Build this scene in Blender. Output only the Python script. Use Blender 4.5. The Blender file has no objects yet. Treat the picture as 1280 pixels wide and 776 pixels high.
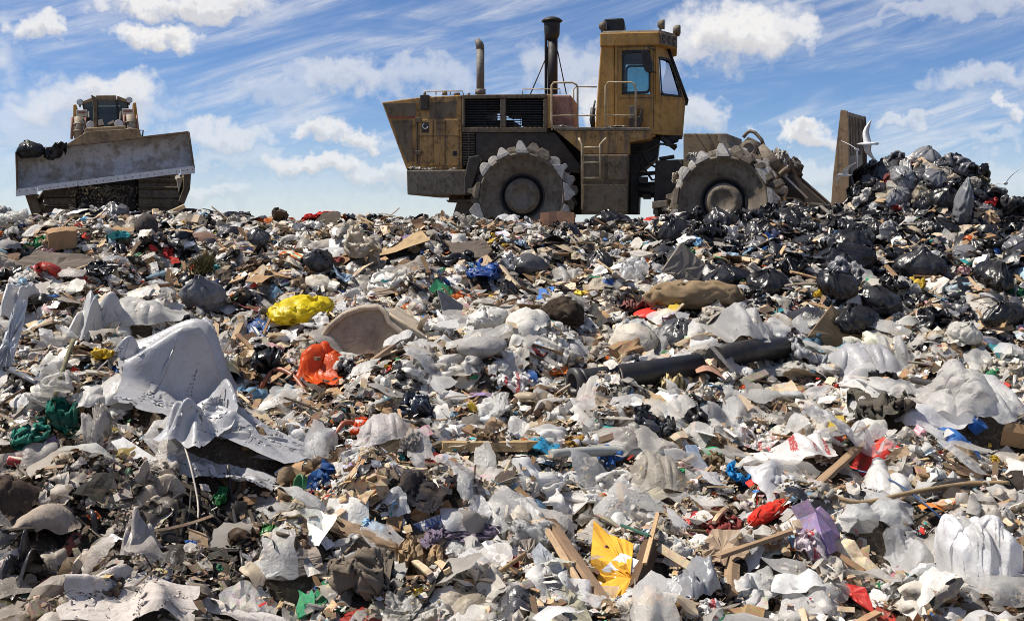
import bpy, math, random
import numpy as np
from mathutils import Vector, Matrix, Euler

random.seed(7)
RNG = np.random.default_rng(11)
SC = bpy.context.scene
COL = SC.collection
F_PX, CX, CY = 1372.0, 640.0, 275.0        # focal length in photo pixels, column of the optical axis, row of the horizon

# ------------------------------------------------------------------ camera
cam_d = bpy.data.cameras.new('camera')
cam = bpy.data.objects.new('camera', cam_d)
COL.objects.link(cam)
cam.location = (0, 0, 0)
cam.rotation_euler = (math.radians(90), 0, 0)
cam_d.sensor_width = 36.0
cam_d.lens = 36.0 * F_PX / 1280.0
cam_d.shift_y = (CY - 388.0) / 1280.0        # level camera, frame shifted down
cam_d.clip_start = 0.05
cam_d.clip_end = 6000
SC.camera = cam

# ------------------------------------------------------------------ light
SUN_EL, SUN_AZ = 56.0, -84.0                # azimuth measured from +Y (view direction) towards +X
to_sun = Vector((math.cos(math.radians(SUN_EL)) * math.sin(math.radians(SUN_AZ)),
                 math.cos(math.radians(SUN_EL)) * math.cos(math.radians(SUN_AZ)),
                 math.sin(math.radians(SUN_EL))))
sd = bpy.data.lights.new('sun', 'SUN')
sd.energy = 5.0
sd.angle = math.radians(0.5)
sd.color = (1.0, 0.93, 0.82)
sun = bpy.data.objects.new('sun', sd)
COL.objects.link(sun)
sun.rotation_euler = to_sun.to_track_quat('Z', 'Y').to_euler()
sun.location = (-20, 5, 40)

SC.view_settings.view_transform = 'Standard'
SC.view_settings.look = 'None'
SC.view_settings.exposure = 0.36
SC.view_settings.gamma = 1.0
SC.view_settings.use_curve_mapping = False
SC.render.engine = 'CYCLES'
SC.cycles.max_bounces = 6
SC.cycles.diffuse_bounces = 3
SC.cycles.glossy_bounces = 2
SC.cycles.transmission_bounces = 4
SC.cycles.transparent_max_bounces = 8
SC.cycles.caustics_reflective = False
SC.cycles.caustics_refractive = False
SC.cycles.pixel_filter_type = 'BLACKMAN_HARRIS'
SC.cycles.filter_width = 0.95
SC.cycles.use_denoising = True
SC.cycles.denoising_prefilter = 'ACCURATE'


# ------------------------------------------------------------------ node helpers
class NT:
    def __init__(s, tree):
        s.t = tree
        s.n = tree.nodes
        s.l = tree.links

    def new(s, typ, **kw):
        n = s.n.new(typ)
        for k, v in kw.items():
            setattr(n, k, v)
        return n

    def put(s, inp, v):
        if v is None:
            return
        if isinstance(v, bpy.types.NodeSocket):
            s.l.new(v, inp)
        else:
            inp.default_value = v

    def math(s, op, a, b=None, c=None, clamp=False):
        n = s.new('ShaderNodeMath', operation=op, use_clamp=clamp)
        s.put(n.inputs[0], a)
        s.put(n.inputs[1], b)
        if c is not None:
            s.put(n.inputs[2], c)
        return n.outputs[0]

    def vmath(s, op, a, b=None):
        n = s.new('ShaderNodeVectorMath', operation=op)
        s.put(n.inputs[0], a)
        if b is not None:
            s.put(n.inputs[1], b)
        return n

    def mix(s, fac, a, b, mode='MIX'):
        n = s.new('ShaderNodeMix', data_type='RGBA', blend_type=mode)
        s.put(n.inputs[0], fac)
        s.put(n.inputs[6], a)
        s.put(n.inputs[7], b)
        return n.outputs[2]

    def noise(s, vec, scale, detail=4, rough=0.55, dist=0.0, typ='FBM'):
        n = s.new('ShaderNodeTexNoise')
        n.noise_type = typ
        s.put(n.inputs['Vector'], vec)
        s.put(n.inputs['Scale'], scale)
        s.put(n.inputs['Detail'], detail)
        s.put(n.inputs['Roughness'], rough)
        s.put(n.inputs['Distortion'], dist)
        return n.outputs['Fac']

    def ramp(s, fac, lo, hi, a=0.0, b=1.0, smooth=True):
        n = s.new('ShaderNodeMapRange')
        n.interpolation_type = 'SMOOTHSTEP' if smooth else 'LINEAR'
        s.put(n.inputs[0], fac)
        s.put(n.inputs[1], lo)
        s.put(n.inputs[2], hi)
        s.put(n.inputs[3], a)
        s.put(n.inputs[4], b)
        return n.outputs[0]


def c4(c):
    return (c[0], c[1], c[2], 1.0)


# ------------------------------------------------------------------ world: sky with clouds
world = bpy.data.worlds.new('World')
SC.world = world
world.use_nodes = True
W = NT(world.node_tree)
W.n.clear()
sky = W.new('ShaderNodeTexSky', sky_type='NISHITA')
sky.sun_disc = False
sky.sun_elevation = math.radians(SUN_EL)
sky.sun_rotation = math.radians(SUN_AZ)
sky.altitude = 2500
sky.air_density = 1.0
sky.dust_density = 0.15
sky.ozone_density = 3.0
SKY_STR = 0.10
tc = W.new('ShaderNodeTexCoord')
dirv = W.vmath('NORMALIZE', tc.outputs['Generated']).outputs[0]
sp = W.new('ShaderNodeSeparateXYZ')
W.l.new(dirv, sp.inputs[0])
DEG = 180 / math.pi
az = W.math('MULTIPLY', W.math('ARCTAN2', sp.outputs[0], sp.outputs[1]), DEG)
el = W.math('MULTIPLY', W.math('ARCSINE', sp.outputs[2]), DEG)
cb = W.new('ShaderNodeCombineXYZ')
W.l.new(az, cb.inputs[0])
W.l.new(el, cb.inputs[1])
P2 = cb.outputs[0]
# domain warp so that edges billow
wn = W.new('ShaderNodeTexNoise')
W.put(wn.inputs['Vector'], P2)
wn.inputs['Scale'].default_value = 0.7
wn.inputs['Detail'].default_value = 8
wn.inputs['Roughness'].default_value = 0.56
warp = W.vmath('MULTIPLY', W.vmath('SUBTRACT', wn.outputs['Color'], (0.5, 0.5, 0.5)).outputs[0], (5.0, 3.6, 0.0)).outputs[0]
PW = W.vmath('ADD', P2, warp).outputs[0]


def sky_deg(px, py):
    return (math.degrees(math.atan2(px - CX, F_PX)),
            math.degrees(math.atan2(CY - py, math.hypot(F_PX, px - CX))))


# cumulus banks and puffs, as directions on the sky: (px, py, half width, half height, strength)
PUFFS = [(920, 38, 82, 34, 1.0), (860, 60, 50, 22, .8), (985, 44, 40, 20, .9), (196, 50, 44, 17, 1.0), (50, 36, 36, 15, .9),
         (230, 8, 110, 17, .95), (270, 2, 70, 14, .9), (110, 130, 90, 30, .72), (140, 118, 60, 20, .85), (40, 150, 64, 28, .5),
         (275, 170, 62, 20, .7), (250, 235, 70, 14, .6), (300, 200, 80, 16, .45), (400, 160, 34, 17, .85), (448, 170, 30, 12, .85),
         (400, 208, 70, 15, .85), (480, 215, 60, 16, .7), (430, 95, 80, 22, .6), (520, 95, 80, 22, .5), (340, 110, 60, 22, .45),
         (1000, 166, 36, 13, .95), (1010, 160, 22, 11, .8), (1130, 153, 42, 9, .6), (1262, 140, 20, 13, .8),
         (1245, 172, 36, 10, .45), (1240, 95, 60, 14, .55), (870, 145, 36, 22, .7), (740, 128, 30, 26, .85), (710, 85, 60, 30, .55),
         (1020, 220, 60, 16, .55), (1240, 225, 90, 26, .5), (60, 215, 80, 14, .4), (1200, 10, 110, 14, .5),
         (-150, 60, 120, 40, .9), (-200, 180, 150, 40, .8), (1450, 80, 120, 40, .8), (1500, 190, 140, 34, .7)]
cum = None
shade = None
for (px, py, hw, hh, st) in PUFFS:
    a0, e0 = sky_deg(px, py)
    sa, se = math.degrees(hw / F_PX), math.degrees(hh / F_PX)
    d = W.vmath('MULTIPLY', W.vmath('SUBTRACT', PW, (a0, e0, 0)).outputs[0], (1 / (sa * 1.35), 1 / (se * 1.45), 0)).outputs[0]
    ln = W.vmath('LENGTH', d).outputs['Value']
    m = W.ramp(ln, 1.05, 0.40, 0.0, st)
    cum = m if cum is None else W.math('MAXIMUM', cum, m)
    d2 = W.vmath('MULTIPLY', W.vmath('SUBTRACT', PW, (a0, e0 - se * 0.75, 0)).outputs[0], (1 / (sa * 1.2), 1 / (se * 0.9), 0)).outputs[0]
    m2 = W.ramp(W.vmath('LENGTH', d2).outputs['Value'], 1.0, 0.2, 0.0, st)
    shade = m2 if shade is None else W.math('MAXIMUM', shade, m2)
# wispy cirrus, drawn out along a slant
def slanted(deg, sx, sy):
    rt = W.new('ShaderNodeVectorRotate', rotation_type='Z_AXIS')
    W.put(rt.inputs['Vector'], P2)
    rt.inputs['Angle'].default_value = math.radians(-deg)
    return W.vmath('MULTIPLY', rt.outputs[0], (sx, sy, 1.0)).outputs[0]


ci = W.noise(slanted(13, 0.075, 0.40), 1.0, 9, 0.60, 0.9)
ci2 = W.noise(slanted(17, 0.17, 1.5), 1.0, 8, 0.62, 0.7)
cirrus = W.math('MULTIPLY', W.ramp(ci, 0.38, 0.70), W.ramp(ci2, 0.28, 0.70, 0.15, 1.0))
cirrus = W.math('MULTIPLY', cirrus, 0.95, clamp=True)
low = W.ramp(el, 6.0, 0.3, 0.0, 0.42)                    # thin veil low over the horizon
fine = W.noise(P2, 2.2, 6, 0.6)
cum = W.math('MULTIPLY', cum, W.ramp(fine, 0.22, 0.55, 0.72, 1.0), clamp=True)
mask = W.math('MAXIMUM', W.math('MAXIMUM', cum, W.math('MULTIPLY', cirrus, 0.66)), low, clamp=True)
above = W.ramp(el, -2.0, -0.2)
mask = W.math('MULTIPLY', mask, above)
CB = 1.0 / SKY_STR
ccol = W.mix(W.math('MULTIPLY', shade, 0.75), (0.74 * CB, 0.725 * CB, 0.71 * CB, 1), (0.45 * CB, 0.455 * CB, 0.48 * CB, 1))
ccol = W.mix(W.ramp(fine, 0.35, 0.7, 0.0, 0.25), ccol, (0.50 * CB, 0.505 * CB, 0.54 * CB, 1))
skyc = W.mix(1.0, sky.outputs[0], (0.57, 0.67, 0.83, 1), 'MULTIPLY')
bgc = W.mix(mask, skyc, ccol)
bg = W.new('ShaderNodeBackground')
W.l.new(bgc, bg.inputs[0])
bg.inputs[1].default_value = SKY_STR
wo = W.new('ShaderNodeOutputWorld')
W.l.new(bg.outputs[0], wo.inputs[0])
world.cycles.sampling_method = 'MANUAL'
world.cycles.sample_map_resolution = 512

# ------------------------------------------------------------------ terrain height
PROF = np.array([(-3000, -2.5), (-60, -2.5), (3.5, -2.42), (6, -2.26), (9, -1.82), (12, -1.30), (15, -0.72), (17.5, -0.20), (18.7, 0.06), (19.4, -0.08),
                 (20.3, -0.44), (22, -0.5), (55, -0.5), (75, -6.0), (3000, -6.0)])
_yy = np.linspace(-3000, 3000, 2)
_fine_y = np.arange(-70, 90, 0.05)
_fine_z = np.interp(_fine_y, PROF[:, 0], PROF[:, 1])
_k = np.hanning(23)
_k /= _k.sum()
_fine_z = np.convolve(np.pad(_fine_z, 11, mode='edge'), _k, 'valid')
_rs = np.random.default_rng(5)
_W = [(_rs.uniform(0, 2 * math.pi), 2 * math.pi / lam, _rs.uniform(0, 2 * math.pi), amp)
      for lam, amp, cnt in ((4.5, .05, 5), (2.0, .040, 7), (1.0, .026, 9), (0.55, .016, 9)) for _ in range(cnt)]


def H(x, y):
    x = np.asarray(x, float)
    y = np.asarray(y, float)
    z = np.interp(y, _fine_y, _fine_z, left=-2.5, right=-6.0)
    n = 0
    for th, k, ph, a in _W:
        n = n + a * np.sin(k * (x * math.cos(th) + y * math.sin(th)) + ph)
    far = np.clip((60 - np.abs(y - 10)) / 10, 0, 1) * np.clip((70 - np.abs(x)) / 10, 0, 1)
    crest = 1 - 0.45 * np.exp(-((y - 18.7) / 1.6) ** 2)
    z = z + n * far * crest
    # higher crest towards the bulldozer, little heaps
    z = z - 0.11 * np.exp(-((y - 18.6) / 1.5) ** 2)
    z = z + 0.05 * np.exp(-((x + 7.5) / 3.2) ** 2 - ((y - 18.6) / 2.0) ** 2)
    z = z - 0.10 * np.exp(-((x - 1.2) / 1.8) ** 2 - ((y - 18.6) / 1.2) ** 2)
    z = z - 0.42 * np.exp(-((x - 9.45) / .62) ** 2 - ((y - 19.6) / 1.6) ** 2)
    # the heap pushed up by the blade and its two humps
    z = z + 0.90 * np.exp(-(np.abs((x - 6.95) / 1.02) ** 4) - (np.abs((y - 19.7) / 1.35) ** 3))
    z = z + 0.36 * np.exp(-(np.abs((x - 8.22) / 0.44) ** 3) - (np.abs((y - 20.0) / 1.2) ** 3))
    z = z + 0.55 * np.exp(-((x - 7.5) / 1.2) ** 2 - ((y - 18.0) / 1.2) ** 2) * 0.6
    z = z + 0.30 * np.exp(-((x - 4.75) / 0.5) ** 2 - ((y - 19.2) / 0.6) ** 2)
    # shadowy gully low at the near end
    z = z - 0.50 * np.exp(-((x + 1.88) / 0.34) ** 2 - ((y - 7.4) / 0.8) ** 2)
    z = z - 0.35 * np.exp(-((x + 2.75) / 0.30) ** 2 - ((y - 6.4) / 0.5) ** 2)
    z = z + 0.22 * np.exp(-((x + 2.4) / 0.45) ** 2 - ((y - 8.4) / 0.6) ** 2)
    # the rise the bulldozer is climbing
    z = z + 0.50 * np.exp(-(np.abs((x + 9.6) / 3.4) ** 4) - (np.abs((y - 28.3) / 3.0) ** 4))
    side = np.clip((np.abs(x) - 60) / 25, 0, 1)
    return z * (1 - side) + (-6.0) * side


def ground_at(px, py, lift=0.0):
    """the point of the heap seen at a photo pixel"""
    Y = np.arange(3.0, 60, 0.02)
    zx = (px - CX) / F_PX * Y
    zr = (CY - py) / F_PX * Y
    hit = np.nonzero(zr < H(zx, Y) + lift)[0]
    i = hit[0] if len(hit) else int(np.argmin((zr - H(zx, Y))[:900]))
    y = Y[i]
    x = (px - CX) / F_PX * y
    return np.array([x, y, float(H(x, y))])


def normal_at(x, y, e=0.25):
    n = np.array([-(H(x + e, y) - H(x - e, y)) / (2 * e), -(H(x, y + e) - H(x, y - e)) / (2 * e), 1.0])
    return n / np.linalg.norm(n)


def project(P):
    P = np.asarray(P, float)
    return CX + F_PX * P[..., 0] / P[..., 1], CY - F_PX * P[..., 2] / P[..., 1]


# ------------------------------------------------------------------ mesh building
def mesh_np(name, V, Fq, smooth=True):
    """a mesh from numpy vertices and faces (quads or triangles array)"""
    V = np.asarray(V, np.float32)
    Fq = np.asarray(Fq, np.int32)
    me = bpy.data.meshes.new(name)
    me.vertices.add(len(V))
    me.vertices.foreach_set('co', V.ravel())
    m, k = Fq.shape
    me.loops.add(m * k)
    me.loops.foreach_set('vertex_index', Fq.ravel())
    me.polygons.add(m)
    me.polygons.foreach_set('loop_start', np.arange(m, dtype=np.int32) * k)
    me.polygons.foreach_set('use_smooth', np.full(m, smooth, dtype=bool))
    me.update(calc_edges=True)
    return me


class MB:
    """collects shapes and links them as ONE mesh object"""

    def __init__(s):
        s.v = []
        s.f = []
        s.sm = []

    def add(s, V, F, smooth=False):
        o = len(s.v)
        s.v += [tuple(map(float, p)) for p in V]
        s.f += [tuple(int(i) + o for i in f) for f in F]
        s.sm += [smooth] * len(F)
        return s

    def box(s, c, ax, ay, az_):
        c, ax, ay, az_ = map(np.asarray, (c, ax, ay, az_))
        V = [c + i * ax / 2 + j * ay / 2 + k * az_ / 2 for k in (-1, 1) for j in (-1, 1) for i in (-1, 1)]
        return s.add(V, [(0, 2, 3, 1), (4, 5, 7, 6), (0, 1, 5, 4), (2, 6, 7, 3), (0, 4, 6, 2), (1, 3, 7, 5)])

    def prism(s, A, B):
        """A, B: two matching rings of points"""
        n = len(A)
        F = [tuple(range(n))[::-1], tuple(range(n, 2 * n))] + [(i, (i + 1) % n, n + (i + 1) % n, n + i) for i in range(n)]
        return s.add(list(A) + list(B), F)

    def cyl(s, p0, p1, r0, r1=None, seg=14, caps=True):
        return s.tube([p0, p1], [r0, r0 if r1 is None else r1], seg, caps)

    def tube(s, pts, r, seg=8, caps=True):
        pts = [np.asarray(p, float) for p in pts]
        n = len(pts)
        r = [r] * n if np.isscalar(r) else list(r)
        V, F = [], []
        up = np.array([0, 0, 1.0])
        prev = None
        for i, p in enumerate(pts):
            t = pts[min(i + 1, n - 1)] - pts[max(i - 1, 0)]
            t = t / (np.linalg.norm(t) + 1e-9)
            if prev is None:
                a = np.cross(t, up)
                if np.linalg.norm(a) < 0.05:
                    a = np.cross(t, [1, 0, 0])
            else:
                a = prev - t * np.dot(prev, t)
            a = a / (np.linalg.norm(a) + 1e-9)
            prev = a
            b = np.cross(t, a)
            for k in range(seg):
                th = 2 * math.pi * k / seg
                V.append(p + r[i] * (a * math.cos(th) + b * math.sin(th)))
        for i in range(n - 1):
            for k in range(seg):
                F.append((i * seg + k, i * seg + (k + 1) % seg, (i + 1) * seg + (k + 1) % seg, (i + 1) * seg + k))
        s.add(V, F, True)
        if caps:
            o = len(s.v) - len(V)
            s.f.append(tuple(range(o, o + seg))[::-1])
            s.f.append(tuple(range(o + (n - 1) * seg, o + n * seg)))
            s.sm += [False, False]
        return s

    def lathe(s, c, axis, e1, e2, prof, seg=40, smooth=True):
        """prof: (radius, distance along axis) from the outside in"""
        c, axis, e1, e2 = map(np.asarray, (c, axis, e1, e2))
        V, F = [], []
        for (r, h) in prof:
            for k in range(seg):
                th = 2 * math.pi * k / seg
                V.append(c + axis * h + max(r, 1e-4) * (e1 * math.cos(th) + e2 * math.sin(th)))
        for i in range(len(prof) - 1):
            for k in range(seg):
                F.append((i * seg + k, i * seg + (k + 1) % seg, (i + 1) * seg + (k + 1) % seg, (i + 1) * seg + k))
        return s.add(V, F, smooth)

    def build(s, name, mat, parent=None, origin=(0, 0, 0), bevel=0.0, color=None, recalc=True):
        V = np.asarray(s.v, float) - np.asarray(origin, float)
        me = bpy.data.meshes.new(name)
        me.from_pydata([tuple(p) for p in V], [], s.f)
        me.polygons.foreach_set('use_smooth', np.asarray(s.sm, dtype=bool))
        if recalc:
            import bmesh
            bm = bmesh.new()
            bm.from_mesh(me)
            bmesh.ops.recalc_face_normals(bm, faces=bm.faces)
            bm.to_mesh(me)
            bm.free()
        me.update()
        o = link(name, me, mat, parent, color)
        if parent is None:
            o.location = origin
        if bevel:
            md = o.modifiers.new('bevel', 'BEVEL')
            md.width = bevel
            md.segments = 2
            md.limit_method = 'ANGLE'
            md.angle_limit = math.radians(40)
        return o


def link(name, me, mat, parent=None, color=None):
    o = bpy.data.objects.new(name, me)
    COL.objects.link(o)
    if mat is not None and len(me.materials) == 0:
        me.materials.append(mat)
    if parent is not None:
        o.parent = parent
    if color is not None:
        o.color = c4(color)
    return o


def empty(name, loc):
    o = bpy.data.objects.new(name, None)
    o.empty_display_size = 0.2
    COL.objects.link(o)
    o.location = loc
    return o


def tag(o, label=None, cat=None, group=None, kind=None):
    if label:
        o['label'] = label
    if cat:
        o['category'] = cat
    if group:
        o['group'] = group
    if kind:
        o['kind'] = kind
    return o


# ------------------------------------------------------------------ materials
def base_mat(name):
    m = bpy.data.materials.new(name)
    m.use_nodes = True
    t = NT(m.node_tree)
    t.n.clear()
    out = t.new('ShaderNodeOutputMaterial')
    return m, t, out


def principled(t, color, rough=0.6, spec=0.5, metal=0.0, bump=None, bdist=0.01, bstr=0.5):
    p = t.new('ShaderNodeBsdfPrincipled')
    t.put(p.inputs['Base Color'], color)
    t.put(p.inputs['Roughness'], rough)
    t.put(p.inputs['Specular IOR Level'], spec)
    t.put(p.inputs['Metallic'], metal)
    if bump is not None:
        b = t.new('ShaderNodeBump')
        t.put(b.inputs['Height'], bump)
        b.inputs['Distance'].default_value = bdist
        b.inputs['Strength'].default_value = bstr
        t.l.new(b.outputs[0], p.inputs['Normal'])
    return p


def obj_coords(t, obj_random=True):
    tc = t.new('ShaderNodeTexCoord')
    if not obj_random:
        return tc.outputs['Object']
    oi = t.new('ShaderNodeObjectInfo')
    off = t.math('MULTIPLY', oi.outputs['Random'], 37.0)
    return t.vmath('ADD', tc.outputs['Object'], off).outputs[0]


def colour_source(t, color, use_attr):
    if use_attr == 'attr':
        a = t.new('ShaderNodeAttribute')
        a.attribute_name = 'col'
        return a.outputs['Color']
    if use_attr == 'obj':
        return t.new('ShaderNodeObjectInfo').outputs['Color']
    return c4(color)


def world_pos(t):
    return t.new('ShaderNodeNewGeometry').outputs['Position']


def film_mat(name, src='obj', color=(.8, .8, .8), clear=0.0, printed=None, transl=0.3, rough=0.32, dirt=0.5, crinkle=22.0, dirt_col=(.17, .13, .09), bd=.012):
    """thin crinkled plastic"""
    m, t, out = base_mat(name)
    P = world_pos(t)
    c = colour_source(t, color, src)
    if printed:                                              # bands and blocks of print
        wv = t.new('ShaderNodeTexWave')
        t.put(wv.inputs['Vector'], P)
        wv.inputs['Scale'].default_value = 2.6
        wv.inputs['Distortion'].default_value = 2.5
        wv.inputs['Detail'].default_value = 1.0
        mk = t.math('MULTIPLY', t.ramp(wv.outputs['Fac'], 0.80, 0.84), t.ramp(t.noise(P, 7, 2), 0.44, 0.48))
        mk = t.math('MULTIPLY', mk, t.ramp(t.noise(P, 60, 1), 0.40, 0.46, 0.3, 0.9))
        c = t.mix(mk, c, c4(printed))
    d1 = t.ramp(t.noise(P, 3.5, 5, 0.62), 0.46, 0.74, 0.0, dirt)
    d2 = t.ramp(t.noise(P, 17.0, 5, 0.65), 0.52, 0.72, 0.0, dirt * 0.8)
    dirtf = t.math('MAXIMUM', d1, d2, clamp=True)
    c = t.mix(dirtf, c, c4(dirt_col))
    rid = t.noise(P, crinkle, 3, 0.5, 0.6, 'RIDGED_MULTIFRACTAL')
    fin = t.noise(P, crinkle * 3.1, 3, 0.6, 0.4)
    hgt = t.math('ADD', t.math('MULTIPLY', rid, 0.75), t.math('MULTIPLY', fin, 0.5))
    p = principled(t, c, t.ramp(fin, 0.3, 0.7, rough * 0.75, rough * 1.35), 0.5, 0, hgt, bd, 0.55)
    res = p.outputs[0]
    if transl:
        tr = t.new('ShaderNodeBsdfTranslucent')
        t.put(tr.inputs[0], c)
        mx = t.new('ShaderNodeMixShader')
        mx.inputs[0].default_value = transl
        t.l.new(res, mx.inputs[1])
        t.l.new(tr.outputs[0], mx.inputs[2])
        res = mx.outputs[0]
    if clear:
        tp = t.new('ShaderNodeBsdfTransparent')
        mx = t.new('ShaderNodeMixShader')
        f = t.ramp(rid, 0.3, 1.3, clear, clear * 0.35)
        t.put(mx.inputs[0], f)
        t.l.new(res, mx.inputs[1])
        t.l.new(tp.outputs[0], mx.inputs[2])
        res = mx.outputs[0]
    t.l.new(res, out.inputs[0])
    return m


def matte_mat(name, src='obj', color=(.5, .5, .5), rough=0.85, dirt=0.5, dirt_col=(.12, .09, .06), bscale=60.0, bdist=0.006, spec=0.2, dscale=6.0, fibre=None, printed=False):
    m, t, out = base_mat(name)
    P = world_pos(t)
    c = colour_source(t, color, src)
    if fibre:
        mpn = t.new('ShaderNodeMapping')
        tcn = t.new('ShaderNodeTexCoord')
        t.l.new(tcn.outputs['Object'], mpn.inputs[0])
        mpn.inputs['Scale'].default_value = fibre
        g = t.noise(mpn.outputs[0], 1.0, 5, 0.6, 0.6)
        c = t.mix(t.ramp(g, 0.35, 0.7, 0.0, 0.55), c, t.mix(1.0, c, (0.45, 0.40, 0.36, 1), 'MULTIPLY'))
    if printed:                                              # panels of a second colour, as on packaging
        tg = t.new('ShaderNodeTexCoord')
        oi = t.new('ShaderNodeObjectInfo')
        vp = t.new('ShaderNodeTexVoronoi')
        vp.distance = 'CHEBYCHEV'
        t.put(vp.inputs['Vector'], t.vmath('ADD', t.vmath('MULTIPLY', tg.outputs['Object'], (1.0, 1.6, 2.4)).outputs[0], t.math('MULTIPLY', oi.outputs['Random'], 60.0)).outputs[0])
        vp.inputs['Scale'].default_value = 2.6
        hs = t.new('ShaderNodeHueSaturation')
        t.put(hs.inputs['Hue'], t.math('ADD', t.math('MULTIPLY', oi.outputs['Random'], 0.7), 0.15))
        hs.inputs['Saturation'].default_value = 0.8
        t.l.new(vp.outputs['Color'], hs.inputs['Color'])
        sel = t.new('ShaderNodeSeparateColor')
        t.l.new(vp.outputs['Color'], sel.inputs[0])
        c = t.mix(t.ramp(sel.outputs[0], 0.50, 0.52), c, t.mix(0.45, hs.outputs[0], (.75, .74, .72, 1)))
    if src == 'attr':
        vr = t.new('ShaderNodeTexVoronoi')
        t.put(vr.inputs['Vector'], P)
        vr.inputs['Scale'].default_value = 42.0
        c = t.mix(0.22, c, vr.outputs['Color'], 'SOFT_LIGHT')
    d1 = t.ramp(t.noise(P, dscale, 5, 0.62), 0.44, 0.72, 0.0, dirt)
    d2 = t.ramp(t.noise(P, dscale * 5, 5, 0.65), 0.50, 0.74, 0.0, dirt * 0.8)
    c = t.mix(t.math('MAXIMUM', d1, d2, clamp=True), c, c4(dirt_col))
    c = t.mix(t.ramp(t.noise(P, dscale * 1.7, 3), 0.3, 0.7, 0.0, 0.25), c, t.mix(1.0, c, (1.35, 1.3, 1.22, 1), 'MULTIPLY'))
    hgt = t.noise(P, bscale, 5, 0.62)
    p = principled(t, c, rough, spec, 0, hgt, bdist, 0.6)
    t.l.new(p.outputs[0], out.inputs[0])
    return m


def worn_mat(name, color, rust=(.10, .062, .035), dust=(.27, .23, .18), wear=0.5, dustf=0.4, rough=0.55, metal=0.0, streak=0.5, scale=1.0, dark=(.035, .03, .026), darkf=0.35):
    """old machine paint or steel: blotches of rust, runs, dust"""
    m, t, out = base_mat(name)
    P = world_pos(t)
    c = c4(color)
    n1 = t.noise(P, 1.7 * scale, 7, 0.66, 0.3)
    n2 = t.noise(P, 6.5 * scale, 6, 0.68, 0.5)
    mpn = t.new('ShaderNodeMapping')
    t.l.new(P, mpn.inputs[0])
    mpn.inputs['Scale'].default_value = (9 * scale, 9 * scale, 0.9 * scale)
    st = t.noise(mpn.outputs[0], 1.0, 5, 0.6, 0.2)
    n3 = t.noise(P, 30 * scale, 4, 0.6)
    c = t.mix(t.ramp(n1, 0.46, 0.57, 0.0, wear), c, c4(rust))
    c = t.mix(t.ramp(st, 0.49, 0.63, 0.0, streak), c, c4(dark))
    c = t.mix(t.ramp(n2, 0.53, 0.62, 0.0, darkf), c, c4(dark))
    c = t.mix(t.ramp(t.math('ADD', t.math('MULTIPLY', n2, 0.5), t.math('MULTIPLY', n1, 0.5)), 0.40, 0.62, dustf, dustf * 0.12), c, c4(dust))
    c = t.mix(t.ramp(n3, 0.58, 0.70, 0.0, 0.35), c, c4(rust))
    p = principled(t, c, t.ramp(n2, 0.3, 0.7, rough, min(1, rough + 0.25)), 0.4, metal, t.math('ADD', n3, t.math('MULTIPLY', n2, 2)), 0.006, 0.5)
    t.l.new(p.outputs[0], out.inputs[0])
    return m


def plain_mat(name, color, rough=0.5, metal=0.0, spec=0.5):
    m, t, out = base_mat(name)
    P = world_pos(t)
    n = t.noise(P, 14, 5, 0.65)
    c = t.mix(t.ramp(n, 0.4, 0.7, 0.0, 0.45), c4(color), c4([x * 0.45 + 0.03 for x in color]))
    p = principled(t, c, rough, spec, metal, n, 0.004, 0.4)
    t.l.new(p.outputs[0], out.inputs[0])
    return m


def glass_mat(name, tint, alpha):
    m, t, out = base_mat(name)
    g = t.new('ShaderNodeBsdfGlossy')
    g.inputs['Roughness'].default_value = 0.05
    g.inputs['Color'].default_value = (0.9, 0.95, 0.95, 1)
    tp = t.new('ShaderNodeBsdfTransparent')
    tp.inputs[0].default_value = c4(tint)
    df = t.new('ShaderNodeBsdfDiffuse')
    df.inputs[0].default_value = (0.28, 0.30, 0.28, 1)
    m0 = t.new('ShaderNodeMixShader')
    t.put(m0.inputs[0], t.ramp(t.noise(world_pos(t), 5, 5, 0.6), 0.4, 0.7, alpha * 0.4, alpha))
    t.l.new(tp.outputs[0], m0.inputs[1])
    t.l.new(df.outputs[0], m0.inputs[2])
    fr = t.new('ShaderNodeFresnel')
    fr.inputs[0].default_value = 1.5
    mx = t.new('ShaderNodeMixShader')
    t.l.new(fr.outputs[0], mx.inputs[0])
    t.l.new(m0.outputs[0], mx.inputs[1])
    t.l.new(g.outputs[0], mx.inputs[2])
    t.l.new(mx.outputs[0], out.inputs[0])
    return m


M = {}
M['film'] = film_mat('white_plastic_film', transl=0.38, dirt=0.36, rough=.33)
M['clear'] = film_mat('clear_plastic_film', clear=0.36, transl=0.36, rough=0.20, dirt=0.18, crinkle=26, bd=.02)
M['printed'] = film_mat('printed_plastic_film', transl=0.3, dirt=0.3, printed=(.55, .03, .03))
M['black_film'] = film_mat('black_plastic_film', transl=0.0, rough=0.27, dirt=0.30, crinkle=14.0, dirt_col=(.12, .10, .08))
M['tarp'] = film_mat('tarpaulin', transl=0.12, rough=0.32, dirt=0.5, crinkle=10.0, dirt_col=(.27, .225, .185), bd=.014)
M['cloth'] = matte_mat('cloth', rough=0.95, dirt=0.55, bscale=45, bdist=0.012)
M['card'] = matte_mat('cardboard', rough=0.88, dirt=0.5, bscale=35)
M['paper'] = matte_mat('paper', rough=0.8, dirt=0.35, bscale=25, bdist=0.004)
M['wood'] = matte_mat('timber', rough=0.8, dirt=0.35, fibre=(1.3, 26, 26), bscale=70)
M['foam'] = matte_mat('foam', rough=0.95, dirt=0.65, bscale=90, bdist=0.008)
M['plastic'] = matte_mat('hard_plastic', rough=0.42, dirt=0.5, spec=0.5, bscale=20, bdist=0.003)
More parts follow.
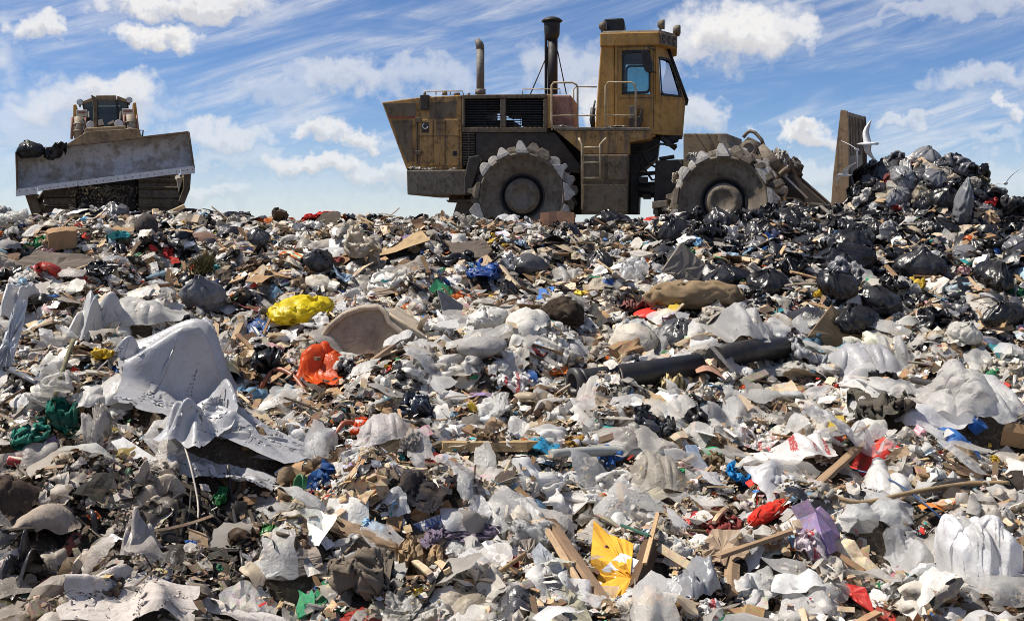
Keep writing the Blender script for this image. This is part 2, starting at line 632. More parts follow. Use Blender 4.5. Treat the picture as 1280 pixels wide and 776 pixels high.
M['litter'] = matte_mat('mixed_litter', src='attr', rough=0.8, dirt=0.55, dscale=9, bscale=70)
M['litter_film'] = film_mat('film_litter', src='attr', transl=0.40, dirt=0.42, rough=.42)
M['litter_clear'] = film_mat('clear_film_litter', src='attr', clear=0.36, transl=0.36, rough=0.20, dirt=0.16, crinkle=26, bd=.02)
M['litter_black'] = film_mat('black_film_litter', src='attr', transl=0.0, rough=0.3, dirt=0.3, dirt_col=(.10, .08, .06))
M['printed_card'] = matte_mat('printed_cardboard', rough=0.6, dirt=0.45, bscale=25, bdist=0.004, spec=.4, printed=True)
M['pipe'] = matte_mat('black_pipe', rough=0.45, dirt=0.22, spec=0.4, bscale=20, bdist=0.003)
M['tin'] = matte_mat('tin_plate', rough=0.32, dirt=0.45, spec=0.8, bscale=20, bdist=0.003, printed=True)
M['bottle'] = film_mat('bottle_plastic', clear=0.30, transl=0.25, rough=0.12, dirt=0.25, crinkle=30)
M['grass'] = matte_mat('weed', rough=0.9, dirt=0.4, bscale=60)


def soil_material():
    m, t, out = base_mat('trodden_soil')
    P = world_pos(t)
    n1 = t.noise(P, 3.0, 8, 0.68)
    n2 = t.noise(P, 28.0, 6, 0.7)
    c = t.mix(t.ramp(n1, 0.35, 0.65), (.055, .042, .030, 1), (.15, .118, .085, 1))
    c = t.mix(t.ramp(n2, 0.55, 0.68, 0, 0.8), c, (.34, .31, .27, 1))
    c = t.mix(t.ramp(n2, 0.42, 0.32, 0, 0.8), c, (.02, .016, .012, 1))
    p = principled(t, c, 0.95, 0.15, 0, t.math('ADD', n2, n1), 0.06, 0.9)
    t.l.new(p.outputs[0], out.inputs[0])
    return m


M['soil'] = soil_material()



# ------------------------------------------------------------------ the ground: one sheet out to the horizon
def build_ground():
    def axis(lo, hi, step, far):
        a = np.arange(lo, hi + 1e-6, step)
        out_ = [hi + (far - hi) * (i / 14) ** 2.2 for i in range(1, 15)]
        out_lo = [lo - (far + lo) * (i / 14) ** 2.2 for i in range(14, 0, -1)]
        return np.array(out_lo + list(a) + out_)
    xs = axis(-15, 15, 0.11, 3000)
    ys = axis(2.5, 30, 0.11, 3000)
    X, Y = np.meshgrid(xs, ys)
    Z = H(X, Y)
    V = np.stack([X, Y, Z], -1).reshape(-1, 3)
    ny, nx = X.shape
    i = np.arange(ny - 1)[:, None] * nx + np.arange(nx - 1)[None, :]
    Fq = np.stack([i, i + 1, i + nx + 1, i + nx], -1).reshape(-1, 4)
    o = link('ground', mesh_np('ground', V, Fq), M['soil'])
    tag(o, 'dark trodden soil and pulp under the refuse', 'ground', kind='structure')


build_ground()
# ------------------------------------------------------------------ machine materials
M['yellow'] = worn_mat('worn_yellow_paint', (.48, .25, .05), rust=(.22, .125, .05), wear=0.6, dustf=0.40, streak=0.75, dust=(.40, .29, .17), dark=(.06, .045, .032), darkf=0.6)
M['yellow_cab'] = worn_mat('cab_yellow_paint', (.53, .268, .045), rust=(.30, .15, .04), wear=0.4, dustf=0.28, streak=0.5, dust=(.46, .33, .18), dark=(.13, .085, .045), darkf=0.4)
M['sooty'] = worn_mat('sooty_paint', (.12, .09, .058), wear=0.55, dustf=0.3, streak=0.55, rust=(.16, .10, .045), dust=(.27, .21, .14), darkf=.5)
M['dark_steel'] = worn_mat('greasy_steel', (.032, .028, .025), wear=0.35, dustf=0.22, streak=0.3, dust=(.13, .11, .09), rough=0.6)
M['black_metal'] = worn_mat('black_metal', (.012, .012, .014), wear=0.15, dustf=0.10, streak=0.1, dust=(.10, .09, .08), rough=0.45, rust=(.05, .035, .025))
M['drum'] = worn_mat('drum_steel', (.15, .125, .095), wear=0.6, dustf=0.4, streak=0.35, dust=(.27, .22, .165), rust=(.11, .078, .048), scale=1.6, darkf=.5)
M['tooth'] = worn_mat('scoured_steel', (.36, .345, .325), wear=0.25, dustf=0.6, streak=0.25, dust=(.50, .475, .44), rust=(.19, .155, .12), darkf=0.5, scale=3, rough=0.5)
M['rusty'] = worn_mat('rusty_plate', (.25, .165, .095), wear=0.6, dustf=0.25, streak=0.6, rust=(.30, .18, .085), dust=(.34, .26, .18), darkf=.4)
M['blade_steel'] = worn_mat('polished_blade', (.60, .59, .59), wear=0.7, dustf=0.3, streak=0.25, rust=(.30, .22, .14), dust=(.56, .53, .48), dark=(.09, .075, .06), rough=0.45, metal=0.1, darkf=.4)
M['edge_steel'] = worn_mat('bright_edge', (.88, .87, .85), wear=0.12, dustf=0.3, streak=0.0, rust=(.30, .24, .18), dust=(.7, .68, .64), darkf=0.25, scale=2.4, rough=0.4)
M['rail'] = worn_mat('rail_paint', (.46, .33, .16), wear=0.4, dustf=0.5, streak=0.1, dust=(.5, .46, .38), scale=3)
M['grey_pipe'] = worn_mat('exhaust_steel', (.17, .16, .15), wear=0.45, dustf=0.3, streak=0.4, rust=(.12, .09, .07), scale=2)
M['cylinder'] = worn_mat('old_cylinder_paint', (.40, .34, .25), wear=0.4, dustf=0.4, streak=0.3, rust=(.22, .13, .07), scale=4)
M['tan_paint'] = worn_mat('dusty_tan_paint', (.40, .26, .10), wear=0.55, dustf=0.5, streak=0.45, rust=(.20, .13, .07), dust=(.38, .31, .22), scale=1.5)
M['white_paint'] = worn_mat('dirty_white_paint', (.74, .70, .63), wear=0.25, dustf=0.35, streak=0.2, rust=(.42, .28, .18), scale=4)
M['red_paint'] = worn_mat('red_stripe', (.33, .035, .02), wear=0.35, dustf=0.15, scale=6)
M['pale_red'] = worn_mat('faded_red', (.42, .16, .12), wear=0.35, dustf=0.4, scale=6)
M['rubber'] = plain_mat('rubber', (.015, .015, .015), 0.6)
M['lens'] = plain_mat('lamp_lens', (.55, .57, .58), 0.12)
M['glass'] = glass_mat('tinted_glass', (.50, .70, .68), 0.20)
M['glass_clear'] = glass_mat('windscreen_glass', (.72, .84, .84), 0.30)
M['interior'] = plain_mat('cab_interior', (.02, .022, .022), 0.8)


class Fr:
    """a horizontal frame: u forward, v into depth, w up; yaw turns u towards the camera"""

    def __init__(s, O, yaw):
        a = math.radians(yaw)
        s.O = np.array([O[0], O[1], 0.0])
        s.f = np.array([math.cos(a), -math.sin(a), 0])
        s.d = np.array([math.sin(a), math.cos(a), 0])
        s.up = np.array([0, 0, 1.0])

    def uw(s, px, py, v=0.0):
        r = (px - CX) / F_PX
        u = (r * (s.O[1] + v * s.d[1]) - s.O[0] - v * s.d[0]) / (s.f[0] - r * s.f[1])
        Y = s.O[1] + u * s.f[1] + v * s.d[1]
        return u, (CY - py) / F_PX * Y

    def W(s, u, v, w):
        return s.O + u * s.f + v * s.d + w * s.up

    def P(s, px, py, v=0.0):
        u, w = s.uw(px, py, v)
        return s.W(u, v, w)

    def ring(s, pts, v, vm=None):
        """photo points measured on plane vm, set at depth v"""
        r = []
        for (px, py) in pts:
            u, w = s.uw(px, py, v if vm is None else vm)
            r.append(s.W(u, v, w))
        return r

    def prism(s, mb, pts, v0, v1):
        return mb.prism(s.ring(pts, v0), s.ring(pts, v1, v0))

    def box(s, mb, u0, u1, v0, v1, w0, w1):
        return mb.box(s.W((u0 + u1) / 2, (v0 + v1) / 2, (w0 + w1) / 2), s.f * (u1 - u0), s.d * (v1 - v0), s.up * (w1 - w0))


def wall_hole(mb, c00, c10, c11, c01, hole, t, n):
    """a wall panel with a rectangular opening: corners, hole as (u0, v0, u1, v1) fractions, thickness along n"""
    c00, c10, c11, c01, n = map(np.asarray, (c00, c10, c11, c01, n))

    def pt(u, v):
        return (c00 * (1 - u) + c10 * u) * (1 - v) + (c01 * (1 - u) + c11 * u) * v
    u0, v0, u1, v1 = hole
    outer = [pt(0, 0), pt(1, 0), pt(1, 1), pt(0, 1)]
    inner = [pt(u0, v0), pt(u1, v0), pt(u1, v1), pt(u0, v1)]
    V = outer + inner + [p - n * t for p in outer] + [p - n * t for p in inner]
    F = []
    for i in range(4):
        j = (i + 1) % 4
        F.append((i, j, 4 + j, 4 + i))
        F.append((8 + j, 8 + i, 12 + i, 12 + j))
        F.append((4 + i, 4 + j, 12 + j, 12 + i))
        F.append((j, i, 8 + i, 8 + j))
    mb.add(V, F)
    return inner


def rounded_ring(c, k=4, r=0.12):
    """corner-rounded quad through four points"""
    c = [np.asarray(p) for p in c]
    out_ = []
    for i in range(4):
        p, a, b = c[i], c[i - 1], c[(i + 1) % 4]
        la, lb = np.linalg.norm(a - p), np.linalg.norm(b - p)
        rr = min(r, la * .45, lb * .45)
        s0, s1 = p + (a - p) / la * rr, p + (b - p) / lb * rr
        for j in range(k + 1):
            t = j / k
            out_.append((1 - t) ** 2 * s0 + 2 * t * (1 - t) * p + t * t * s1)
    return out_


def gasket(mb, ring, n, width=.03, t=.02):
    """a closed strip following a ring of points"""
    n = np.asarray(n)
    m = len(ring)
    c = sum(ring) / m
    ins = [p + (c - p) / np.linalg.norm(c - p) * width for p in ring]
    V = [p + n * t for p in ring] + [p + n * t for p in ins] + list(ring) + ins
    F = []
    for i in range(m):
        j = (i + 1) % m
        F += [(i, j, m + j, m + i), (m + i, m + j, 3 * m + j, 3 * m + i), (j, i, 2 * m + i, 2 * m + j)]
    mb.add(V, F)


# ------------------------------------------------------------------ the landfill compactor
def build_compactor():
    A = Fr(((652 - CX) / F_PX * 21.0, 21.0), 8.0)             # rear half; v = 0 is the outer face of the near wheels
    B = Fr((3.83, 19.97), 22.0)                               # front half, steered
    org = A.W(1.9, 1.75, -0.5)
    root = tag(empty('landfill_compactor', org), 'worn yellow landfill compactor with toothed steel wheels pushing a heap of bags', 'compactor')

    def fin(mb, name, mat, bevel=0.012, parent=root):
        o = mb.build(name, M[mat], None, (0, 0, 0), bevel)
        # mesh vertices are in world space: bring them into the parent's space
        off = Matrix.Translation(-Vector(org))
        o.data.transform(off)
        o.parent = parent
        return o

    # ---- wheels
    def wheel(Fm, u, w, v0, v1, R, near, label=None, tooth_mat='tooth', nt=13, rows=4):
        mb = MB()
        c = Fm.W(u, 0, w)
        prof = [(R, v1), (R, v0 + .02), (R - .012, v0), (R - .045, v0), (R - .055, v0 + .05), (R * .74, v0 + .10), (.43, v0 + .12), (.42, v0 + .24), (.345, v0 + .24), (.335, v0 + .10), (.30, v0 + .085), (.06, v0 + .075), (0, v0 + .075)] if near else \
               [(0, v0 + .1), (R - .05, v0 + .1), (R, v0), (R, v1), (R - .05, v1), (0, v1 - .1)]
        mb.lathe(c, Fm.d, Fm.f, Fm.up, prof, 56)
        o = fin(mb, 'wheel', 'drum', 0)
        mh = MB()
        if near:
            for k in range(10):
                th = 2 * math.pi * (k + .3) / 10
                p = c + (Fm.f * math.cos(th) + Fm.up * math.sin(th)) * .25 + Fm.d * (v0 + .09)
                mh.cyl(p, p - Fm.d * .03, .022, .02, 6)
            hub = MB()
            hub.lathe(c, Fm.d, Fm.f, Fm.up, [(.30, v0 + .08), (.295, v0 + .045), (.20, v0 + .035), (.19, v0 + .055), (0, v0 + .05)], 36)
            fin(hub, 'hub', 'drum', 0, o)
            rg = MB()
            rg.lathe(c, Fm.d, Fm.f, Fm.up, [(.435, v0 + .119), (.43, v0 + .112), (.40, v0 + .110), (.385, v0 + .20), (.355, v0 + .20), (.352, v0 + .11), (.338, v0 + .098), (.332, v0 + .10)], 44)
            fin(rg, 'hub_shadow_ring', 'black_metal', 0, o)  # black ring paints in the shadow of the recess round the hub
            fin(mh, 'bolt', 'dark_steel', 0, o)
        # teeth: one mesh, shared
        rnd = random.Random(int(u * 100) + near)
        h, b, tp, wd = .20, .155, .09, .26
        me = None
        for r in range(rows):
            vv = v0 + .10 + (v1 - v0 - .22) * r / (rows - 1)
            for k in range(nt):
                th = 2 * math.pi * (k + (r % 2) * .5) / nt + .1
                rad = Fm.f * math.cos(th) + Fm.up * math.sin(th)
                tan = -Fm.f * math.sin(th) + Fm.up * math.cos(th)
                if not near and (k + r) % 2:
                    continue
                t_ = MB()
                base = c + Fm.d * vv + rad * (R - .01)
                pts = []
                sk = rnd.uniform(-.35, .35)
                for (hh, bb, ww) in ((0, b, wd), (h * .38, b * .92, wd * .95), (h * .82, tp * .8, wd * .74), (h, tp * .32, wd * .62)):
                    jt = 1 + rnd.uniform(-.22, .20)
                    for (sx, sy) in ((-1, -1), (1, -1), (1, 1), (-1, 1)):
                        pts.append(base + rad * hh * jt + tan * (sx * bb * jt + hh * sk) + Fm.d * sy * ww / 2)
                F = [(3, 2, 1, 0), (12, 13, 14, 15)]
                for q in range(3):
                    for i in range(4):
                        j = (i + 1) % 4
                        F.append((q * 4 + i, q * 4 + j, q * 4 + 4 + j, q * 4 + 4 + i))
                t_.add(pts, F)
                fin(t_, 'tooth', tooth_mat if rnd.random() < .66 else 'drum', .006, o)
        return o

    uR, wR = A.uw(652, 245)
    uF, wF = B.uw(903, 252)
    wheel(A, uR, wR, 0, 1.05, .83, True)
    wheel(B, uF, wF, 0, 1.05, .83, True, nt=13)
    wheel(A, uR, wR, 2.45, 3.5, .83, False, nt=12, rows=3)
    wheel(B, uF, wF, 2.45, 3.5, .83, False, nt=12, rows=3)

    # ---- rear: engine enclosure
    vn, vf = .50, 3.0
    mb = MB()
    A.prism(mb, [(477, 128), (521, 122), (577, 119), (577, 212), (508, 212)], vn, vf)
    body = fin(mb, 'engine_cover', 'yellow', .02)
    mb = MB()
    A.prism(mb, [(479, 130), (520, 129), (520, 145), (486, 146)], vn - .012, vn - .001)
    A.prism(mb, [(537, 128), (570, 127), (570, 147), (537, 148)], vn - .012, vn - .001)
    fin(mb, 'sooty_band', 'sooty', 0)
    mb = MB()
    A.prism(mb, [(489, 151), (515, 151), (515, 200), (509, 203)], vn - .014, vn - .001)
    fin(mb, 'radiator_screen', 'sooty', 0)
    mb = MB()
    for (x0, x1) in ((485, 491), (493, 503), (505, 507), (509, 518)):
        A.prism(mb, [(x0, 146.2), (x1, 145.4), (x1 + .3, 147.4), (x0 + .8, 148.2)], vn - .020, vn - .003)
    fin(mb, 'red_lettering', 'red_paint', 0)
    mb = MB()
    A.prism(mb, [(525, 119), (535, 118.5), (535, 137), (525, 137)], vn - .10, vn + .3)
    fin(mb, 'hinge_box', 'dark_steel', .01)
    mb = MB()                                                  # door on the side, with seams, latch
    A.prism(mb, [(522.6, 149), (574, 149), (574, 207), (522.6, 207)], vn - .03, vn - .002)
    door = fin(mb, 'side_door', 'yellow', .012)
    mb = MB()
    A.prism(mb, [(527, 153), (536, 153), (536, 166), (527, 166)], vn - .036, vn - .031)
    fin(mb, 'latch_plate', 'dark_steel', 0, door)
    mb = MB()
    A.prism(mb, [(566, 189), (571, 189), (571, 195), (566, 195)], vn - .036, vn - .031)
    fin(mb, 'keyhole', 'black_metal', 0, door)
    mb = MB()
    cc = A.P(531.5, 157.5, vn - .04)
    mb.tube([cc + (A.f * math.cos(t) + A.up * math.sin(t)) * .055 for t in np.linspace(1.9, 6.0, 9)], .012, 6)
    fin(mb, 'latch_hook', 'edge_steel', 0, door)
    mb = MB()
    for x in (541, 556):
        A.prism(mb, [(x, 150), (x + .7, 150), (x + .7, 206), (x, 206)], vn - .036, vn - .031)
    A.prism(mb, [(523, 170), (573, 170), (573, 170.7), (523, 170.7)], vn - .0362, vn - .0312)
    fin(mb, 'panel_seam', 'black_metal', 0, door)
    for (x0, y0, x1, y1, n_) in ((580, 121, 681, 120.4, 18), (580, 162.5, 681, 162.5, 18), (573.5, 150, 573.5, 206, 9), (700, 166, 810, 166, 12), (730, 196, 784, 196, 9), (511, 217, 580, 217, 10)):
        vv = {162.5: vn - .022, 121: vn - .022, 150: vn - .032, 166: .298, 196: .233, 217: .178}[y0]
        for k in range(n_):
            p = A.P(x0 + (x1 - x0) * k / (n_ - 1), y0 + (y1 - y0) * k / (n_ - 1), vv)
            mb = MB()
            mb.cyl(p, p - A.d * .014, .016, .014, 6)
            fin(mb, 'rivet', 'sooty', 0)
    mb = MB()
    for (x, y) in ((521.5, 150), (521.5, 191)):
        A.prism(mb, [(x - 3, y - 2.5), (x + 5, y - 2.5), (x + 5, y + 2.5), (x - 3, y + 2.5)], vn - .09, vn - .032)
    A.prism(mb, [(520, 148), (521.4, 148), (521.4, 206), (520, 206)], vn - .04, vn - .002)
    fin(mb, 'hinge', 'sooty', .005)
    # grille bay with real openings on both sides
    mb = MB()
    A.prism(mb, [(577.4, 118.8), (683, 117.5), (683, 122.5), (577.4, 123.5)], vn - .02, vf)          # roof plate
    for (x0, x1) in ((577.4, 580.5), (625, 632), (679, 683.5)):
        for (v0, v1) in ((vn - .02, vn + .12), (vf - .12, vf)):
            A.prism(mb, [(x0, 123.7), (x1, 123.2), (x1, 159), (x0, 159)], v0, v1)
    A.prism(mb, [(577.4, 159), (683.5, 159), (683.5, 165.5), (577.4, 165.5)], vn - .02, vf)
    fin(mb, 'grille_frame', 'sooty', .012)
    for (x0, x1) in ((580.7, 624.8), (632.2, 678.8)):
        for vv in (vn + .04, vf - .06):
            mb = MB()
            for k in range(11):
                y = 125.5 + k * 3.1
                A.prism(mb, [(x0, y), (x1, y), (x1, y + 1.05), (x0, y + 1.05)], vv, vv + .05)
            for k in range(1, 5):
                x = x0 + (x1 - x0) * k / 5
                A.prism(mb, [(x - .35, 124), (x + .35, 124), (x + .35, 159), (x - .35, 159)], vv + .051, vv + .06)
            fin(mb, 'grille_slat', 'black_metal', 0)
    mb = MB()                                                  # engine block behind the grilles, with gaps beside it
    A.prism(mb, [(577.8, 123), (608, 123), (608, 159), (577.8, 159)], vn + .5, vf - .5)
    A.prism(mb, [(609, 122.6), (624, 122.6), (624, 135), (609, 135)], vn + .6, vf - .6)
    A.prism(mb, [(609, 150), (641, 150), (641, 158), (609, 158)], vn + .6, vf - .6)
    A.prism(mb, [(628, 122.6), (678, 122.6), (678, 142), (628, 142)], vn + .6, vf - .6)
    A.prism(mb, [(652, 143), (683, 143), (683, 158), (652, 158)], vn + .5, vf - .5)
    fin(mb, 'engine_block', 'black_metal', .02)
    # lower side: vent, dark lower body, sloping bracket
    mb = MB()
    A.prism(mb, [(577.4, 165.6), (594, 165.6), (594, 208), (577.4, 208)], vn + .06, vf)
    fin(mb, 'vent_box', 'black_metal', 0)
    mb = MB()
    for k in range(13):
        y = 167 + k * 3.15
        A.prism(mb, [(578.5, y), (593, y), (593, y + 1.0), (578.5, y + 1.0)], vn, vn + .05)
    A.prism(mb, [(585.4, 166), (586.2, 166), (586.2, 207.5), (585.4, 207.5)], vn - .012, vn - .002)
    fin(mb, 'vent_slat', 'sooty', 0)
    mb = MB()
    A.prism(mb, [(594, 165.6), (740, 165.6), (740, 268), (600, 268)], 1.12, 2.38)
    A.prism(mb, [(594.3, 165.6), (694, 165.6), (730, 212), (730, 218), (594.3, 200)], vn + .02, 1.1)
    fin(mb, 'rear_chassis', 'dark_steel', .02)
    # rear tank/bumper with dirt on it, flap, hitch
    mb = MB()
    A.prism(mb, [(508, 213), (583, 212.3), (583, 243.5), (509, 243.5)], .18, 3.3)
    fin(mb, 'counterweight', 'drum', .02)
    mb = MB()
    A.prism(mb, [(586, 196), (598, 194), (600, 199), (597, 212), (592, 226), (588, 243), (580, 243), (580, 222)], .02, .30)
    fin(mb, 'mud_flap', 'dark_steel', .02)
    mb = MB()
    A.prism(mb, [(561, 244), (581, 244), (581, 250), (561, 250)], 1.2, 1.9)
    fin(mb, 'hitch_plate', 'pale_red', .01)
    mb = MB()
    A.prism(mb, [(557, 250), (590, 249), (590, 253), (560, 253)], .9, 1.6)
    A.prism(mb, [(571, 253), (591, 253), (591, 266), (565, 272)], 1.0, 1.8)
    fin(mb, 'hitch', 'drum', .01)
    # exhaust, air intake with stays, roof rails
    mb = MB()
    b0 = A.P(600.5, 118, 1.5)
    t0 = A.P(600.5, 62, 1.5)
    mb.cyl(b0, t0, .082, .082, 18, True)
    mb.tube([t0, t0 + A.up * .08 - A.f * .01, A.P(599, 55, 1.5), A.P(596.5, 50, 1.5)], [.082, .085, .082, .055], 18)
    mb.cyl(b0, b0 + A.up * .1, .11, .11, 18)
    fin(mb, 'exhaust_pipe', 'grey_pipe', 0)
    mb = MB()
    vi = 1.5
    pc = lambda y, x=690.0: A.P(x, y, vi)
    mb.tube([pc(118, 691), pc(50, 691)], .10, 18)
    mb.tube([pc(50, 690), pc(44, 690), pc(30, 690), pc(28, 690)], [.11, .155, .165, .165], 20)
    mb.tube([pc(28, 690), pc(26.5, 690), pc(23.6, 690), pc(22, 690)], [.20, .22, .16, .10], 20)
    intake = fin(mb, 'air_intake', 'black_metal', 0)
    mb = MB()
    mb.tube([pc(118, 682.5), pc(42, 682.5), pc(36, 683.5), pc(34, 687)], .030, 8)
    mb.tube([pc(118, 686), pc(60, 685.5), pc(52, 688)], .022, 8)
    fin(mb, 'hose', 'black_metal', 0, intake)
    mb = MB()
    for (x0, y0, x1, y1) in ((663, 118, 681, 76), (708, 118, 697, 64)):
        mb.tube([pc(y0, x0), pc(y1, x1)], .013, 6)
    mb.tube([pc(64, 692), pc(64, 697)], .013, 6)
    fin(mb, 'stay', 'dark_steel', 0, intake)
    mb = MB()
    for vv in (vn + .1, 2.8):
        A.prism
        mb.tube([A.P(531, 119, vv), A.P(531, 114.3, vv), A.P(578, 114.0, vv), A.P(579.5, 119, vv)], .012, 6)
        for x in (545, 563):
            mb.tube([A.P(x, 114.3, vv), A.P(x, 119, vv)], .012, 6)
        mb.tube([A.P(653, 118, vv), A.P(653.5, 111.5, vv), A.P(700, 111.5, vv), A.P(700, 118, vv)], .012, 6)
    fin(mb, 'roof_rail', 'rail', 0)
    mb = MB()
    for (x, h_, r) in ((556, 4.5, .055), (571, 3, .07), (531, 4, .03), (586, 3, .03)):
        p = A.P(x, 119.3, 1.0)
        mb.cyl(p, p + A.up * h_ / 65, r, r * .9, 12)
    fin(mb, 'filler_cap', 'sooty', 0)
    # rusty air tank before the cab
    mb = MB()
    A.prism(mb, [(686, 119), (714, 119), (717, 158), (686, 158)], .75, 2.2)
    fin(mb, 'hydraulic_tank', 'pale_red', .03)
    tank = MB()
    A.prism(tank, [(683.8, 118), (689, 118), (689, 160), (683.8, 160)], vn + .02, 2.9)
    fin(tank, 'bulkhead', 'yellow', .01)

    # ---- platform, cabinet, ladder
    mb = MB()
    A.prism(mb, [(693, 159), (812, 159.5), (812, 163), (693, 163)], .28, 3.2)
    fin(mb, 'platform', 'drum', .01)
    mb = MB()
    A.prism(mb, [(695, 163.3), (815, 163.3), (815, 173), (787, 178), (787, 192.5), (729, 192.5)], .30, 1.1)
    fin(mb, 'platform_skirt', 'yellow', .012)
    mb = MB()
    A.prism(mb, [(727, 193), (786, 193), (784, 268), (727, 268)], .26, 1.1)
    cabn = fin(mb, 'step_cabinet', 'sooty', .015)
    mb = MB()
    for (x, y, w_, h_) in ((729, 195, 27, 32), (760, 195, 24, 30), (729, 231, 55, 34)):
        A.prism(mb, [(x, y), (x + w_, y), (x + w_, y + h_), (x, y + h_)], .235, .258)
    fin(mb, 'cabinet_panel', 'sooty', .008)
    mb = MB()
    for (x0, x1, bend) in ((727.5, 727.5, -4), (750, 750, 8)):
        mb.tube([A.P(x0 + bend, 173, .16), A.P(x0 + bend * .5, 176.5, .13), A.P(x0, 181, .12), A.P(x0, 262 if x0 < 740 else 224, .12)], .022, 8)
    for y in (184.5, 203, 222.5):
        mb.tube([A.P(727.5, y, .12), A.P(750, y, .12)], .020, 8)
    fin(mb, 'ladder', 'rail', 0)

    # handrails
    def rail(pts, r=.019, v=.33):
        q = MB()
        q.tube([A.P(x, y, v) for x, y in pts], r, 8)
        return q
    mb = rail([(690, 163), (689.5, 150), (689.5, 107), (692, 103.5), (716, 103.5), (720.5, 106), (722, 110), (722, 163)])
    mb.tube([A.P(689.5, 144.5, .33), A.P(722, 144.5, .33)], .016, 8)
    mb.tube([A.P(717, 160, .8), A.P(717, 112, .8), A.P(720, 108.5, .8), A.P(746, 109, .8)], .014, 8)
    mb.tube([A.P(722, 144.5, .5), A.P(745, 144.5, .5)], .014, 8)
    fin(mb, 'handrail', 'rail', 0)
    mb = rail([(757, 163), (757, 108), (760, 103), (789, 103), (793.5, 106), (794.5, 112), (794.5, 165)])
    mb.tube([A.P(757, 144, .33), A.P(794.5, 144, .33)], .016, 8)
    fin(mb, 'handrail', 'rail', 0)

    # ---- cab: octagon-cornered, windows as real openings
    vc = .75
    vb = 2 * 1.75 - vc

    def uat(px, v=vc):
        return A.uw(px, 120, v)[0]

    def wat(py, px=800, v=vc):
        return A.uw(px, py, v)[1]
    w_bot, w_belt, w_top = wat(168), wat(122), wat(57)
    u_back = uat(751)
    uD0, uD1 = uat(768.5), uat(819)
    uC1, uC0 = uat(849, 1.25), uat(819)
    cab = fin(A.box(MB(), u_back + .02, uD1, vc + .05, vb - .05, w_bot - .05, w_bot + .02), 'cab', 'yellow_cab', .01)

    def side(vs, n):
        q = MB()
        hole_w0, hole_w1 = wat(118), wat(63)
        # door panel with window
        inn = wall_hole(q, A.W(uD0, vs, w_bot), A.W(uD1, vs, w_bot), A.W(uD1, vs, w_top), A.W(uD0, vs, w_top),
                        ((uat(777.5) - uD0) / (uD1 - uD0), (hole_w0 - w_bot) / (w_top - w_bot), (uat(813) - uD0) / (uD1 - uD0), (hole_w1 - w_bot) / (w_top - w_bot)), .05, n)
        o = fin(q, 'door', 'yellow_cab', .006, cab)
        return o, inn
    doors = {}
    for vs, n in ((vc, -A.d), (vb, A.d)):
        o, inn = side(vs, n)
        rr = rounded_ring([p - n * .02 for p in inn], 4, .13)
        g = MB()
        gasket(g, [p + n * .03 for p in rounded_ring(inn, 4, .10)], n, .055, .012)
        fin(g, 'window_seal', 'rubber', 0, cab)
        gl = MB()
        gl.add(rr, [tuple(range(len(rr)))])
        fin(gl, 'window_pane', 'glass', 0, cab)
        # seams round the door and the grab panel
        q = MB()
        e = .012
        for (x0, y0, x1, y1) in ((772, 58.5, 772.8, 160), (816.6, 58.5, 817.4, 160), (772.8, 58.5, 816.6, 59.3), (772.8, 122.3, 816.6, 123.2)):
            q.prism([A.W(uat(a), vs, wat(b)) + n * .001 for a, b in ((x0, y0), (x1, y0), (x1, y1), (x0, y1))],
                    [A.W(uat(a), vs, wat(b)) + n * e for a, b in ((x0, y0), (x1, y0), (x1, y1), (x0, y1))])
        fin(q, 'door_seam', 'sooty', 0, cab)
    q = MB()                                                   # rear corner column, widening downward
    pts_o = [(751, 57), (768, 57), (768, 168), (743, 168)]
    A.prism(q, pts_o, vc + .02, vc + .35)
    a_ = A.ring(pts_o, vb - .35, vc)
    b_ = A.ring(pts_o, vb - .02, vc)
    q.prism(a_, b_)
    A.prism(q, [(752, 57), (757, 57), (757, 168), (746, 168)], vc + .36, vb - .36)
    fin(q, 'rear_column', 'yellow_cab', .02, cab)
    # corner facets and front, belt line is the widest
    uF_belt, uF_top, uF_bot = uat(857, 1.35), uat(834, 1.35), uat(853.5, 1.35)
    uS_belt, uS_top, uS_bot = uat(820), uat(820), uat(816)
    vq = 1.30
    for sgn in (0, 1):
        vs = vc if not sgn else vb
        vi2 = vq if not sgn else 3.5 - vq
        n = -A.d * .75 + A.f * .66 if not sgn else A.d * .75 + A.f * .66
        q = MB()
        inn = wall_hole(q, A.W(uS_belt, vs, w_belt), A.W(uF_belt, vi2, w_belt), A.W(uF_top, vi2, w_top), A.W(uS_top, vs, w_top), (.17, .04, .93, .80), .05, n)
        low = [A.W(uS_bot, vs, w_bot), A.W(uF_bot, vi2, w_bot), A.W(uF_belt, vi2, w_belt), A.W(uS_belt, vs, w_belt)]
        q.prism(low, [p - n * .05 for p in low])
        fin(q, 'corner_panel', 'yellow_cab', .006, cab)
        g = MB()
        gasket(g, [p + n * .004 for p in rounded_ring(inn, 4, .09)], n, .05, .012)
        fin(g, 'window_seal', 'rubber', 0, cab)
        gl = MB()
        rr = rounded_ring([p - n * .02 for p in inn], 4, .10)
        gl.add(rr, [tuple(range(len(rr)))])
        fin(gl, 'window_pane', 'glass', 0, cab)
    q = MB()
    fq = [A.W(uF_belt, vq, w_belt), A.W(uF_belt, 3.5 - vq, w_belt), A.W(uF_top, 3.5 - vq, w_top), A.W(uF_top, vq, w_top)]
    inn = wall_hole(q, *fq, (.05, .03, .95, .95), .05, A.f)
    low = [A.W(uF_bot, vq, w_bot), A.W(uF_bot, 3.5 - vq, w_bot), A.W(uF_belt, 3.5 - vq, w_belt), A.W(uF_belt, vq, w_belt)]
    q.prism(low, [p - A.f * .05 for p in low])
    fin(q, 'front_panel', 'drum', .006, cab)
    gl = MB()
    gl.add([p - A.f * .02 for p in inn], [(0, 1, 2, 3)])
    fin(gl, 'windscreen', 'glass_clear', 0, cab)
    q = MB()
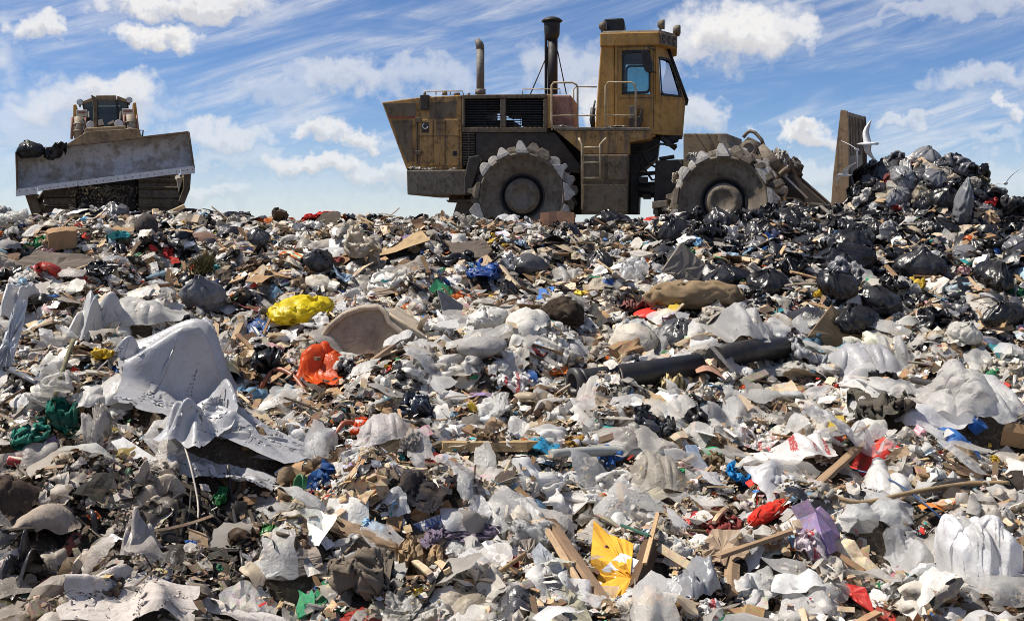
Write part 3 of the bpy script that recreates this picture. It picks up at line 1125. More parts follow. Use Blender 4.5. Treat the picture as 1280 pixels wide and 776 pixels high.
    for vv in (vq, 3.5 - vq):
        q.tube([A.W(uF_belt + .02, vv, w_belt), A.W(uF_top + .02, vv, w_top)], .035, 8)
    q.tube([A.W(uF_belt + .03, vq, w_belt), A.W(uF_belt + .03, 3.5 - vq, w_belt)], .03, 8)
    q.tube([A.W(uF_belt - .10, vq - .05, w_belt + .30), A.W(uF_belt + .02, vq + .10, w_belt + .02)], .018, 6)
    fin(q, 'window_frame', 'rubber', 0, cab)
    # roof: fascia all round, visor plate in front, light top
    wr0, wr1 = wat(57.5), wat(41)
    ro = [A.W(uat(750), vc - .06, 0), A.W(uat(824.5), vc - .06, 0), A.W(uat(846.5, 1.25), 1.25, 0), A.W(uat(846.5, 1.25), 3.5 - 1.25, 0), A.W(uat(824.5), vb + .06, 0), A.W(uat(750), vb + .06, 0)]
    q = MB()
    q.prism([p + A.up * wr0 for p in ro], [p + A.up * wr1 for p in ro])
    roof = fin(q, 'cab_roof', 'yellow_cab', .02, cab)
    q = MB()
    rc = sum(ro) / 6
    q.prism([rc + (p - rc) * .97 + A.up * (wr1 + .003) for p in ro], [rc + (p - rc) * .93 + A.up * (wr1 + .05) for p in ro])
    fin(q, 'roof_top', 'drum', .01, cab)
    q = MB()
    n = (-A.d * .75 + A.f * .66)
    a0, a1 = ro[1], ro[2]
    q.prism([a0 * .97 + a1 * .03 + A.up * (wr0 + .02) + n * .006, a1 * .97 + a0 * .03 + A.up * (wr0 + .02) + n * .006, a1 * .97 + a0 * .03 + A.up * (wr1 - .02) + n * .006, a0 * .97 + a1 * .03 + A.up * (wr1 - .02) + n * .006],
            [a0 * .97 + a1 * .03 + A.up * (wr0 + .02) + n * .02, a1 * .97 + a0 * .03 + A.up * (wr0 + .02) + n * .02, a1 * .97 + a0 * .03 + A.up * (wr1 - .02) + n * .02, a0 * .97 + a1 * .03 + A.up * (wr1 - .02) + n * .02])
    fin(q, 'visor_plate', 'drum', .004, cab)
    q = MB()                                                   # worn ring-shaped marks on the plate
    wm = (wr0 + wr1) / 2
    for k, fr in enumerate((.2, .5, .78)):
        c0 = a0 * (1 - fr) + a1 * fr + A.up * wm + n * .024
        e1 = (a1 - a0) / np.linalg.norm(a1 - a0)
        q.tube([c0 + e1 * .05 * math.cos(t) + A.up * .07 * math.sin(t) for t in np.linspace(.5, 5.6, 9)], .012, 5)
    fin(q, 'visor_mark', 'dark_steel', 0, cab)
    # air conditioner on the roof, lamps, mirror
    q = MB()
    A.prism(q, [(755, 24), (778, 22.5), (780.5, 25), (780.5, 39.5), (755, 40.5)], 1.0, 1.8)
    fin(q, 'roof_box', 'black_metal', .03, cab)
    for (x, y, v) in ((752, 33, .95), (825, 31, 1.0), (844.5, 37.5, 1.35), (844.0, 40, 2.3)):
        q = MB()
        p = A.P(x, y, v)
        b = A.P(x + 1.5, y + 9, v)
        q.tube([b, A.P(x, y + 5, v)], .022, 6)
        q.tube([p - A.f * .05, p + A.f * .0, p + A.f * .09], [.05, .09, .10], 12)
        la = fin(q, 'work_lamp', 'drum', 0, cab)
        q = MB()
        q.cyl(p + A.f * .092, p + A.f * .10, .085, .08, 12)
        fin(q, 'lamp_lens', 'lens', 0, cab)
    q = MB()
    mr = [A.P(x, y, .42) for x, y in ((801.5, 64), (805, 62), (811, 66), (814.5, 78), (815, 90), (811, 92), (806, 89), (802, 76))]
    q.prism(mr, [p + A.d * .05 + A.f * .02 for p in mr])
    q.tube([A.P(808, 63, .43), A.P(809, 59.5, .45), A.P(819, 63, .72)], .014, 6)
    q.tube([A.P(813, 88, .43), A.P(820, 91, .72)], .014, 6)
    fin(q, 'mirror', 'black_metal', .01, cab)
    q = MB()
    A.prism(q, [(787, 132), (796, 132), (796, 147), (787, 147)], .66, .745)
    fin(q, 'sign_plate', 'drum', .005, cab)
    q = MB()
    A.prism(q, [(786, 147), (799, 146), (802, 133), (804, 150), (798, 162), (786, 161)], .60, .745)
    fin(q, 'fire_extinguisher_bracket', 'dark_steel', .01, cab)
    # seat, steering wheel, floor inside the cab
    q = MB()
    us = uat(781, 1.75)
    A.box(q, us - .1, us + .42, 1.5, 2.0, w_bot + .45, w_bot + .58)
    q.prism([A.W(us - .16, 1.5, w_bot + .5), A.W(us + .02, 1.5, w_bot + .5), A.W(us - .06, 1.5, w_bot + 1.32), A.W(us - .22, 1.5, w_bot + 1.32)],
            [A.W(us - .16, 2.0, w_bot + .5), A.W(us + .02, 2.0, w_bot + .5), A.W(us - .06, 2.0, w_bot + 1.32), A.W(us - .22, 2.0, w_bot + 1.32)])
    A.box(q, us - .18, us - .06, 1.62, 1.88, w_bot + 1.34, w_bot + 1.55)
    fin(q, 'driver_seat', 'interior', .03, cab)
    q = MB()
    A.box(q, u_back + .1, u_back + .18, vc + .4, vb - .4, w_bot + .1, w_bot + 1.15)
    A.box(q, uF_bot - .35, uF_bot - .1, 1.5, 2.0, w_bot + .05, w_bot + .75)
    fin(q, 'dashboard', 'interior', .02, cab)
    q = MB()
    sc = A.W(uF_bot - .45, 1.75, w_bot + .82)
    q.tube([sc + A.d * .2 * math.cos(t) + (A.f * .35 + A.up * .9) * .2 * math.sin(t) for t in np.linspace(0, 2 * math.pi, 18)], .016, 6)
    q.tube([sc, A.W(uF_bot - .25, 1.75, w_bot + .6)], .02, 6)
    fin(q, 'steering_wheel', 'rubber', 0, cab)
    # cables and bits at the back of the cab
    q = MB()
    q.tube([A.P(741.5, 135, .9), A.P(740, 150, .9), A.P(742, 160, .9)], .05, 8)
    q.tube([A.P(744, 126, .9), A.P(742, 135, .9), A.P(743, 160, .9)], .02, 6)
    fin(q, 'hose_bundle', 'rubber', 0)

    # ---- articulation: dark frame work, gaps show the sky
    q = MB()
    A.prism(q, [(787, 178.5), (825, 171), (822, 196), (800, 214), (798, 268), (787, 268)], 1.0, 2.5)
    A.prism(q, [(740.5, 200), (790, 200), (790, 268), (740.5, 268)], 1.2, 2.3)
    A.prism(q, [(799, 228), (838, 226), (838, 246), (799, 246)], 1.1, 2.3)
    A.prism(q, [(825.5, 171), (850, 169), (848, 176), (833, 182)], 1.1, 1.5)
    fin(q, 'articulation_frame', 'black_metal', .02)
    q = MB()
    for (p0, p1, r) in (((800, 218), (842, 214), .04), ((796, 236), (838, 240), .055), ((826, 172), (845, 186), .05), ((824, 199), (843, 196), .04)):
        q.tube([A.P(*p0, .95), A.P(*p1, .95)], r, 8)
    for (p0, p1, p2, p3) in (((800, 185), (812, 205), (825, 212), (848, 205)), ((798, 200), (815, 225), (830, 224), (850, 220)), ((790, 190), (806, 190), (826, 180), (846, 182))):
        q.tube([A.P(*p, .9) for p in (p0, p1, p2, p3)], .024, 7)
    for (x, y, w_, h_) in ((800, 221, 10, 8), (813, 232, 12, 9), (804, 243, 10, 6), (826, 214, 9, 9)):
        A.prism(q, [(x, y), (x + w_, y), (x + w_, y + h_), (x, y + h_)], .86, 1.0)
    fin(q, 'hydraulic_hose', 'dark_steel', 0)

    # ---- front half: frame block, push arm, cylinder, blade
    q = MB()
    B.prism(q, [(854, 167), (909, 167), (909.5, 178), (914, 188), (925, 200), (925, 240), (854, 240)], .95, 2.5)
    fin(q, 'front_chassis', 'sooty', .02)
    q = MB()
    B.prism(q, [(819, 201), (853.5, 199), (853.5, 205), (842, 268), (816, 268)], .95, 2.5)
    fin(q, 'pivot_block', 'dark_steel', .02)
    q = MB()
    B.prism(q, [(815, 252), (834, 250), (834, 258), (815, 261)], .4, .9)
    B.prism(q, [(818, 261), (822, 261), (822, 274), (818, 274)], .5, .7)
    fin(q, 'step_bracket', 'drum', .01)
    q = MB()
    B.prism(q, [(897, 167), (909, 167), (909.5, 178), (915, 187), (908, 190), (899, 183)], .80, .94)
    fin(q, 'frame_gusset', 'drum', .01)
    q = MB()
    B.prism(q, [(923, 183), (935, 171), (946, 177), (951, 192), (940, 196), (925, 192)], 1.1, 1.7)
    q.lathe(B.P(936, 186, 1.05), B.d, B.f, B.up, [(.16, .1), (.16, 0), (.10, -.02), (.09, .02), (0, .0)], 20)
    fin(q, 'trunnion', 'drum', .01)
    q = MB()
    q.tube([B.P(929, 172, 1.3), B.P(934, 166, 1.3), B.P(938, 164, 1.3), B.P(944, 166, 1.3), B.P(952, 175, 1.3), B.P(955, 183, 1.3)], .034, 8)
    fin(q, 'lift_hose', 'drum', 0)
    q = MB()
    q.tube([B.P(948, 186, 1.2), B.P(978, 217, 1.2)], .14, 16)
    q.tube([B.P(976, 215, 1.2), B.P(980, 219, 1.2)], .165, 16)
    lift = fin(q, 'lift_cylinder', 'drum', 0)
    q = MB()
    q.tube([B.P(979, 218, 1.2), B.P(1010, 248, 1.2)], .055, 12)
    fin(q, 'rod', 'edge_steel', 0, lift)
    q = MB()
    B.prism(q, [(965, 225), (990, 218), (1040, 262), (1040, 276), (985, 268)], 1.15, 1.5)
    B.prism(q, [(960, 196), (985, 200), (996, 225), (975, 225)], 1.3, 2.3)
    B.prism(q, [(940, 196), (990, 205), (992, 262), (940, 262)], 1.6, 2.4)
    q.prism(B.ring([(965, 225), (990, 218), (1040, 262), (1040, 276), (985, 268)], 2.1, 1.15), B.ring([(965, 225), (990, 218), (1040, 262), (1040, 276), (985, 268)], 2.5, 1.15))
    fin(q, 'push_arm', 'dark_steel', .02)
    q = MB()                                                   # scraper bar and cleaner teeth over the wheel
    for k in range(5):
        x, y = 918 + k * 12, 190 + k * 8 + (k > 2) * 5
        B.prism(q, [(x, y), (x + 9, y - 4), (x + 13, y + 3), (x + 4, y + 8)], -.02, .25)
    fin(q, 'scraper', 'drum', .01)
    vb0, vb1 = -.35, 3.85
    q = MB()
    prof = [(1051.5, 138), (1058.5, 139.5), (1056.5, 165), (1056, 200), (1058, 240), (1062, 282), (1036, 282), (1039, 262), (1042, 220), (1047.5, 170)]
    lift_far = B.up * .26
    q.prism(B.ring(prof, vb0 + .09, vb0 + .09), [p + lift_far for p in B.ring(prof, vb1 - .09, vb0 + .09)])
    blade = fin(q, 'blade', 'rusty', .006)
    q = MB()
    prof_e = [(1050.8, 137.2), (1059.2, 138.5), (1061, 160), (1061, 240), (1065, 283), (1035, 283), (1038.2, 262), (1041.2, 220), (1046.8, 170)]
    B.prism(q, prof_e, vb0 + .02, vb0 + .088)
    fin(q, 'blade_end_plate', 'rusty', .006, blade)
    q = MB()
    q.prism([p + lift_far for p in B.ring(prof_e, vb1 - .088, vb0)], [p + lift_far for p in B.ring(prof_e, vb1 - .02, vb0)])
    fin(q, 'blade_end_plate', 'rusty', .006, blade)
    q = MB()
    for v in np.linspace(vb0 + .3, vb1 - .3, 12):
        ri = [(1057, 145), (1058.4, 143), (1057.6, 195), (1056.4, 195)]
        up_ = lift_far * (v - vb0) / (vb1 - vb0)
        q.prism([p + up_ for p in B.ring(ri, v, vb0)], [p + up_ for p in B.ring(ri, v + .05, vb0)])
    fin(q, 'blade_rib', 'rusty', 0, blade)
    return root


build_compactor()


# ------------------------------------------------------------------ the bulldozer
def build_dozer():
    Yb = 25.6
    D = Fr(((131 - CX) / F_PX * Yb, Yb), -20.0)                # u to the image right, v away from the camera
    org = D.W(0, 2.5, 0.0)
    root = tag(empty('bulldozer', org), 'tracked bulldozer facing us with its wide scratched blade tilted over the crest', 'bulldozer')

    def fin(mb, name, mat, bevel=0.012, parent=root):
        o = mb.build(name, M[mat], None, (0, 0, 0), bevel)
        o.data.transform(Matrix.Translation(-Vector(org)))
        o.parent = parent
        return o
    # blade: concave plate from rows of points across
    TL, TR, BR, BL = (20.6, 190), (235.5, 165.5), (242, 209), (22, 237)
    q = MB()
    nx, nz = 28, 10
    V, F = [], []
    for k in range(2):
        for j in range(nz + 1):
            t = j / nz
            bow = .28 * (1 - (2 * t - 1) ** 2) + (.10 * t) + k * .07
            for i in range(nx + 1):
                s = i / nx
                px = (BL[0] * (1 - s) + BR[0] * s) * (1 - t) + (TL[0] * (1 - s) + TR[0] * s) * t
                py = (BL[1] * (1 - s) + BR[1] * s) * (1 - t) + (TL[1] * (1 - s) + TR[1] * s) * t
                u, w = D.uw(px, py, 0)
                V.append(D.W(u, bow, w))
    n1 = (nx + 1) * (nz + 1)
    for k in range(2):
        for j in range(nz):
            for i in range(nx):
                a = k * n1 + j * (nx + 1) + i
                F.append((a, a + 1, a + nx + 2, a + nx + 1))
    for i in range(nx):
        for j in (0, nz):
            a = j * (nx + 1) + i
            F.append((a, a + 1, n1 + a + 1, n1 + a))
    for j in range(nz):
        for i in (0, nx):
            a = j * (nx + 1) + i
            F.append((a, a + nx + 1, n1 + a + nx + 1, n1 + a))
    q.add(V, F)
    blade = fin(q, 'blade', 'blade_steel', 0)
    for (T, Bt, s) in ((TL, BL, -1), (TR, BR, 1)):
        q = MB()                                               # end plates
        ring = [(T[0], T[1]), (T[0] + s * 1.3, T[1]), (Bt[0] + s * 1.3, Bt[1] + 1), (Bt[0], Bt[1])]
        q.prism(D.ring(ring, -.10, 0), D.ring(ring, .42, 0))
        fin(q, 'blade_end_plate', 'rusty', .005, blade)
    q = MB()                                                   # top lip, rusty stained
    q.prism(D.ring([(20, 188.3), (236, 163.8), (236, 166.5), (20, 191)], .03, 0), D.ring([(20, 188.3), (236, 163.8), (236, 166.5), (20, 191)], .17, 0))
    fin(q, 'blade_lip', 'rusty', .005, blade)
    for (x0, x1, dy0, dy1) in ((20, 47, 1.5, 8.5), (47.6, 97, 0.5, 5.5), (97.6, 225, 0.5, 6.0), (225.6, 243.5, .5, 8)):
        q = MB()
        yb = lambda x: BL[1] + (BR[1] - BL[1]) * (x - BL[0]) / (BR[0] - BL[0])
        ring = [(x0, yb(x0) + dy0 - 2), (x1, yb(x1) + dy0 - 2), (x1, yb(x1) + dy1), (x0, yb(x0) + dy1)]
        q.prism(D.ring(ring, -.07, 0), D.ring(ring, -.005, 0))
        ce = fin(q, 'cutting_edge', 'edge_steel', .004, blade)
        q = MB()
        for k in range(max(3, int((x1 - x0) / 9))):
            x = x0 + (k + .5) * (x1 - x0) / max(3, int((x1 - x0) / 9))
            p = D.P(x, yb(x) + 2.6, -.072)
            q.cyl(p, p - D.d * .012, .014, .012, 6)
        fin(q, 'edge_bolt', 'drum', 0, blade)
    q = MB()                                                   # spill guard above the blade
    ring = [(80, 181.5), (109, 164), (172, 160), (178, 170)]
    q.prism(D.ring(ring, .15, 0), D.ring(ring, .24, 0))
    fin(q, 'spill_guard', 'tan_paint', .01, blade)
    for ring in ([(29, 241), (40, 240), (50, 262), (46, 274), (40, 274)], [(231, 214), (240.5, 212), (239, 236), (231, 256), (224, 252), (230, 236)]):
        q = MB()                                               # push arms and blade braces
        q.prism(D.ring(ring, .35, 0), D.ring(ring, 3.2, 0))
        fin(q, 'push_arm', 'sooty', .02)
    q = MB()
    q.tube([D.P(57, 240, .6), D.P(47, 254, 1.2)], .07, 10)
    fin(q, 'tilt_brace', 'sooty', .01)
    q = MB()
    q.tube([D.P(222, 222, .6), D.P(230, 238, 1.2)], .07, 10)
    q.prism(D.ring([(222, 222), (231, 220), (225, 240)], .5, 0), D.ring([(222, 222), (231, 220), (225, 240)], .6, 0))
    fin(q, 'tilt_brace', 'white_paint', .01)
    # tracks: chain of grouser plates round a long oval
    for (xa, xb) in ((56, 95), (173, 224)):
        q = MB()
        ua, ub = D.uw(xa, 240, .9)[0], D.uw(xb, 240, .9)[0]
        w0 = 0.0
        q2 = MB()
        path = []
        L, r = 2.6, .52
        for t in np.linspace(-math.pi / 2, math.pi / 2, 9):
            path.append((1.0 - r * math.cos(t) + .1, w0 + r + r * math.sin(t)))
        path += [(1.1 + L * k / 8, w0 + 2 * r) for k in range(1, 8)]
        for t in np.linspace(math.pi / 2, -math.pi / 2, 9):
            path.append((1.1 + L + r * math.cos(t), w0 + r + r * math.sin(t)))
        path += [(1.1 + L - L * k / 8, w0) for k in range(1, 8)]
        n = len(path)
        for i in range(n):
            (v0, z0), (v1, z1) = path[i], path[(i + 1) % n]
            dv, dz = v1 - v0, z1 - z0
            l = math.hypot(dv, dz)
            nv, nz_ = -dz / l, dv / l
            c = D.W((ua + ub) / 2, (v0 + v1) / 2, (z0 + z1) / 2)
            ax = D.d * dv + D.up * dz
            no = D.d * nv + D.up * nz_
            q2.box(c, D.f * (ub - ua), ax * .96, no * .05)
            q2.box(c + no * .06 - ax * .35, D.f * (ub - ua), ax / l * .03, no * .08)
        fin(q2, 'track', 'drum', 0)
        q = MB()
        D.box(q, ua + .08, ub - .08, .95, 3.8, w0 + .12, w0 + .9)
        fin(q, 'track_frame', 'dark_steel', .03)
    # hull under the blade, hood, cab
    q = MB()
    uL, uR2 = D.uw(97, 240, 1.2)[0], D.uw(170, 240, 1.2)[0]
    D.box(q, uL, uR2, .9, 4.2, .22, 1.5)
    D.box(q, uL + .1, uR2 - .1, .6, 2.2, 1.5, D.uw(131, 176, .6)[1])
    fin(q, 'hull', 'black_metal', .03)
    v_c = 1.7

    class RP:
        """front ring remembered so that the back ring has the same outline"""
        v = None

    def ring(pts, v):
        key = tuple(pts)
        if RP.v is not None and RP.v[0] == key:
            vm = RP.v[1]
            RP.v = None
        else:
            vm = v
            RP.v = (key, v)
        return D.ring(pts, v, vm)
    # rollover posts either side
    q = MB()
    for pts in ([(91.5, 131), (95.5, 130.5), (96, 170), (91, 170)], [(166, 128.5), (170, 128), (175, 168), (170, 168)]):
        q.prism(ring(pts, v_c - .1), ring(pts, v_c + 1.6))
    fin(q, 'roll_post', 'yellow_cab', .02)
    q = MB()                                                   # roof: centre and two dropped shoulders
    q.prism(ring([(120, 119.5), (145, 119.3), (146, 125), (119, 125)], v_c + .1), ring([(120, 119.5), (145, 119.3), (146, 125), (119, 125)], v_c + 1.7))
    q.prism(ring([(101.5, 127.5), (118.8, 120.5), (118.6, 125), (103, 131)], v_c + .15), ring([(101.5, 127.5), (118.8, 120.5), (118.6, 125), (103, 131)], v_c + 1.6))
    q.prism(ring([(146.4, 119.8), (159, 124.5), (160, 129), (146.6, 124.6)], v_c + .15), ring([(146.4, 119.8), (159, 124.5), (160, 129), (146.6, 124.6)], v_c + 1.6))
    cab = fin(q, 'cab_roof', 'tan_paint', .012)
    q = MB()
    for pts in ([(119, 125.2), (122, 125.2), (124, 165), (120, 165)], [(144.5, 125.2), (147.5, 125.2), (152, 165), (148, 165)], [(103.5, 131), (105, 131), (109, 166), (106, 166)], [(158.5, 129), (160.5, 129), (163, 166), (160, 166)]):
        q.prism(ring(pts, v_c + .12), ring(pts, v_c + .22))
        q.prism(ring(pts, v_c + 1.4), ring(pts, v_c + 1.5))
    for pts in ([(120, 160), (152, 160), (152, 166), (120, 166)],):
        q.prism(ring(pts, v_c + .1), ring(pts, v_c + .25))
    fin(q, 'window_frame', 'black_metal', .005)
    for pts in ([(122.2, 125.5), (144.3, 125.5), (147.8, 160), (124, 160)], [(105.2, 130.5), (118.8, 125.5), (119.8, 164), (109, 164)], [(147.7, 125.5), (158.3, 129.3), (159.8, 164), (152, 164)]):
        q = MB()
        q.add(ring(pts, v_c + .17), [(0, 1, 2, 3)])
        fin(q, 'window_pane', 'glass', 0)
    q = MB()
    D.box(q, D.uw(124, 150, v_c)[0], D.uw(147, 150, v_c)[0], v_c + .9, v_c + 1.2, D.uw(131, 166, v_c)[1], D.uw(131, 140, v_c)[1])
    q.prism(ring([(104, 133), (160, 133), (160, 166), (104, 166)], v_c + 1.52), ring([(104, 133), (160, 133), (160, 166), (104, 166)], v_c + 1.58))
    fin(q, 'driver_seat', 'interior', .05)
    q = MB()                                                   # exhaust with a cut top
    q.prism(ring([(113.5, 118), (117, 120), (121, 122), (121.5, 161), (117, 161), (116, 130)], v_c - .9), ring([(113.5, 118), (117, 120), (121, 122), (121.5, 161), (117, 161), (116, 130)], v_c - .72))
    fin(q, 'exhaust_pipe', 'sooty', .03)
    q = MB()
    q.prism(ring([(106, 160), (157, 157), (160, 178), (104, 182)], v_c - 1.2), ring([(106, 160), (157, 157), (160, 178), (104, 182)], v_c + .5))
    fin(q, 'hood', 'tan_paint', .03)
    # lamp boxes, lift cylinders, round head lamps
    for (x0, x1, y0, y1) in ((95, 109, 137.5, 146), (152.5, 167, 136, 143.5)):
        q = MB()
        q.prism(ring([(x0, y0), (x1, y0), (x1, y1), (x0, y1)], v_c - .45), ring([(x0, y0), (x1, y0), (x1, y1), (x0, y1)], v_c - .15))
        lb = fin(q, 'lamp_box', 'white_paint', .015)
        q = MB()
        q.prism(ring([(x0 + 2, y0 + 2), (x1 - 2, y0 + 2), (x1 - 2, y0 + 4.5), (x0 + 2, y0 + 4.5)], v_c - .462), ring([(x0 + 2, y0 + 2), (x1 - 2, y0 + 2), (x1 - 2, y0 + 4.5), (x0 + 2, y0 + 4.5)], v_c - .452))
        fin(q, 'reflector', 'pale_red', 0, lb)
    for (x0, y0, x1, y1) in ((98, 147, 98.5, 174), (162.5, 144, 165, 172)):
        q = MB()
        a, b = D.P(x0, y0, v_c - .5), D.P(x1, y1, v_c - .6)
        q.tube([a, b], .10, 14)
        for t in (.3, .62):
            q.tube([a + (b - a) * t, a + (b - a) * (t + .06)], .125, 14)
        fin(q, 'lift_cylinder', 'cylinder', 0)
        q = MB()
        q.tube([a - D.f * .14, b - D.f * .16], .03, 8)
        q.tube([a + D.f * .16, b + D.f * .12], .022, 8)
        fin(q, 'hydraulic_line', 'pale_red', 0)
    for (x, y) in ((113.5, 157), (148.5, 155.5)):
        q = MB()
        p = D.P(x, y, v_c - .7)
        q.tube([p + D.d * .2, p, p - D.d * .03], [.06, .12, .125], 14)
        hl = fin(q, 'headlight', 'dark_steel', 0)
        q = MB()
        q.cyl(p - D.d * .031, p - D.d * .045, .11, .10, 14)
        fin(q, 'lamp_lens', 'lens', 0, hl)
    for (x, y) in ((100, 128), (161.5, 125.5)):
        q = MB()
        p = D.P(x, y, v_c + .1)
        q.tube([p + D.d * .12, p, p - D.d * .03], [.04, .075, .08], 12)
        q.tube([p, p - D.up * .12], .02, 6)
        hl = fin(q, 'work_lamp', 'dark_steel', 0)
        q = MB()
        q.cyl(p - D.d * .031, p - D.d * .04, .07, .065, 12)
        fin(q, 'lamp_lens', 'lens', 0, hl)
    q = MB()
    for s in (-1, 1):
        x0 = 131 + s * 26
        q.tube([D.P(x0, 150, v_c - .3), D.P(x0 - s * 3, 158, v_c - .5), D.P(x0 - s * 9, 163, v_c - .6), D.P(x0 - s * 14, 160, v_c - .6)], .03, 8)
        q.tube([D.P(x0 - s * 6, 140, v_c), D.P(x0 - s * 7, 155, v_c - .3), D.P(x0 - s * 4, 166, v_c - .4)], .03, 8)
    fin(q, 'hydraulic_hose', 'rubber', 0)
    q = MB()
    q.tube([D.P(175, 168, v_c), D.P(174.5, 163, v_c), D.P(179, 163.2, v_c), D.P(178, 171, v_c)], .02, 6)
    fin(q, 'grab_handle', 'dark_steel', 0)
    q = MB()
    q.prism(ring([(122.5, 150), (128, 149), (130, 156), (122.5, 157)], v_c - .2), ring([(122.5, 150), (128, 149), (130, 156), (122.5, 157)], v_c + .0))
    q.prism(ring([(134, 154), (142, 150), (143, 153), (136, 156)], v_c - .2), ring([(134, 154), (142, 150), (143, 153), (136, 156)], v_c - .1))
    fin(q, 'notice', 'white_paint', 0)
    return root, D


DOZER, DZ = build_dozer()
# ------------------------------------------------------------------ shapes of refuse: small cloth simulations run in numpy
def grid_faces(nx, ny):
    i = np.arange(ny - 1)[:, None] * nx + np.arange(nx - 1)[None, :]
    return np.stack([i, i + 1, i + nx + 1, i + nx], -1).reshape(-1, 4)


def grid_edges(nx, ny):
    idx = np.arange(nx * ny).reshape(ny, nx)
    st = [np.stack([idx[:, :-1].ravel(), idx[:, 1:].ravel()], 1), np.stack([idx[:-1].ravel(), idx[1:].ravel()], 1),
          np.stack([idx[:-1, :-1].ravel(), idx[1:, 1:].ravel()], 1), np.stack([idx[:-1, 1:].ravel(), idx[1:, :-1].ravel()], 1)]
    bd = [np.stack([idx[:, :-2].ravel(), idx[:, 2:].ravel()], 1), np.stack([idx[:-2].ravel(), idx[2:].ravel()], 1)]
    return np.concatenate(st), np.concatenate(bd)


def relax(P, E, L, deg, k=1.0, n=1, only_short=False):
    i, j = E[:, 0], E[:, 1]
    N = len(P)
    for _ in range(n):
        d = P[j] - P[i]
        l = np.sqrt((d * d).sum(1)) + 1e-9
        q = (l - L) / l * 0.5 * k
        if only_short:
            q = np.minimum(q, 0)
        d *= q[:, None]
        for a in range(3):
            P[:, a] += (np.bincount(i, d[:, a], N) - np.bincount(j, d[:, a], N)) / deg * 1.7
    return P


def vdeg(E, N):
    return np.maximum(np.bincount(E[:, 0], minlength=N) + np.bincount(E[:, 1], minlength=N), 1) * 1.0


def crumple(n, seed, target=(.42, .42, .2), steps=46, stiff=0.25, aspect=1.0, ny=None, fine=True):
    """a sheet squeezed into a shrinking ellipsoid and pressed on the floor"""
    r = np.random.default_rng(seed)
    ny = ny or n
    x, y = np.meshgrid(np.linspace(-.5, .5, n), np.linspace(-.5, .5, ny) * aspect)
    P = np.stack([x.ravel(), y.ravel(), np.zeros(x.size)], 1)
    Es, Eb = grid_edges(n, ny)
    Ls = np.linalg.norm(P[Es[:, 0]] - P[Es[:, 1]], axis=1)
    Lb = np.linalg.norm(P[Eb[:, 0]] - P[Eb[:, 1]], axis=1) * .62
    ds, db = vdeg(Es, len(P)), vdeg(Eb, len(P))
    u, v = P[:, 0].copy(), P[:, 1].copy()
    for lam, cnt in (((.75, 3), (.42, 4), (.25, 5), (.15, 5)) if fine else ((.9, 3), (.6, 3), (.38, 3), (.10, 3))):     # folds of several sizes, in all directions
        for _ in range(cnt):
            th, k, ph = r.uniform(0, 6.28), 6.283 / lam * r.uniform(.8, 1.25), r.uniform(0, 6.28)
            dv = r.normal(size=3) * np.array([.8, .8, 1.2])
            P += (lam * .16 * np.sin(k * (u * math.cos(th) + v * math.sin(th)) + ph))[:, None] * dv
    for _ in range(3):
        th, c0, a = r.uniform(0, 6.28), r.uniform(-.3, .3), r.uniform(.4, 1.2) * r.choice([-1, 1])
        P[:, 2] += a * np.maximum(0, u * math.cos(th) + v * math.sin(th) - c0)
    P -= P.mean(0)
    t1 = np.array(target)
    P *= (t1 * 1.15) / np.sqrt((P ** 2).mean(0)) * .56
    for s in range(steps):
        q = np.sqrt(((P / t1) ** 2).sum(1))
        m = q > 1
        P[m] *= (1 - (1 - 1 / q[m]) * .5)[:, None]
        P *= .992
        P[:, 2] -= .001
        relax(P, Es, Ls, ds, 1.0, 2)
        relax(P, Eb, Lb, db, stiff, 1, True)
        P[:, 2] = np.maximum(P[:, 2], -t1[2] * .7)
    relax(P, Es, Ls, ds, 1.0, 4)
    P[:, 2] -= P[:, 2].min()
    P[:, :2] -= (P[:, :2].max(0) + P[:, :2].min(0)) / 2
    return P, grid_faces(n, ny)


def drape(n, seed, bumps=5, height=.22, squeeze=.80, aspect=.75, steps=60, ny=None):
    """a sheet let fall over lumps and pushed together so that it wrinkles"""
    r = np.random.default_rng(seed)
    ny = ny or max(6, int(n * aspect))
    x, y = np.meshgrid(np.linspace(-.5, .5, n), np.linspace(-.5, .5, ny) * aspect)
    P = np.stack([x.ravel(), y.ravel(), np.full(x.size, height)], 1)
    Es, Eb = grid_edges(n, ny)
    Ls = np.linalg.norm(P[Es[:, 0]] - P[Es[:, 1]], axis=1)
    Lb = np.linalg.norm(P[Eb[:, 0]] - P[Eb[:, 1]], axis=1) * .75
    ds, db = vdeg(Es, len(P)), vdeg(Eb, len(P))
    B = [(r.uniform(-.35, .35), r.uniform(-.35, .35) * aspect, r.uniform(.06, .2), r.uniform(.4, 1) * height) for _ in range(bumps)]

    def floor(X, Y):
        z = 0
        for bx, by, s, h in B:
            z = np.maximum(z, h * np.exp(-((X - bx) ** 2 + (Y - by) ** 2) / (2 * s * s)))
        return z
    for _ in range(5):
        th, c0, a = r.uniform(0, 6.28), r.uniform(-.3, .3), r.uniform(.15, .5) * r.choice([-1, 1])
        P[:, 2] += a * np.maximum(0, P[:, 0] * math.cos(th) + P[:, 1] * math.sin(th) - c0)
    P += r.normal(0, .012, P.shape)
    for s in range(steps):
        f = 1 - (1 - squeeze) / steps * 1.5
        if s < steps * .66:
            P[:, :2] *= f
        P += r.normal(0, .006, P.shape) * (s < steps * .8)
        P[:, 2] -= .006
        relax(P, Es, Ls, ds, 1.0, 3)
        relax(P, Eb, Lb, db, .35, 1, True)
        P[:, 2] = np.maximum(P[:, 2], floor(P[:, 0], P[:, 1]))
    P[:, 2] -= P[:, 2].min()
    return P, grid_faces(n, ny)


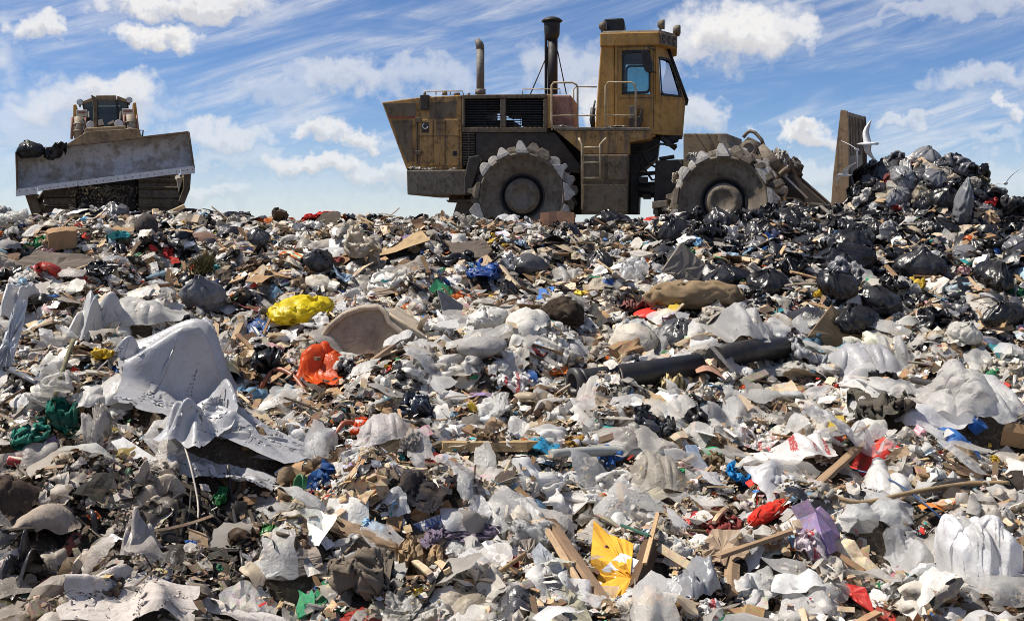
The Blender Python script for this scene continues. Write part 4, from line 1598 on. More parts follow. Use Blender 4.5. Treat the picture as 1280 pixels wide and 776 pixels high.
def ico(sub):
    import bmesh
    bm = bmesh.new()
    bmesh.ops.create_icosphere(bm, subdivisions=sub, radius=1.0)
    V = np.array([v.co[:] for v in bm.verts])
    F = np.array([[v.index for v in f.verts] for f in bm.faces])
    E = np.array([[v.index for v in e.verts] for e in bm.edges])
    bm.free()
    return V, F, E


def bag(sub, seed, slack=1.22, shape=(.5, .42, .34), tied=True, steps=40):
    """a filled bag: slack skin round a lumpy content, gathered at the neck"""
    r = np.random.default_rng(seed)
    V, F, E = ico(sub)
    d = V.copy()
    sh = np.array(shape)
    lumps = [(r.normal(size=3), r.uniform(-.16, .20), r.uniform(2, 5)) for _ in range(9)]
    rad = np.ones(len(V))
    for c, h, k in lumps:
        c = c / np.linalg.norm(c)
        rad += h * np.exp(k * (d @ c - 1))
    body = d * rad[:, None] * sh
    P = body.copy()
    L = np.linalg.norm(P[E[:, 0]] - P[E[:, 1]], axis=1) * slack
    deg = vdeg(E, len(P))
    core = rad
    neck = np.array([r.uniform(-.25, .25) * sh[0], r.uniform(-.2, .2) * sh[1], sh[2] * 1.12])
    pin = d[:, 2] > .93 if tied else np.zeros(len(d), bool)
    ring = (d[:, 2] > .80) & ~pin
    P += r.normal(0, .012, P.shape)
    for s in range(steps):
        if tied:
            P[pin] = neck + d[pin] * np.array([.22, .22, .0]) * sh[0] * .9 + np.array([0, 0, .10]) * sh[2] + (d[pin, 2:3] - .93) * np.array([0, 0, -1.2]) * sh[2]
            w = .35
            tgt = neck + d[ring] * np.array([.12, .12, 0])
            P[ring] = P[ring] * (1 - w * .5) + tgt * w * .5
        P += r.normal(0, .004, P.shape) * (s < steps * .5)
        relax(P, E, L, deg, 1.0, 4)
        # keep the content inside: push the skin out of the core and back within reach
        q = np.linalg.norm(P / sh, axis=1)
        tgt = core * .93
        low = (q < tgt) & ~pin & ~ring
        P[low] *= (tgt[low] / q[low])[:, None]
        hi = (q > core * 1.10) & ~pin & ~ring
        P[hi] *= (1 - .5 * (1 - core[hi] * 1.10 / q[hi]))[:, None]
        P[:, 2] = np.maximum(P[:, 2], -sh[2] * .72)
    P[:, 2] -= P[:, 2].min()
    return P, F


def slab(w, d, h, seed=0, nx=6, ny=4, bend=.0, rough=.02, taper=0.0):
    """a board-like block with slightly uneven faces; closed mesh of quads"""
    r = np.random.default_rng(seed)
    xs, ys = np.linspace(-.5, .5, nx), np.linspace(-.5, .5, ny)
    V, idx = [], {}
    for k in (0, 1):
        for j in range(ny):
            for i in range(nx):
                idx[(i, j, k)] = len(V)
                V.append((xs[i], ys[j], k))
    V = np.array(V, float)
    zb = bend * (1 - (2 * V[:, 0]) ** 2)
    ed = 1 + taper * V[:, 0]
    base = V.copy()
    V[:, 0] = base[:, 0] * w
    V[:, 1] = base[:, 1] * d * ed
    V[:, 2] = base[:, 2] * h + zb
    e = r.normal(0, rough, (ny, nx, 3))
    for (i, j, k), a in idx.items():
        V[a] += e[j, i] * np.array([w * .6, d * .8, max(h, .02) * .6 + w * .15])
    F = []
    for j in range(ny - 1):
        for i in range(nx - 1):
            F.append((idx[i, j, 1], idx[i + 1, j, 1], idx[i + 1, j + 1, 1], idx[i, j + 1, 1]))
            F.append((idx[i, j + 1, 0], idx[i + 1, j + 1, 0], idx[i + 1, j, 0], idx[i, j, 0]))
    for i in range(nx - 1):
        F.append((idx[i, 0, 0], idx[i + 1, 0, 0], idx[i + 1, 0, 1], idx[i, 0, 1]))
        F.append((idx[i + 1, ny - 1, 0], idx[i, ny - 1, 0], idx[i, ny - 1, 1], idx[i + 1, ny - 1, 1]))
    for j in range(ny - 1):
        F.append((idx[0, j + 1, 0], idx[0, j, 0], idx[0, j, 1], idx[0, j + 1, 1]))
        F.append((idx[nx - 1, j, 0], idx[nx - 1, j + 1, 0], idx[nx - 1, j + 1, 1], idx[nx - 1, j, 1]))
    return V, np.array(F)


def torn_card(seed, n=7, thick=.012):
    """a torn, bent piece of board: closed"""
    r = np.random.default_rng(seed)
    V, F = slab(1, r.uniform(.55, .9), thick, seed, n, n, bend=r.uniform(-.05, .16), rough=.012)
    m = len(V) // 2
    fold = r.uniform(-.25, .25)
    ang = r.uniform(.08, .55) * r.choice([-1, 1])
    x = V[:, 0] - fold
    side = x > 0
    V[side, 2] += x[side] * math.sin(ang)
    V[side, 0] = fold + x[side] * math.cos(ang)
    b = np.isclose(np.abs(np.linspace(-.5, .5, n)), .5)
    return V, F


def rot(rx, ry, rz):
    return np.array(Euler((rx, ry, rz)).to_matrix())


def align(n, t=1.0):
    """rotation taking +Z to a direction between up and n"""
    v = Vector((0, 0, 1)).lerp(Vector(tuple(n)), t).normalized()
    return np.array(Vector((0, 0, 1)).rotation_difference(v).to_matrix())


PROTO = {}
PROTO['crumple'] = [crumple(30, 100 + k, t) for k, t in enumerate([(.36, .32, .24), (.40, .36, .18), (.34, .34, .28), (.42, .30, .20), (.40, .38, .16), (.32, .30, .26), (.44, .36, .22), (.36, .27, .22), (.48, .28, .16), (.30, .30, .20)])]
PROTO['spread'] = [drape(32, 200 + k, 5, h, sq, a) for k, (h, sq, a) in enumerate([(.24, .66, .75), (.30, .60, .9), (.2, .70, .6), (.28, .60, 1.0), (.22, .58, .7), (.34, .64, .8)])]
PROTO['bag'] = [bag(4, 300 + k, sl, sh) for k, (sl, sh) in enumerate([(1.25, (.5, .42, .32)), (1.3, (.5, .36, .26)), (1.22, (.5, .46, .36)), (1.32, (.5, .40, .22)), (1.28, (.5, .34, .34)), (1.35, (.5, .44, .28))])]
PROTO['card'] = [torn_card(400 + k) for k in range(6)]
PROTO['rag'] = [crumple(26, 500 + k, t, stiff=.6) for k, t in enumerate([(.46, .30, .12), (.44, .40, .12), (.5, .34, .16), (.40, .34, .18)])]
def flowsheet(n, seed, height=.25, aspect=.8, folds=26, sharp=1.2, mounds=3, radial=.5, ragged=1.0, wl=(.006, .05), ll=(.12, .5), slim=1.0):
    """limp film or cloth: smooth swells crossed by single long folds that run down from the high points"""
    r = np.random.default_rng(seed)
    ny = max(8, int(n * aspect))
    u, v = np.meshgrid(np.linspace(-.5, .5, n), np.linspace(-.5, .5, ny))
    ang, rad = np.arctan2(v, u), np.hypot(u, v)
    o = sum(ragged * r.uniform(.01, .06) * np.cos(k * ang + r.uniform(0, 6.3)) for k in (2, 3, 4, 5, 7, 11))
    sq = np.maximum(np.abs(u), np.abs(v)) + 1e-6
    rnd = 1 - r.uniform(.1, .7) * (1 - sq / np.maximum(rad, 1e-6))
    x, y = u * (1 + o * rad * 2) * rnd, v * aspect * (1 + o * rad * 2) * rnd
    z = np.zeros_like(x)
    tops = []
    for q in range(mounds):
        cx, cy = r.uniform(-.28, .28), r.uniform(-.28, .28) * aspect
        th, s1, s2, h = r.uniform(0, 3.14), r.uniform(.18, .38), r.uniform(.09, .17) * slim, height * r.uniform(.35, 1)
        a, b = (x - cx) * math.cos(th) + (y - cy) * math.sin(th), -(x - cx) * math.sin(th) + (y - cy) * math.cos(th)
        z = np.maximum(z, h * np.exp(-.5 * (a / s1) ** 2 - .5 * (b / s2) ** 2)) + .25 * h * np.exp(-.5 * (a / s1) ** 2 - .5 * (b / s2) ** 2)
        tops.append((cx, cy, h))
    main = r.uniform(0, 3.14)
    for q in range(folds):
        if r.uniform() < radial:
            cx, cy, h = tops[int(r.integers(len(tops)))]
            th = r.uniform(0, 6.283)
            ln = r.uniform(ll[0] + .03, ll[1])
            px, py = cx + math.cos(th) * ln * .45, cy + math.sin(th) * ln * .45
        else:
            th = main + r.normal(0, .3)
            ln = r.uniform(*ll)
            px, py = r.uniform(-.42, .42), r.uniform(-.42, .42) * aspect
        l = (x - px) * math.cos(th) + (y - py) * math.sin(th)
        s = -(x - px) * math.sin(th) + (y - py) * math.cos(th) + r.normal(0, 1.2) * l * l + .012 * np.sin(l * r.uniform(8, 26) + r.uniform(0, 6))
        w = wl[0] + wl[1] * r.uniform() ** 2.6
        w_l = w * (1.15 - .55 * l / ln)
        pr = np.clip(1 - np.abs(s) / np.maximum(w_l, .004), 0, 1) ** sharp
        tp = np.clip(1 - (l / (ln * .5)) ** 2, 0, 1)
        z += r.uniform(.4, 1.05) * w * pr * tp * (1 if r.uniform() < .8 else -.7)
    k = r.uniform(.0, 1)
    edge = np.clip((sq - .40) / .10, 0, 1)
    z = z * (1 - .5 * edge) + .02 * edge * np.sin(ang * r.integers(7, 16) + r.uniform(0, 6)) * r.uniform(.3, 1.2)
    gy, gx = np.gradient(z)
    x = x - gx * n * .032 * (z / max(height, .01)).clip(0, 1)
    y = y - gy * n * .032 * (z / max(height, .01)).clip(0, 1)
    P = np.stack([x.ravel(), y.ravel(), z.ravel()], 1)
    P[:, 2] -= P[:, 2].min()
    return P, grid_faces(n, ny)


def foldsheet(n, seed, peaks=3, height=.26, aspect=.8, crease=1.0):
    return flowsheet(n, seed, height * .75, aspect, int(26 + n * .5), 1.25, peaks, .55)


def limp(n, seed, aspect=.8, height=.3, squeeze=.66, ridges=4, steps=100, creases=16):
    """a sheet dropped over long ridges and drawn in from the sides, then creased"""
    r = np.random.default_rng(seed)
    ny = max(8, int(n * aspect))
    x, y = np.meshgrid(np.linspace(-.5, .5, n), np.linspace(-.5, .5, ny) * aspect)
    U, Vv = x.ravel().copy(), y.ravel().copy()
    P = np.stack([U, Vv, np.full(x.size, height * .8)], 1)
    Es, Eb = grid_edges(n, ny)
    Ls = np.linalg.norm(P[Es[:, 0]] - P[Es[:, 1]], axis=1)
    Lb = np.linalg.norm(P[Eb[:, 0]] - P[Eb[:, 1]], axis=1) * .80
    ds, db = vdeg(Es, len(P)), vdeg(Eb, len(P))
    B = [(r.uniform(-.3, .3), r.uniform(-.3, .3) * aspect, r.uniform(0, 3.14), r.uniform(.12, .34), r.uniform(.04, .09), r.uniform(.4, 1) * height) for _ in range(ridges)]

    def floor(X, Y):
        z = np.zeros_like(X)
        for bx, by, th, s1, s2, h in B:
            a, b = (X - bx) * math.cos(th) + (Y - by) * math.sin(th), -(X - bx) * math.sin(th) + (Y - by) * math.cos(th)
            z = np.maximum(z, h * np.exp(-(a / s1) ** 2 - (b / s2) ** 2))
        return z
    for _ in range(12):
        th, k, ph = r.uniform(0, 6.28), r.uniform(8, 40), r.uniform(0, 6.28)
        P[:, 2] += .45 / k * np.sin(k * (U * math.cos(th) + Vv * math.sin(th)) + ph)
    V = np.zeros_like(P)
    sx, sy = r.uniform(squeeze - .08, squeeze + .10), r.uniform(squeeze - .08, squeeze + .10)
    for s in range(steps):
        f = s / steps
        if f < .7:
            P[:, 0] *= 1 - (1 - sx) * 1.35 / (steps * .7)
            P[:, 1] *= 1 - (1 - sy) * 1.35 / (steps * .7)
        P0 = P.copy()
        P += V * .6
        P[:, 2] -= .0035
        P += r.normal(0, .0012, P.shape) * (f < .6)
        relax(P, Es, Ls, ds, 1.0, 4)
        relax(P, Eb, Lb, db, .5, 1, True)
        P[:, 2] = np.maximum(P[:, 2], floor(P[:, 0], P[:, 1]))
        V = np.clip(P - P0, -.01, .01)
    for q in range(creases):                               # sharp single creases in the sheet
        th, px, py, ln, w = r.uniform(0, 3.14), r.uniform(-.4, .4), r.uniform(-.4, .4) * aspect, r.uniform(.3, .9), r.uniform(.008, .022)
        l = (U - px) * math.cos(th) + (Vv - py) * math.sin(th)
        t = -(U - px) * math.sin(th) + (Vv - py) * math.cos(th) + r.normal(0, .5) * l * l
        P[:, 2] += r.uniform(.3, .7) * w * np.clip(1 - np.abs(t) / w, 0, 1) * np.clip(1 - (2 * l / ln) ** 2, 0, 1) * r.choice([-1, 1, 1])
    P[:, 2] -= P[:, 2].min()
    return P, grid_faces(n, ny)


def tarpsheet(n, seed, peaks=3, height=.3, aspect=.8, folds=8, curl=.35, rounded=.3):
    """a stiff sheet: flat facets that meet in sharp creases"""
    r = np.random.default_rng(seed)
    ny = max(8, int(n * aspect))
    u, v = np.meshgrid(np.linspace(-.5, .5, n), np.linspace(-.5, .5, ny))
    ang, rad = np.arctan2(v, u), np.hypot(u, v)
    o = sum(r.uniform(.02, .08) * np.cos(k * ang + r.uniform(0, 6.3)) for k in (2, 3, 4, 5, 7))
    sq = np.maximum(np.abs(u), np.abs(v)) + 1e-6
    rnd = 1 - rounded * r.uniform(.5, 1.5) * (1 - sq / np.maximum(rad, 1e-6))
    x, y = u * (1 + o * rad * 2) * rnd, v * aspect * (1 + o * rad * 2) * rnd
    w = sum(r.uniform(.004, .014) * np.sin(k * (x * math.cos(t) + y * math.sin(t)) + p) for k, t, p in [(r.uniform(5, 20), r.uniform(0, 6.3), r.uniform(0, 6.3)) for _ in range(6)])
    X, Y = x + w, y - w
    z = np.full_like(x, -9.0)
    for q in range(peaks):
        cx, cy = r.uniform(-.3, .3), r.uniform(-.3, .3) * aspect
        m = r.integers(5, 9)
        d = np.full_like(x, -9.0)
        for k in range(m):
            t = 6.283 * (k + r.uniform(-.3, .3)) / m
            d = np.maximum(d, ((X - cx) * math.cos(t) + (Y - cy) * math.sin(t)) / r.uniform(.16, .5))
        h = height * r.uniform(.5, 1.0)
        z = np.maximum(z, h * (1 - d))
    z = np.maximum(z, height * .06 + .5 * z.clip(-.2, 0) * .3)
    for q in range(folds):
        t, c0, a, wd = r.uniform(0, 6.3), r.uniform(-.4, .4), r.uniform(.15, .55), .012 + .08 * r.uniform(0, 1) ** 2.2
        s = X * math.cos(t) + Y * math.sin(t) - c0
        l = -X * math.sin(t) + Y * math.cos(t) - r.uniform(-.3, .3)
        z = z + a * np.maximum(0, wd - np.abs(s)) * np.clip(1.2 - np.abs(l) / r.uniform(.15, .4), 0, 1)
    for q in range(4):
        t, c0, a = r.uniform(0, 6.3), r.uniform(.10, .34), r.uniform(.3, 1.0) * curl * r.choice([-1, 1])
        z = z + a * np.maximum(0, X * math.cos(t) + Y * math.sin(t) - c0)
    for q in range(folds):
        k, t, p = r.uniform(16, 60), r.uniform(0, 6.3), r.uniform(0, 6.3)
        c1, c2, sg = r.uniform(-.4, .4), r.uniform(-.4, .4) * aspect, r.uniform(.06, .18)
        rid = np.abs((((X * math.cos(t) + Y * math.sin(t)) * k + p + 3 * w * k) / 6.283) % 1 - .5)
        z += .30 / k * rid * np.exp(-((x - c1) ** 2 + (y - c2) ** 2) / (2 * sg * sg))
    z += .004 * sum(np.sin(k * (X * math.cos(t) + Y * math.sin(t)) + p) for k, t, p in [(r.uniform(30, 70), r.uniform(0, 6.3), r.uniform(0, 6.3)) for _ in range(5)]) * .5
    P = np.stack([x.ravel(), y.ravel(), z.ravel()], 1)
    P[:, 2] -= P[:, 2].min()
    return P, grid_faces(n, ny)


PROTO['silk'] = [foldsheet(44, 600 + k, p, h, a, cr) for k, (p, h, a, cr) in enumerate([(3, .30, .9, 1), (4, .24, .7, 1.2), (2, .42, 1.0, 1), (4, .20, .6, 1.3), (3, .36, .9, 1.1), (5, .28, .8, 1.2), (3, .22, .7, 1.4), (4, .46, 1.0, 1.2)])]
PROTO['stiff'] = [flowsheet(44, 650 + k, .12 + .05 * (k % 4), .6 + .08 * (k % 4), 34, 1.0, 2 + k % 3, .35, 1.4) for k in range(6)]
# ------------------------------------------------------------------ single pieces of refuse one can pick out
FOOT = []            # footprints kept free of litter: x, y, rx, ry
BOXES = []           # photo boxes of the pieces: x0, y0, x1, y1
MARKS = []           # landmarks for the labels of the smaller pieces: px, py, phrase


FOOT.append((5.55, 18.35, .42, .42))          # the near end of the compactor blade stays in view
BOXES.append((1034, 150, 1064, 270))


def px_m(px, y):
    return px * y / F_PX


def register(Wall, phrase=None, keep=0.85):
    Wall = np.asarray(Wall)
    lo, hi = Wall.min(0), Wall.max(0)
    c = (lo + hi) / 2
    FOOT.append((c[0], c[1] - .10, (hi[0] - lo[0]) / 2 * keep, (hi[1] - lo[1]) / 2 * keep + .10))
    X, Y = project(Wall)
    BOXES.append((X.min(), Y.min(), X.max(), Y.max()))
    if phrase:
        MARKS.append(((X.min() + X.max()) / 2, (Y.min() + Y.max()) / 2, phrase))


def fit(V, cx, cy, w, h, yaw=0.0, up=.6, sink=.06, maxdepth=1.5, maxz=1.1):
    """size and seat a shape so that it lies on the heap where and as large as it shows"""
    V = np.asarray(V, float)
    V = V - np.array([(V[:, 0].max() + V[:, 0].min()) / 2, (V[:, 1].max() + V[:, 1].min()) / 2, V[:, 2].min()])
    a = math.radians(yaw)
    V = V @ np.array([[math.cos(a), math.sin(a), 0], [-math.sin(a), math.cos(a), 0], [0, 0, 1]])
    V = V / max(np.ptp(V[:, 0]), 1e-6)
    b = np.array([cx, cy + h * .2])
    S = None
    for _ in range(9):
        G = ground_at(b[0], b[1])
        wm = px_m(w, G[1])
        if S is None:
            S = np.array([wm, wm, wm])
        A = align(normal_at(G[0], G[1], .3), up)
        W0 = (V * S) @ A.T + G
        W0[:, 2] += .05 - sink * S[2] * np.ptp(V[:, 2])
        X, Y = project(W0)
        bw, bh = np.ptp(X), np.ptp(Y)
        S[0] *= np.clip(w / bw, .5, 2)
        k = np.clip(h / bh, .6, 1.7) ** .8
        S[1] = min(S[1] * k, maxdepth * wm / max(np.ptp(V[:, 1]), .05))
        S[2] = min(S[2] * k, maxz * wm / max(np.ptp(V[:, 2]), .02))
        b += np.array([cx - (X.min() + X.max()) / 2, cy - (Y.min() + Y.max()) / 2]) * .8
        b[1] = min(max(b[1], 262), 900)
    return W0, G


def hero(name, label, cat, proto, k, cx, cy, w, h, color, mat, yaw=0.0, mark=None, up=.6, sink=.06, group=None, smooth=True, maxz=1.1, maxdepth=1.5, keep=.85):
    V, Fc = PROTO[proto][k % len(PROTO[proto])] if isinstance(proto, str) else proto
    W0, G = fit(V, cx, cy, w, h, yaw, up, sink, maxdepth, maxz)
    o = link(name, mesh_np(name, W0 - G, Fc, smooth), M[mat], None, color)
    o.location = G
    tag(o, label, cat, group)
    register(W0, mark, keep)
    return o


class Plane:
    """a flat face standing on the heap: lean 90 is upright, less leans away from us; yaw turns it"""

    def __init__(s, base_px, lean, yaw=0.0, lift=0.0):
        s.G = ground_at(*base_px)
        s.G[2] += lift
        l, a = math.radians(lean), math.radians(yaw)
        s.n = np.array([math.sin(a) * math.sin(l), -math.cos(a) * math.sin(l), math.cos(l)])

    def P(s, px, py, off=0.0):
        d = np.array([(px - CX) / F_PX, 1.0, (CY - py) / F_PX])
        t = np.dot(s.G + s.n * off, s.n) / np.dot(d, s.n)
        return d * t


def sheet_px(name, label, cat, poly, base, lean, yaw, thick, color, mat, mark=None, bevel=.0, wavy=.0, seed=0, lift=.02, parent=None, plane=None, group=None, sub=5):
    """a board or sheet from its outline on a leaning plane, with thickness; wavy > 0 warps it a little"""
    pl = plane or Plane(base, lean, yaw, lift)
    pts = []
    n = len(poly)
    for i in range(n):
        a, b = poly[i], poly[(i + 1) % n]
        for j in range(sub if wavy else 1):
            t = j / (sub if wavy else 1)
            pts.append((a[0] * (1 - t) + b[0] * t, a[1] * (1 - t) + b[1] * t))
    r = np.random.default_rng(seed + abs(int(poly[0][0])))
    A = [pl.P(*p) for p in pts]
    m = MB()
    if wavy:
        c = sum(A) / len(A)
        rings = [[c + (p - c) * f + pl.n * r.normal(0, wavy) for p in A] for f in (1.0, .72, .42)]
        K = len(A)
        top = sum(rings, []) + [c + pl.n * r.normal(0, wavy)]
        bot = [p - pl.n * thick for p in top]
        Fq = []
        T = len(top)
        for q in range(2):
            for i in range(K):
                j = (i + 1) % K
                Fq.append((q * K + i, q * K + j, (q + 1) * K + j, (q + 1) * K + i))
        for i in range(K):
            Fq.append((2 * K + i, 2 * K + (i + 1) % K, T - 1))
        Fb = [tuple(x + T for x in f)[::-1] for f in Fq]
        side = [((i + 1) % K, i, T + i, T + (i + 1) % K) for i in range(K)]
        m.add(top + bot, Fq + Fb + side, False)
    else:
        m.prism(A, [p - pl.n * thick for p in A])
    G = pl.G
    if parent is not None:
        o = m.build(name, M[mat], parent, np.array(parent.location), bevel, color)
    else:
        o = m.build(name, M[mat], None, G, bevel, color)
        tag(o, label, cat, group)
        register(m.v, mark, 1.55 if pl.n[2] > .55 else 1.0)
    return o, pl


def ends(p0, p1, l0, l1):
    a, b = ground_at(*p0), ground_at(*p1)
    a[2] += l0
    b[2] += l1
    return a, b


def plank_px(name, label, cat, p0, p1, wpx, thick, color, mat='wood', l0=.04, l1=.06, roll=0.0, mark=None, seed=0, group=None, broken=True):
    a, b = ends(p0, p1, l0, l1)
    ax = b - a
    L = np.linalg.norm(ax)
    ax = ax / L
    side = np.cross(ax, [0, 0, 1.0])
    side /= np.linalg.norm(side)
    upv = np.cross(side, ax)
    c, s_ = math.cos(math.radians(roll)), math.sin(math.radians(roll))
    side, upv = side * c + upv * s_, upv * c - side * s_
    w = px_m(wpx, (a[1] + b[1]) / 2)
    V, Fc = slab(L, w, thick, seed + int(p0[0]), 12, 3, 0, .006)
    if broken:                                                # splintered ends
        r = np.random.default_rng(seed + 3)
        e = np.abs(V[:, 0]) > L * .49
        V[e, 0] += r.normal(0, w * .25, e.sum())
    W0 = (a + b) / 2 + V[:, :1] * ax + V[:, 1:2] * side + V[:, 2:] * upv
    o = link(name, mesh_np(name, V, Fc, False), M[mat], None, color)
    R = Matrix((ax, side, upv)).transposed().to_4x4()
    o.matrix_world = Matrix.Translation(Vector((a + b) / 2)) @ R
    tag(o, label, cat, group)
    register(W0, mark)
    return o


def tube_px(name, label, cat, pts, rpx, color, mat, lifts=None, mark=None, seg=12, parent=None, group=None, jitter=0.0, caps=True):
    W_ = []
    lifts = lifts or [.05] * len(pts)
    for p, l in zip(pts, lifts):
        g = ground_at(*p)
        g[2] += l
        W_.append(g)
    if jitter:
        r = np.random.default_rng(int(pts[0][0]))
        W_ = [w + r.normal(0, jitter, 3) for w in W_]
    r = [px_m(rp, w[1]) for rp, w in zip(rpx if not np.isscalar(rpx) else [rpx] * len(W_), W_)]
    # round the path off
    if len(W_) > 2:
        Q, R2 = [], []
        ts = np.linspace(0, len(W_) - 1, (len(W_) - 1) * 5 + 1)
        Wn = np.array(W_)
        for t in ts:
            i = int(min(t, len(W_) - 2))
            f = t - i
            p0, p1, p2, p3 = Wn[max(i - 1, 0)], Wn[i], Wn[i + 1], Wn[min(i + 2, len(W_) - 1)]
            Q.append(.5 * ((2 * p1) + (-p0 + p2) * f + (2 * p0 - 5 * p1 + 4 * p2 - p3) * f * f + (-p0 + 3 * p1 - 3 * p2 + p3) * f ** 3))
            R2.append(r[i] * (1 - f) + r[i + 1] * f)
        W_, r = Q, R2
    m = MB()
    m.tube(W_, r, seg, caps)
    o = m.build(name, M[mat], None, W_[0], 0, color)
    tag(o, label, cat, group)
    register(m.v, mark, .6)
    return o, W_, r


def text_mesh(parent, name, s, pl, p0, p1, color, mat, off=.006, height=None):
    """lettering on a plane from photo point p0 (start of the base line) to p1 (its end)"""
    cu = bpy.data.curves.new(name, 'FONT')
    cu.body = s
    cu.extrude = 0.0
    tmp = bpy.data.objects.new(name, cu)
    COL.objects.link(tmp)
    dg = bpy.context.evaluated_depsgraph_get()
    dg.update()
    me = bpy.data.meshes.new_from_object(tmp.evaluated_get(dg))
    bpy.data.objects.remove(tmp)
    V = np.array([v.co[:] for v in me.vertices])
    V[:, 0] -= V[:, 0].min()
    a, b = pl.P(*p0, off), pl.P(*p1, off)
    e = b - a
    L = np.linalg.norm(e)
    e /= L
    u = np.cross(pl.n, e)
    u /= np.linalg.norm(u)
    k = L / V[:, 0].max()
    ky = k if height is None else px_m(height, a[1]) / max(np.ptp(V[:, 1]), 1e-3)
    P = a + V[:, :1] * k * e + V[:, 1:2] * ky * u - np.array(parent.location)
    me.vertices.foreach_set('co', P.astype(np.float32).ravel())
    me.update()
    o = link(name, me, M[mat], parent, color)
    return o


WHITE, PALE, GREYW, CLEARC = (.82, .805, .775), (.69, .67, .63), (.55, .55, .56), (.74, .75, .75)
BLACK, DGREY, GREY = (.012, .012, .014), (.045, .045, .05), (.20, .20, .205)
KRAFT, BROWN, DBROWN, TAN, CREAM = (.34, .215, .115), (.17, .10, .055), (.06, .04, .026), (.42, .32, .21), (.62, .55, .42)
WOODC, WOODL, WOODG = (.31, .21, .13), (.46, .34, .215), (.27, .225, .18)
BLUE, CYAN, NAVY, RED, ORANGE, YELL, GREEN, PURP, PINK = (.03, .13, .42), (.03, .36, .62), (.015, .03, .10), (.50, .03, .025), (.78, .095, .006), (.86, .68, .012), (.02, .22, .09), (.15, .125, .175), (.62, .30, .30)

# ---- big tarpaulin on the near left: several folded lengths of one cloth
def build_tarp():
    big = lambda sd, t, a: limp(72, sd, a, t[2] * 1.5, .64)
    pieces = [('fold', big(941, (.44, .42, .26), 1.1), 238, 470, 190, 150, 25, .1), ('fold', big(942, (.48, .40, .16), .8), 300, 540, 220, 84, -18, .06),
              ('fold', big(943, (.48, .26, .20), .6), 276, 586, 140, 50, -8, .05), ('fold', big(944, (.5, .26, .14), .6), 368, 566, 112, 50, 16, .08), ('fold', big(945, (.40, .40, .26), 1.0), 180, 450, 74, 76, 60, .1),
              ('fold', big(946, (.46, .34, .20), .8), 250, 520, 120, 90, 70, .12)]
    root = tag(empty('tarpaulin', ground_at(250, 540)), 'big pale grey tarpaulin in heavy folds, tallest cloth on the near slope', 'tarpaulin')
    allv = []
    for (nm, (V, Fc), cx, cy, w, h, yaw, lift) in pieces:
        W0, G = fit(V, cx, cy, w, h, yaw, .8, 0, 1.9, .46)
        W0[:, 2] += lift * .12
        o = link(nm, mesh_np(nm, W0 - np.array(root.location), Fc), M['tarp'], root, (.46, .46, .475))
        allv.append(W0)
        register(W0)
    MARKS.append((250, 500, 'the big grey tarpaulin'))


build_tarp()

# ---- the folded mattress
def build_mattress():
    pl = Plane((470, 455), 84, -8, .10)
    poly = [(397, 446), (399, 428), (412, 408), (430, 393), (452, 385), (474, 384), (482, 391), (486, 402), (500, 414), (526, 437), (540, 452), (505, 455), (455, 457), (415, 455)]
    o, _ = sheet_px('pad', None, None, poly, None, 0, 0, .16, (.36, .285, .205), 'cloth', plane=pl, bevel=.035, wavy=.0025, sub=3, parent=(root := tag(empty('mattress', pl.G), 'stained beige mattress bent into an arch', 'mattress')))
    # the part folded back towards the right
    a, b = pl.P(478, 386), pl.P(552, 436)
    m = MB()
    dep = np.array([.10, .62, -.02])
    top = [a, a + dep, b + dep * .9, b]
    m.prism(top, [p - np.array([.02, .0, .15]) for p in top])
    f = m.build('folded_end', M['cloth'], root, np.array(root.location), .04, (.47, .395, .30))
    m = MB()
    m.tube([pl.P(x, y, .02) for x, y in poly[1:12]], .030, 8)
    m.tube([a + np.array([0, -.01, .0]), b + np.array([0, -.01, .0])], .014, 6)
    m.build('piping', M['cloth'], root, np.array(root.location), 0, (.46, .385, .29))
    register([pl.P(*p) for p in poly] + top, 'the bent beige mattress')


build_mattress()

# ---- coloured and striking pieces
hero('plastic_sheet', 'bright yellow plastic sheet crumpled behind the mattress', 'plastic sheet', bag(4, 962, 1.28, (.5, .36, .20), False), 0, 375, 388, 86, 40, YELL, 'film', 10, 'the bright yellow sheet')
hero('plastic_bag', 'bright orange plastic bag with dark creases, in front of the arched mattress', 'bag', flowsheet(70, 971, .42, .8, 44, 1.1, 2, .6, .6), 0, 404, 454, 84, 56, ORANGE, 'film', 75, 'the big orange bag', maxz=.7)
hero('plastic_bag', 'small torn orange bag scrap below the big orange bag', 'bag', 'crumple', 3, 449, 531, 26, 24, ORANGE, 'film', 0)
hero('plastic_bag', 'cyan plastic bag flattened over a timber', 'bag', 'spread', 4, 673, 560, 54, 28, CYAN, 'film', -10, 'the cyan bag')
hero('plastic_bag', 'bright blue plastic bag tucked among clear film by the printed sack', 'bag', 'crumple', 1, 924, 591, 34, 32, (.02, .32, .72), 'film', 0, 'the bright blue bag')
hero('sack', 'big dirty white sack with soil stains on the far left slope', 'sack', limp(64, 955, .95, .5, .62), 0, 115, 404, 110, 82, (.52, .51, .50), 'tarp', 0, 'the big dirty white sack')
hero('plastic_sheet', 'pale crumpled plastic sheet lying between the dirty sack and the tarpaulin', 'plastic sheet', 'silk', 3, 172, 392, 130, 44, PALE, 'film', 10)
hero('plastic_bag', 'puffed white bag half under the big tarpaulin', 'bag', 'crumple', 2, 66, 488, 72, 46, (.66, .64, .61), 'clear', 0)
hero('plastic_sheet', 'smooth white plastic sheet beside the tarpaulin foot', 'plastic sheet', 'silk', 1, 135, 489, 92, 46, (.72, .70, .67), 'film', 20, 'the smooth white sheet')
hero('netting', 'dark green netting knotted round a stick', 'netting', 'crumple', 5, 78, 520, 44, 60, (.012, .135, .095), 'cloth', 0, 'the green netting')
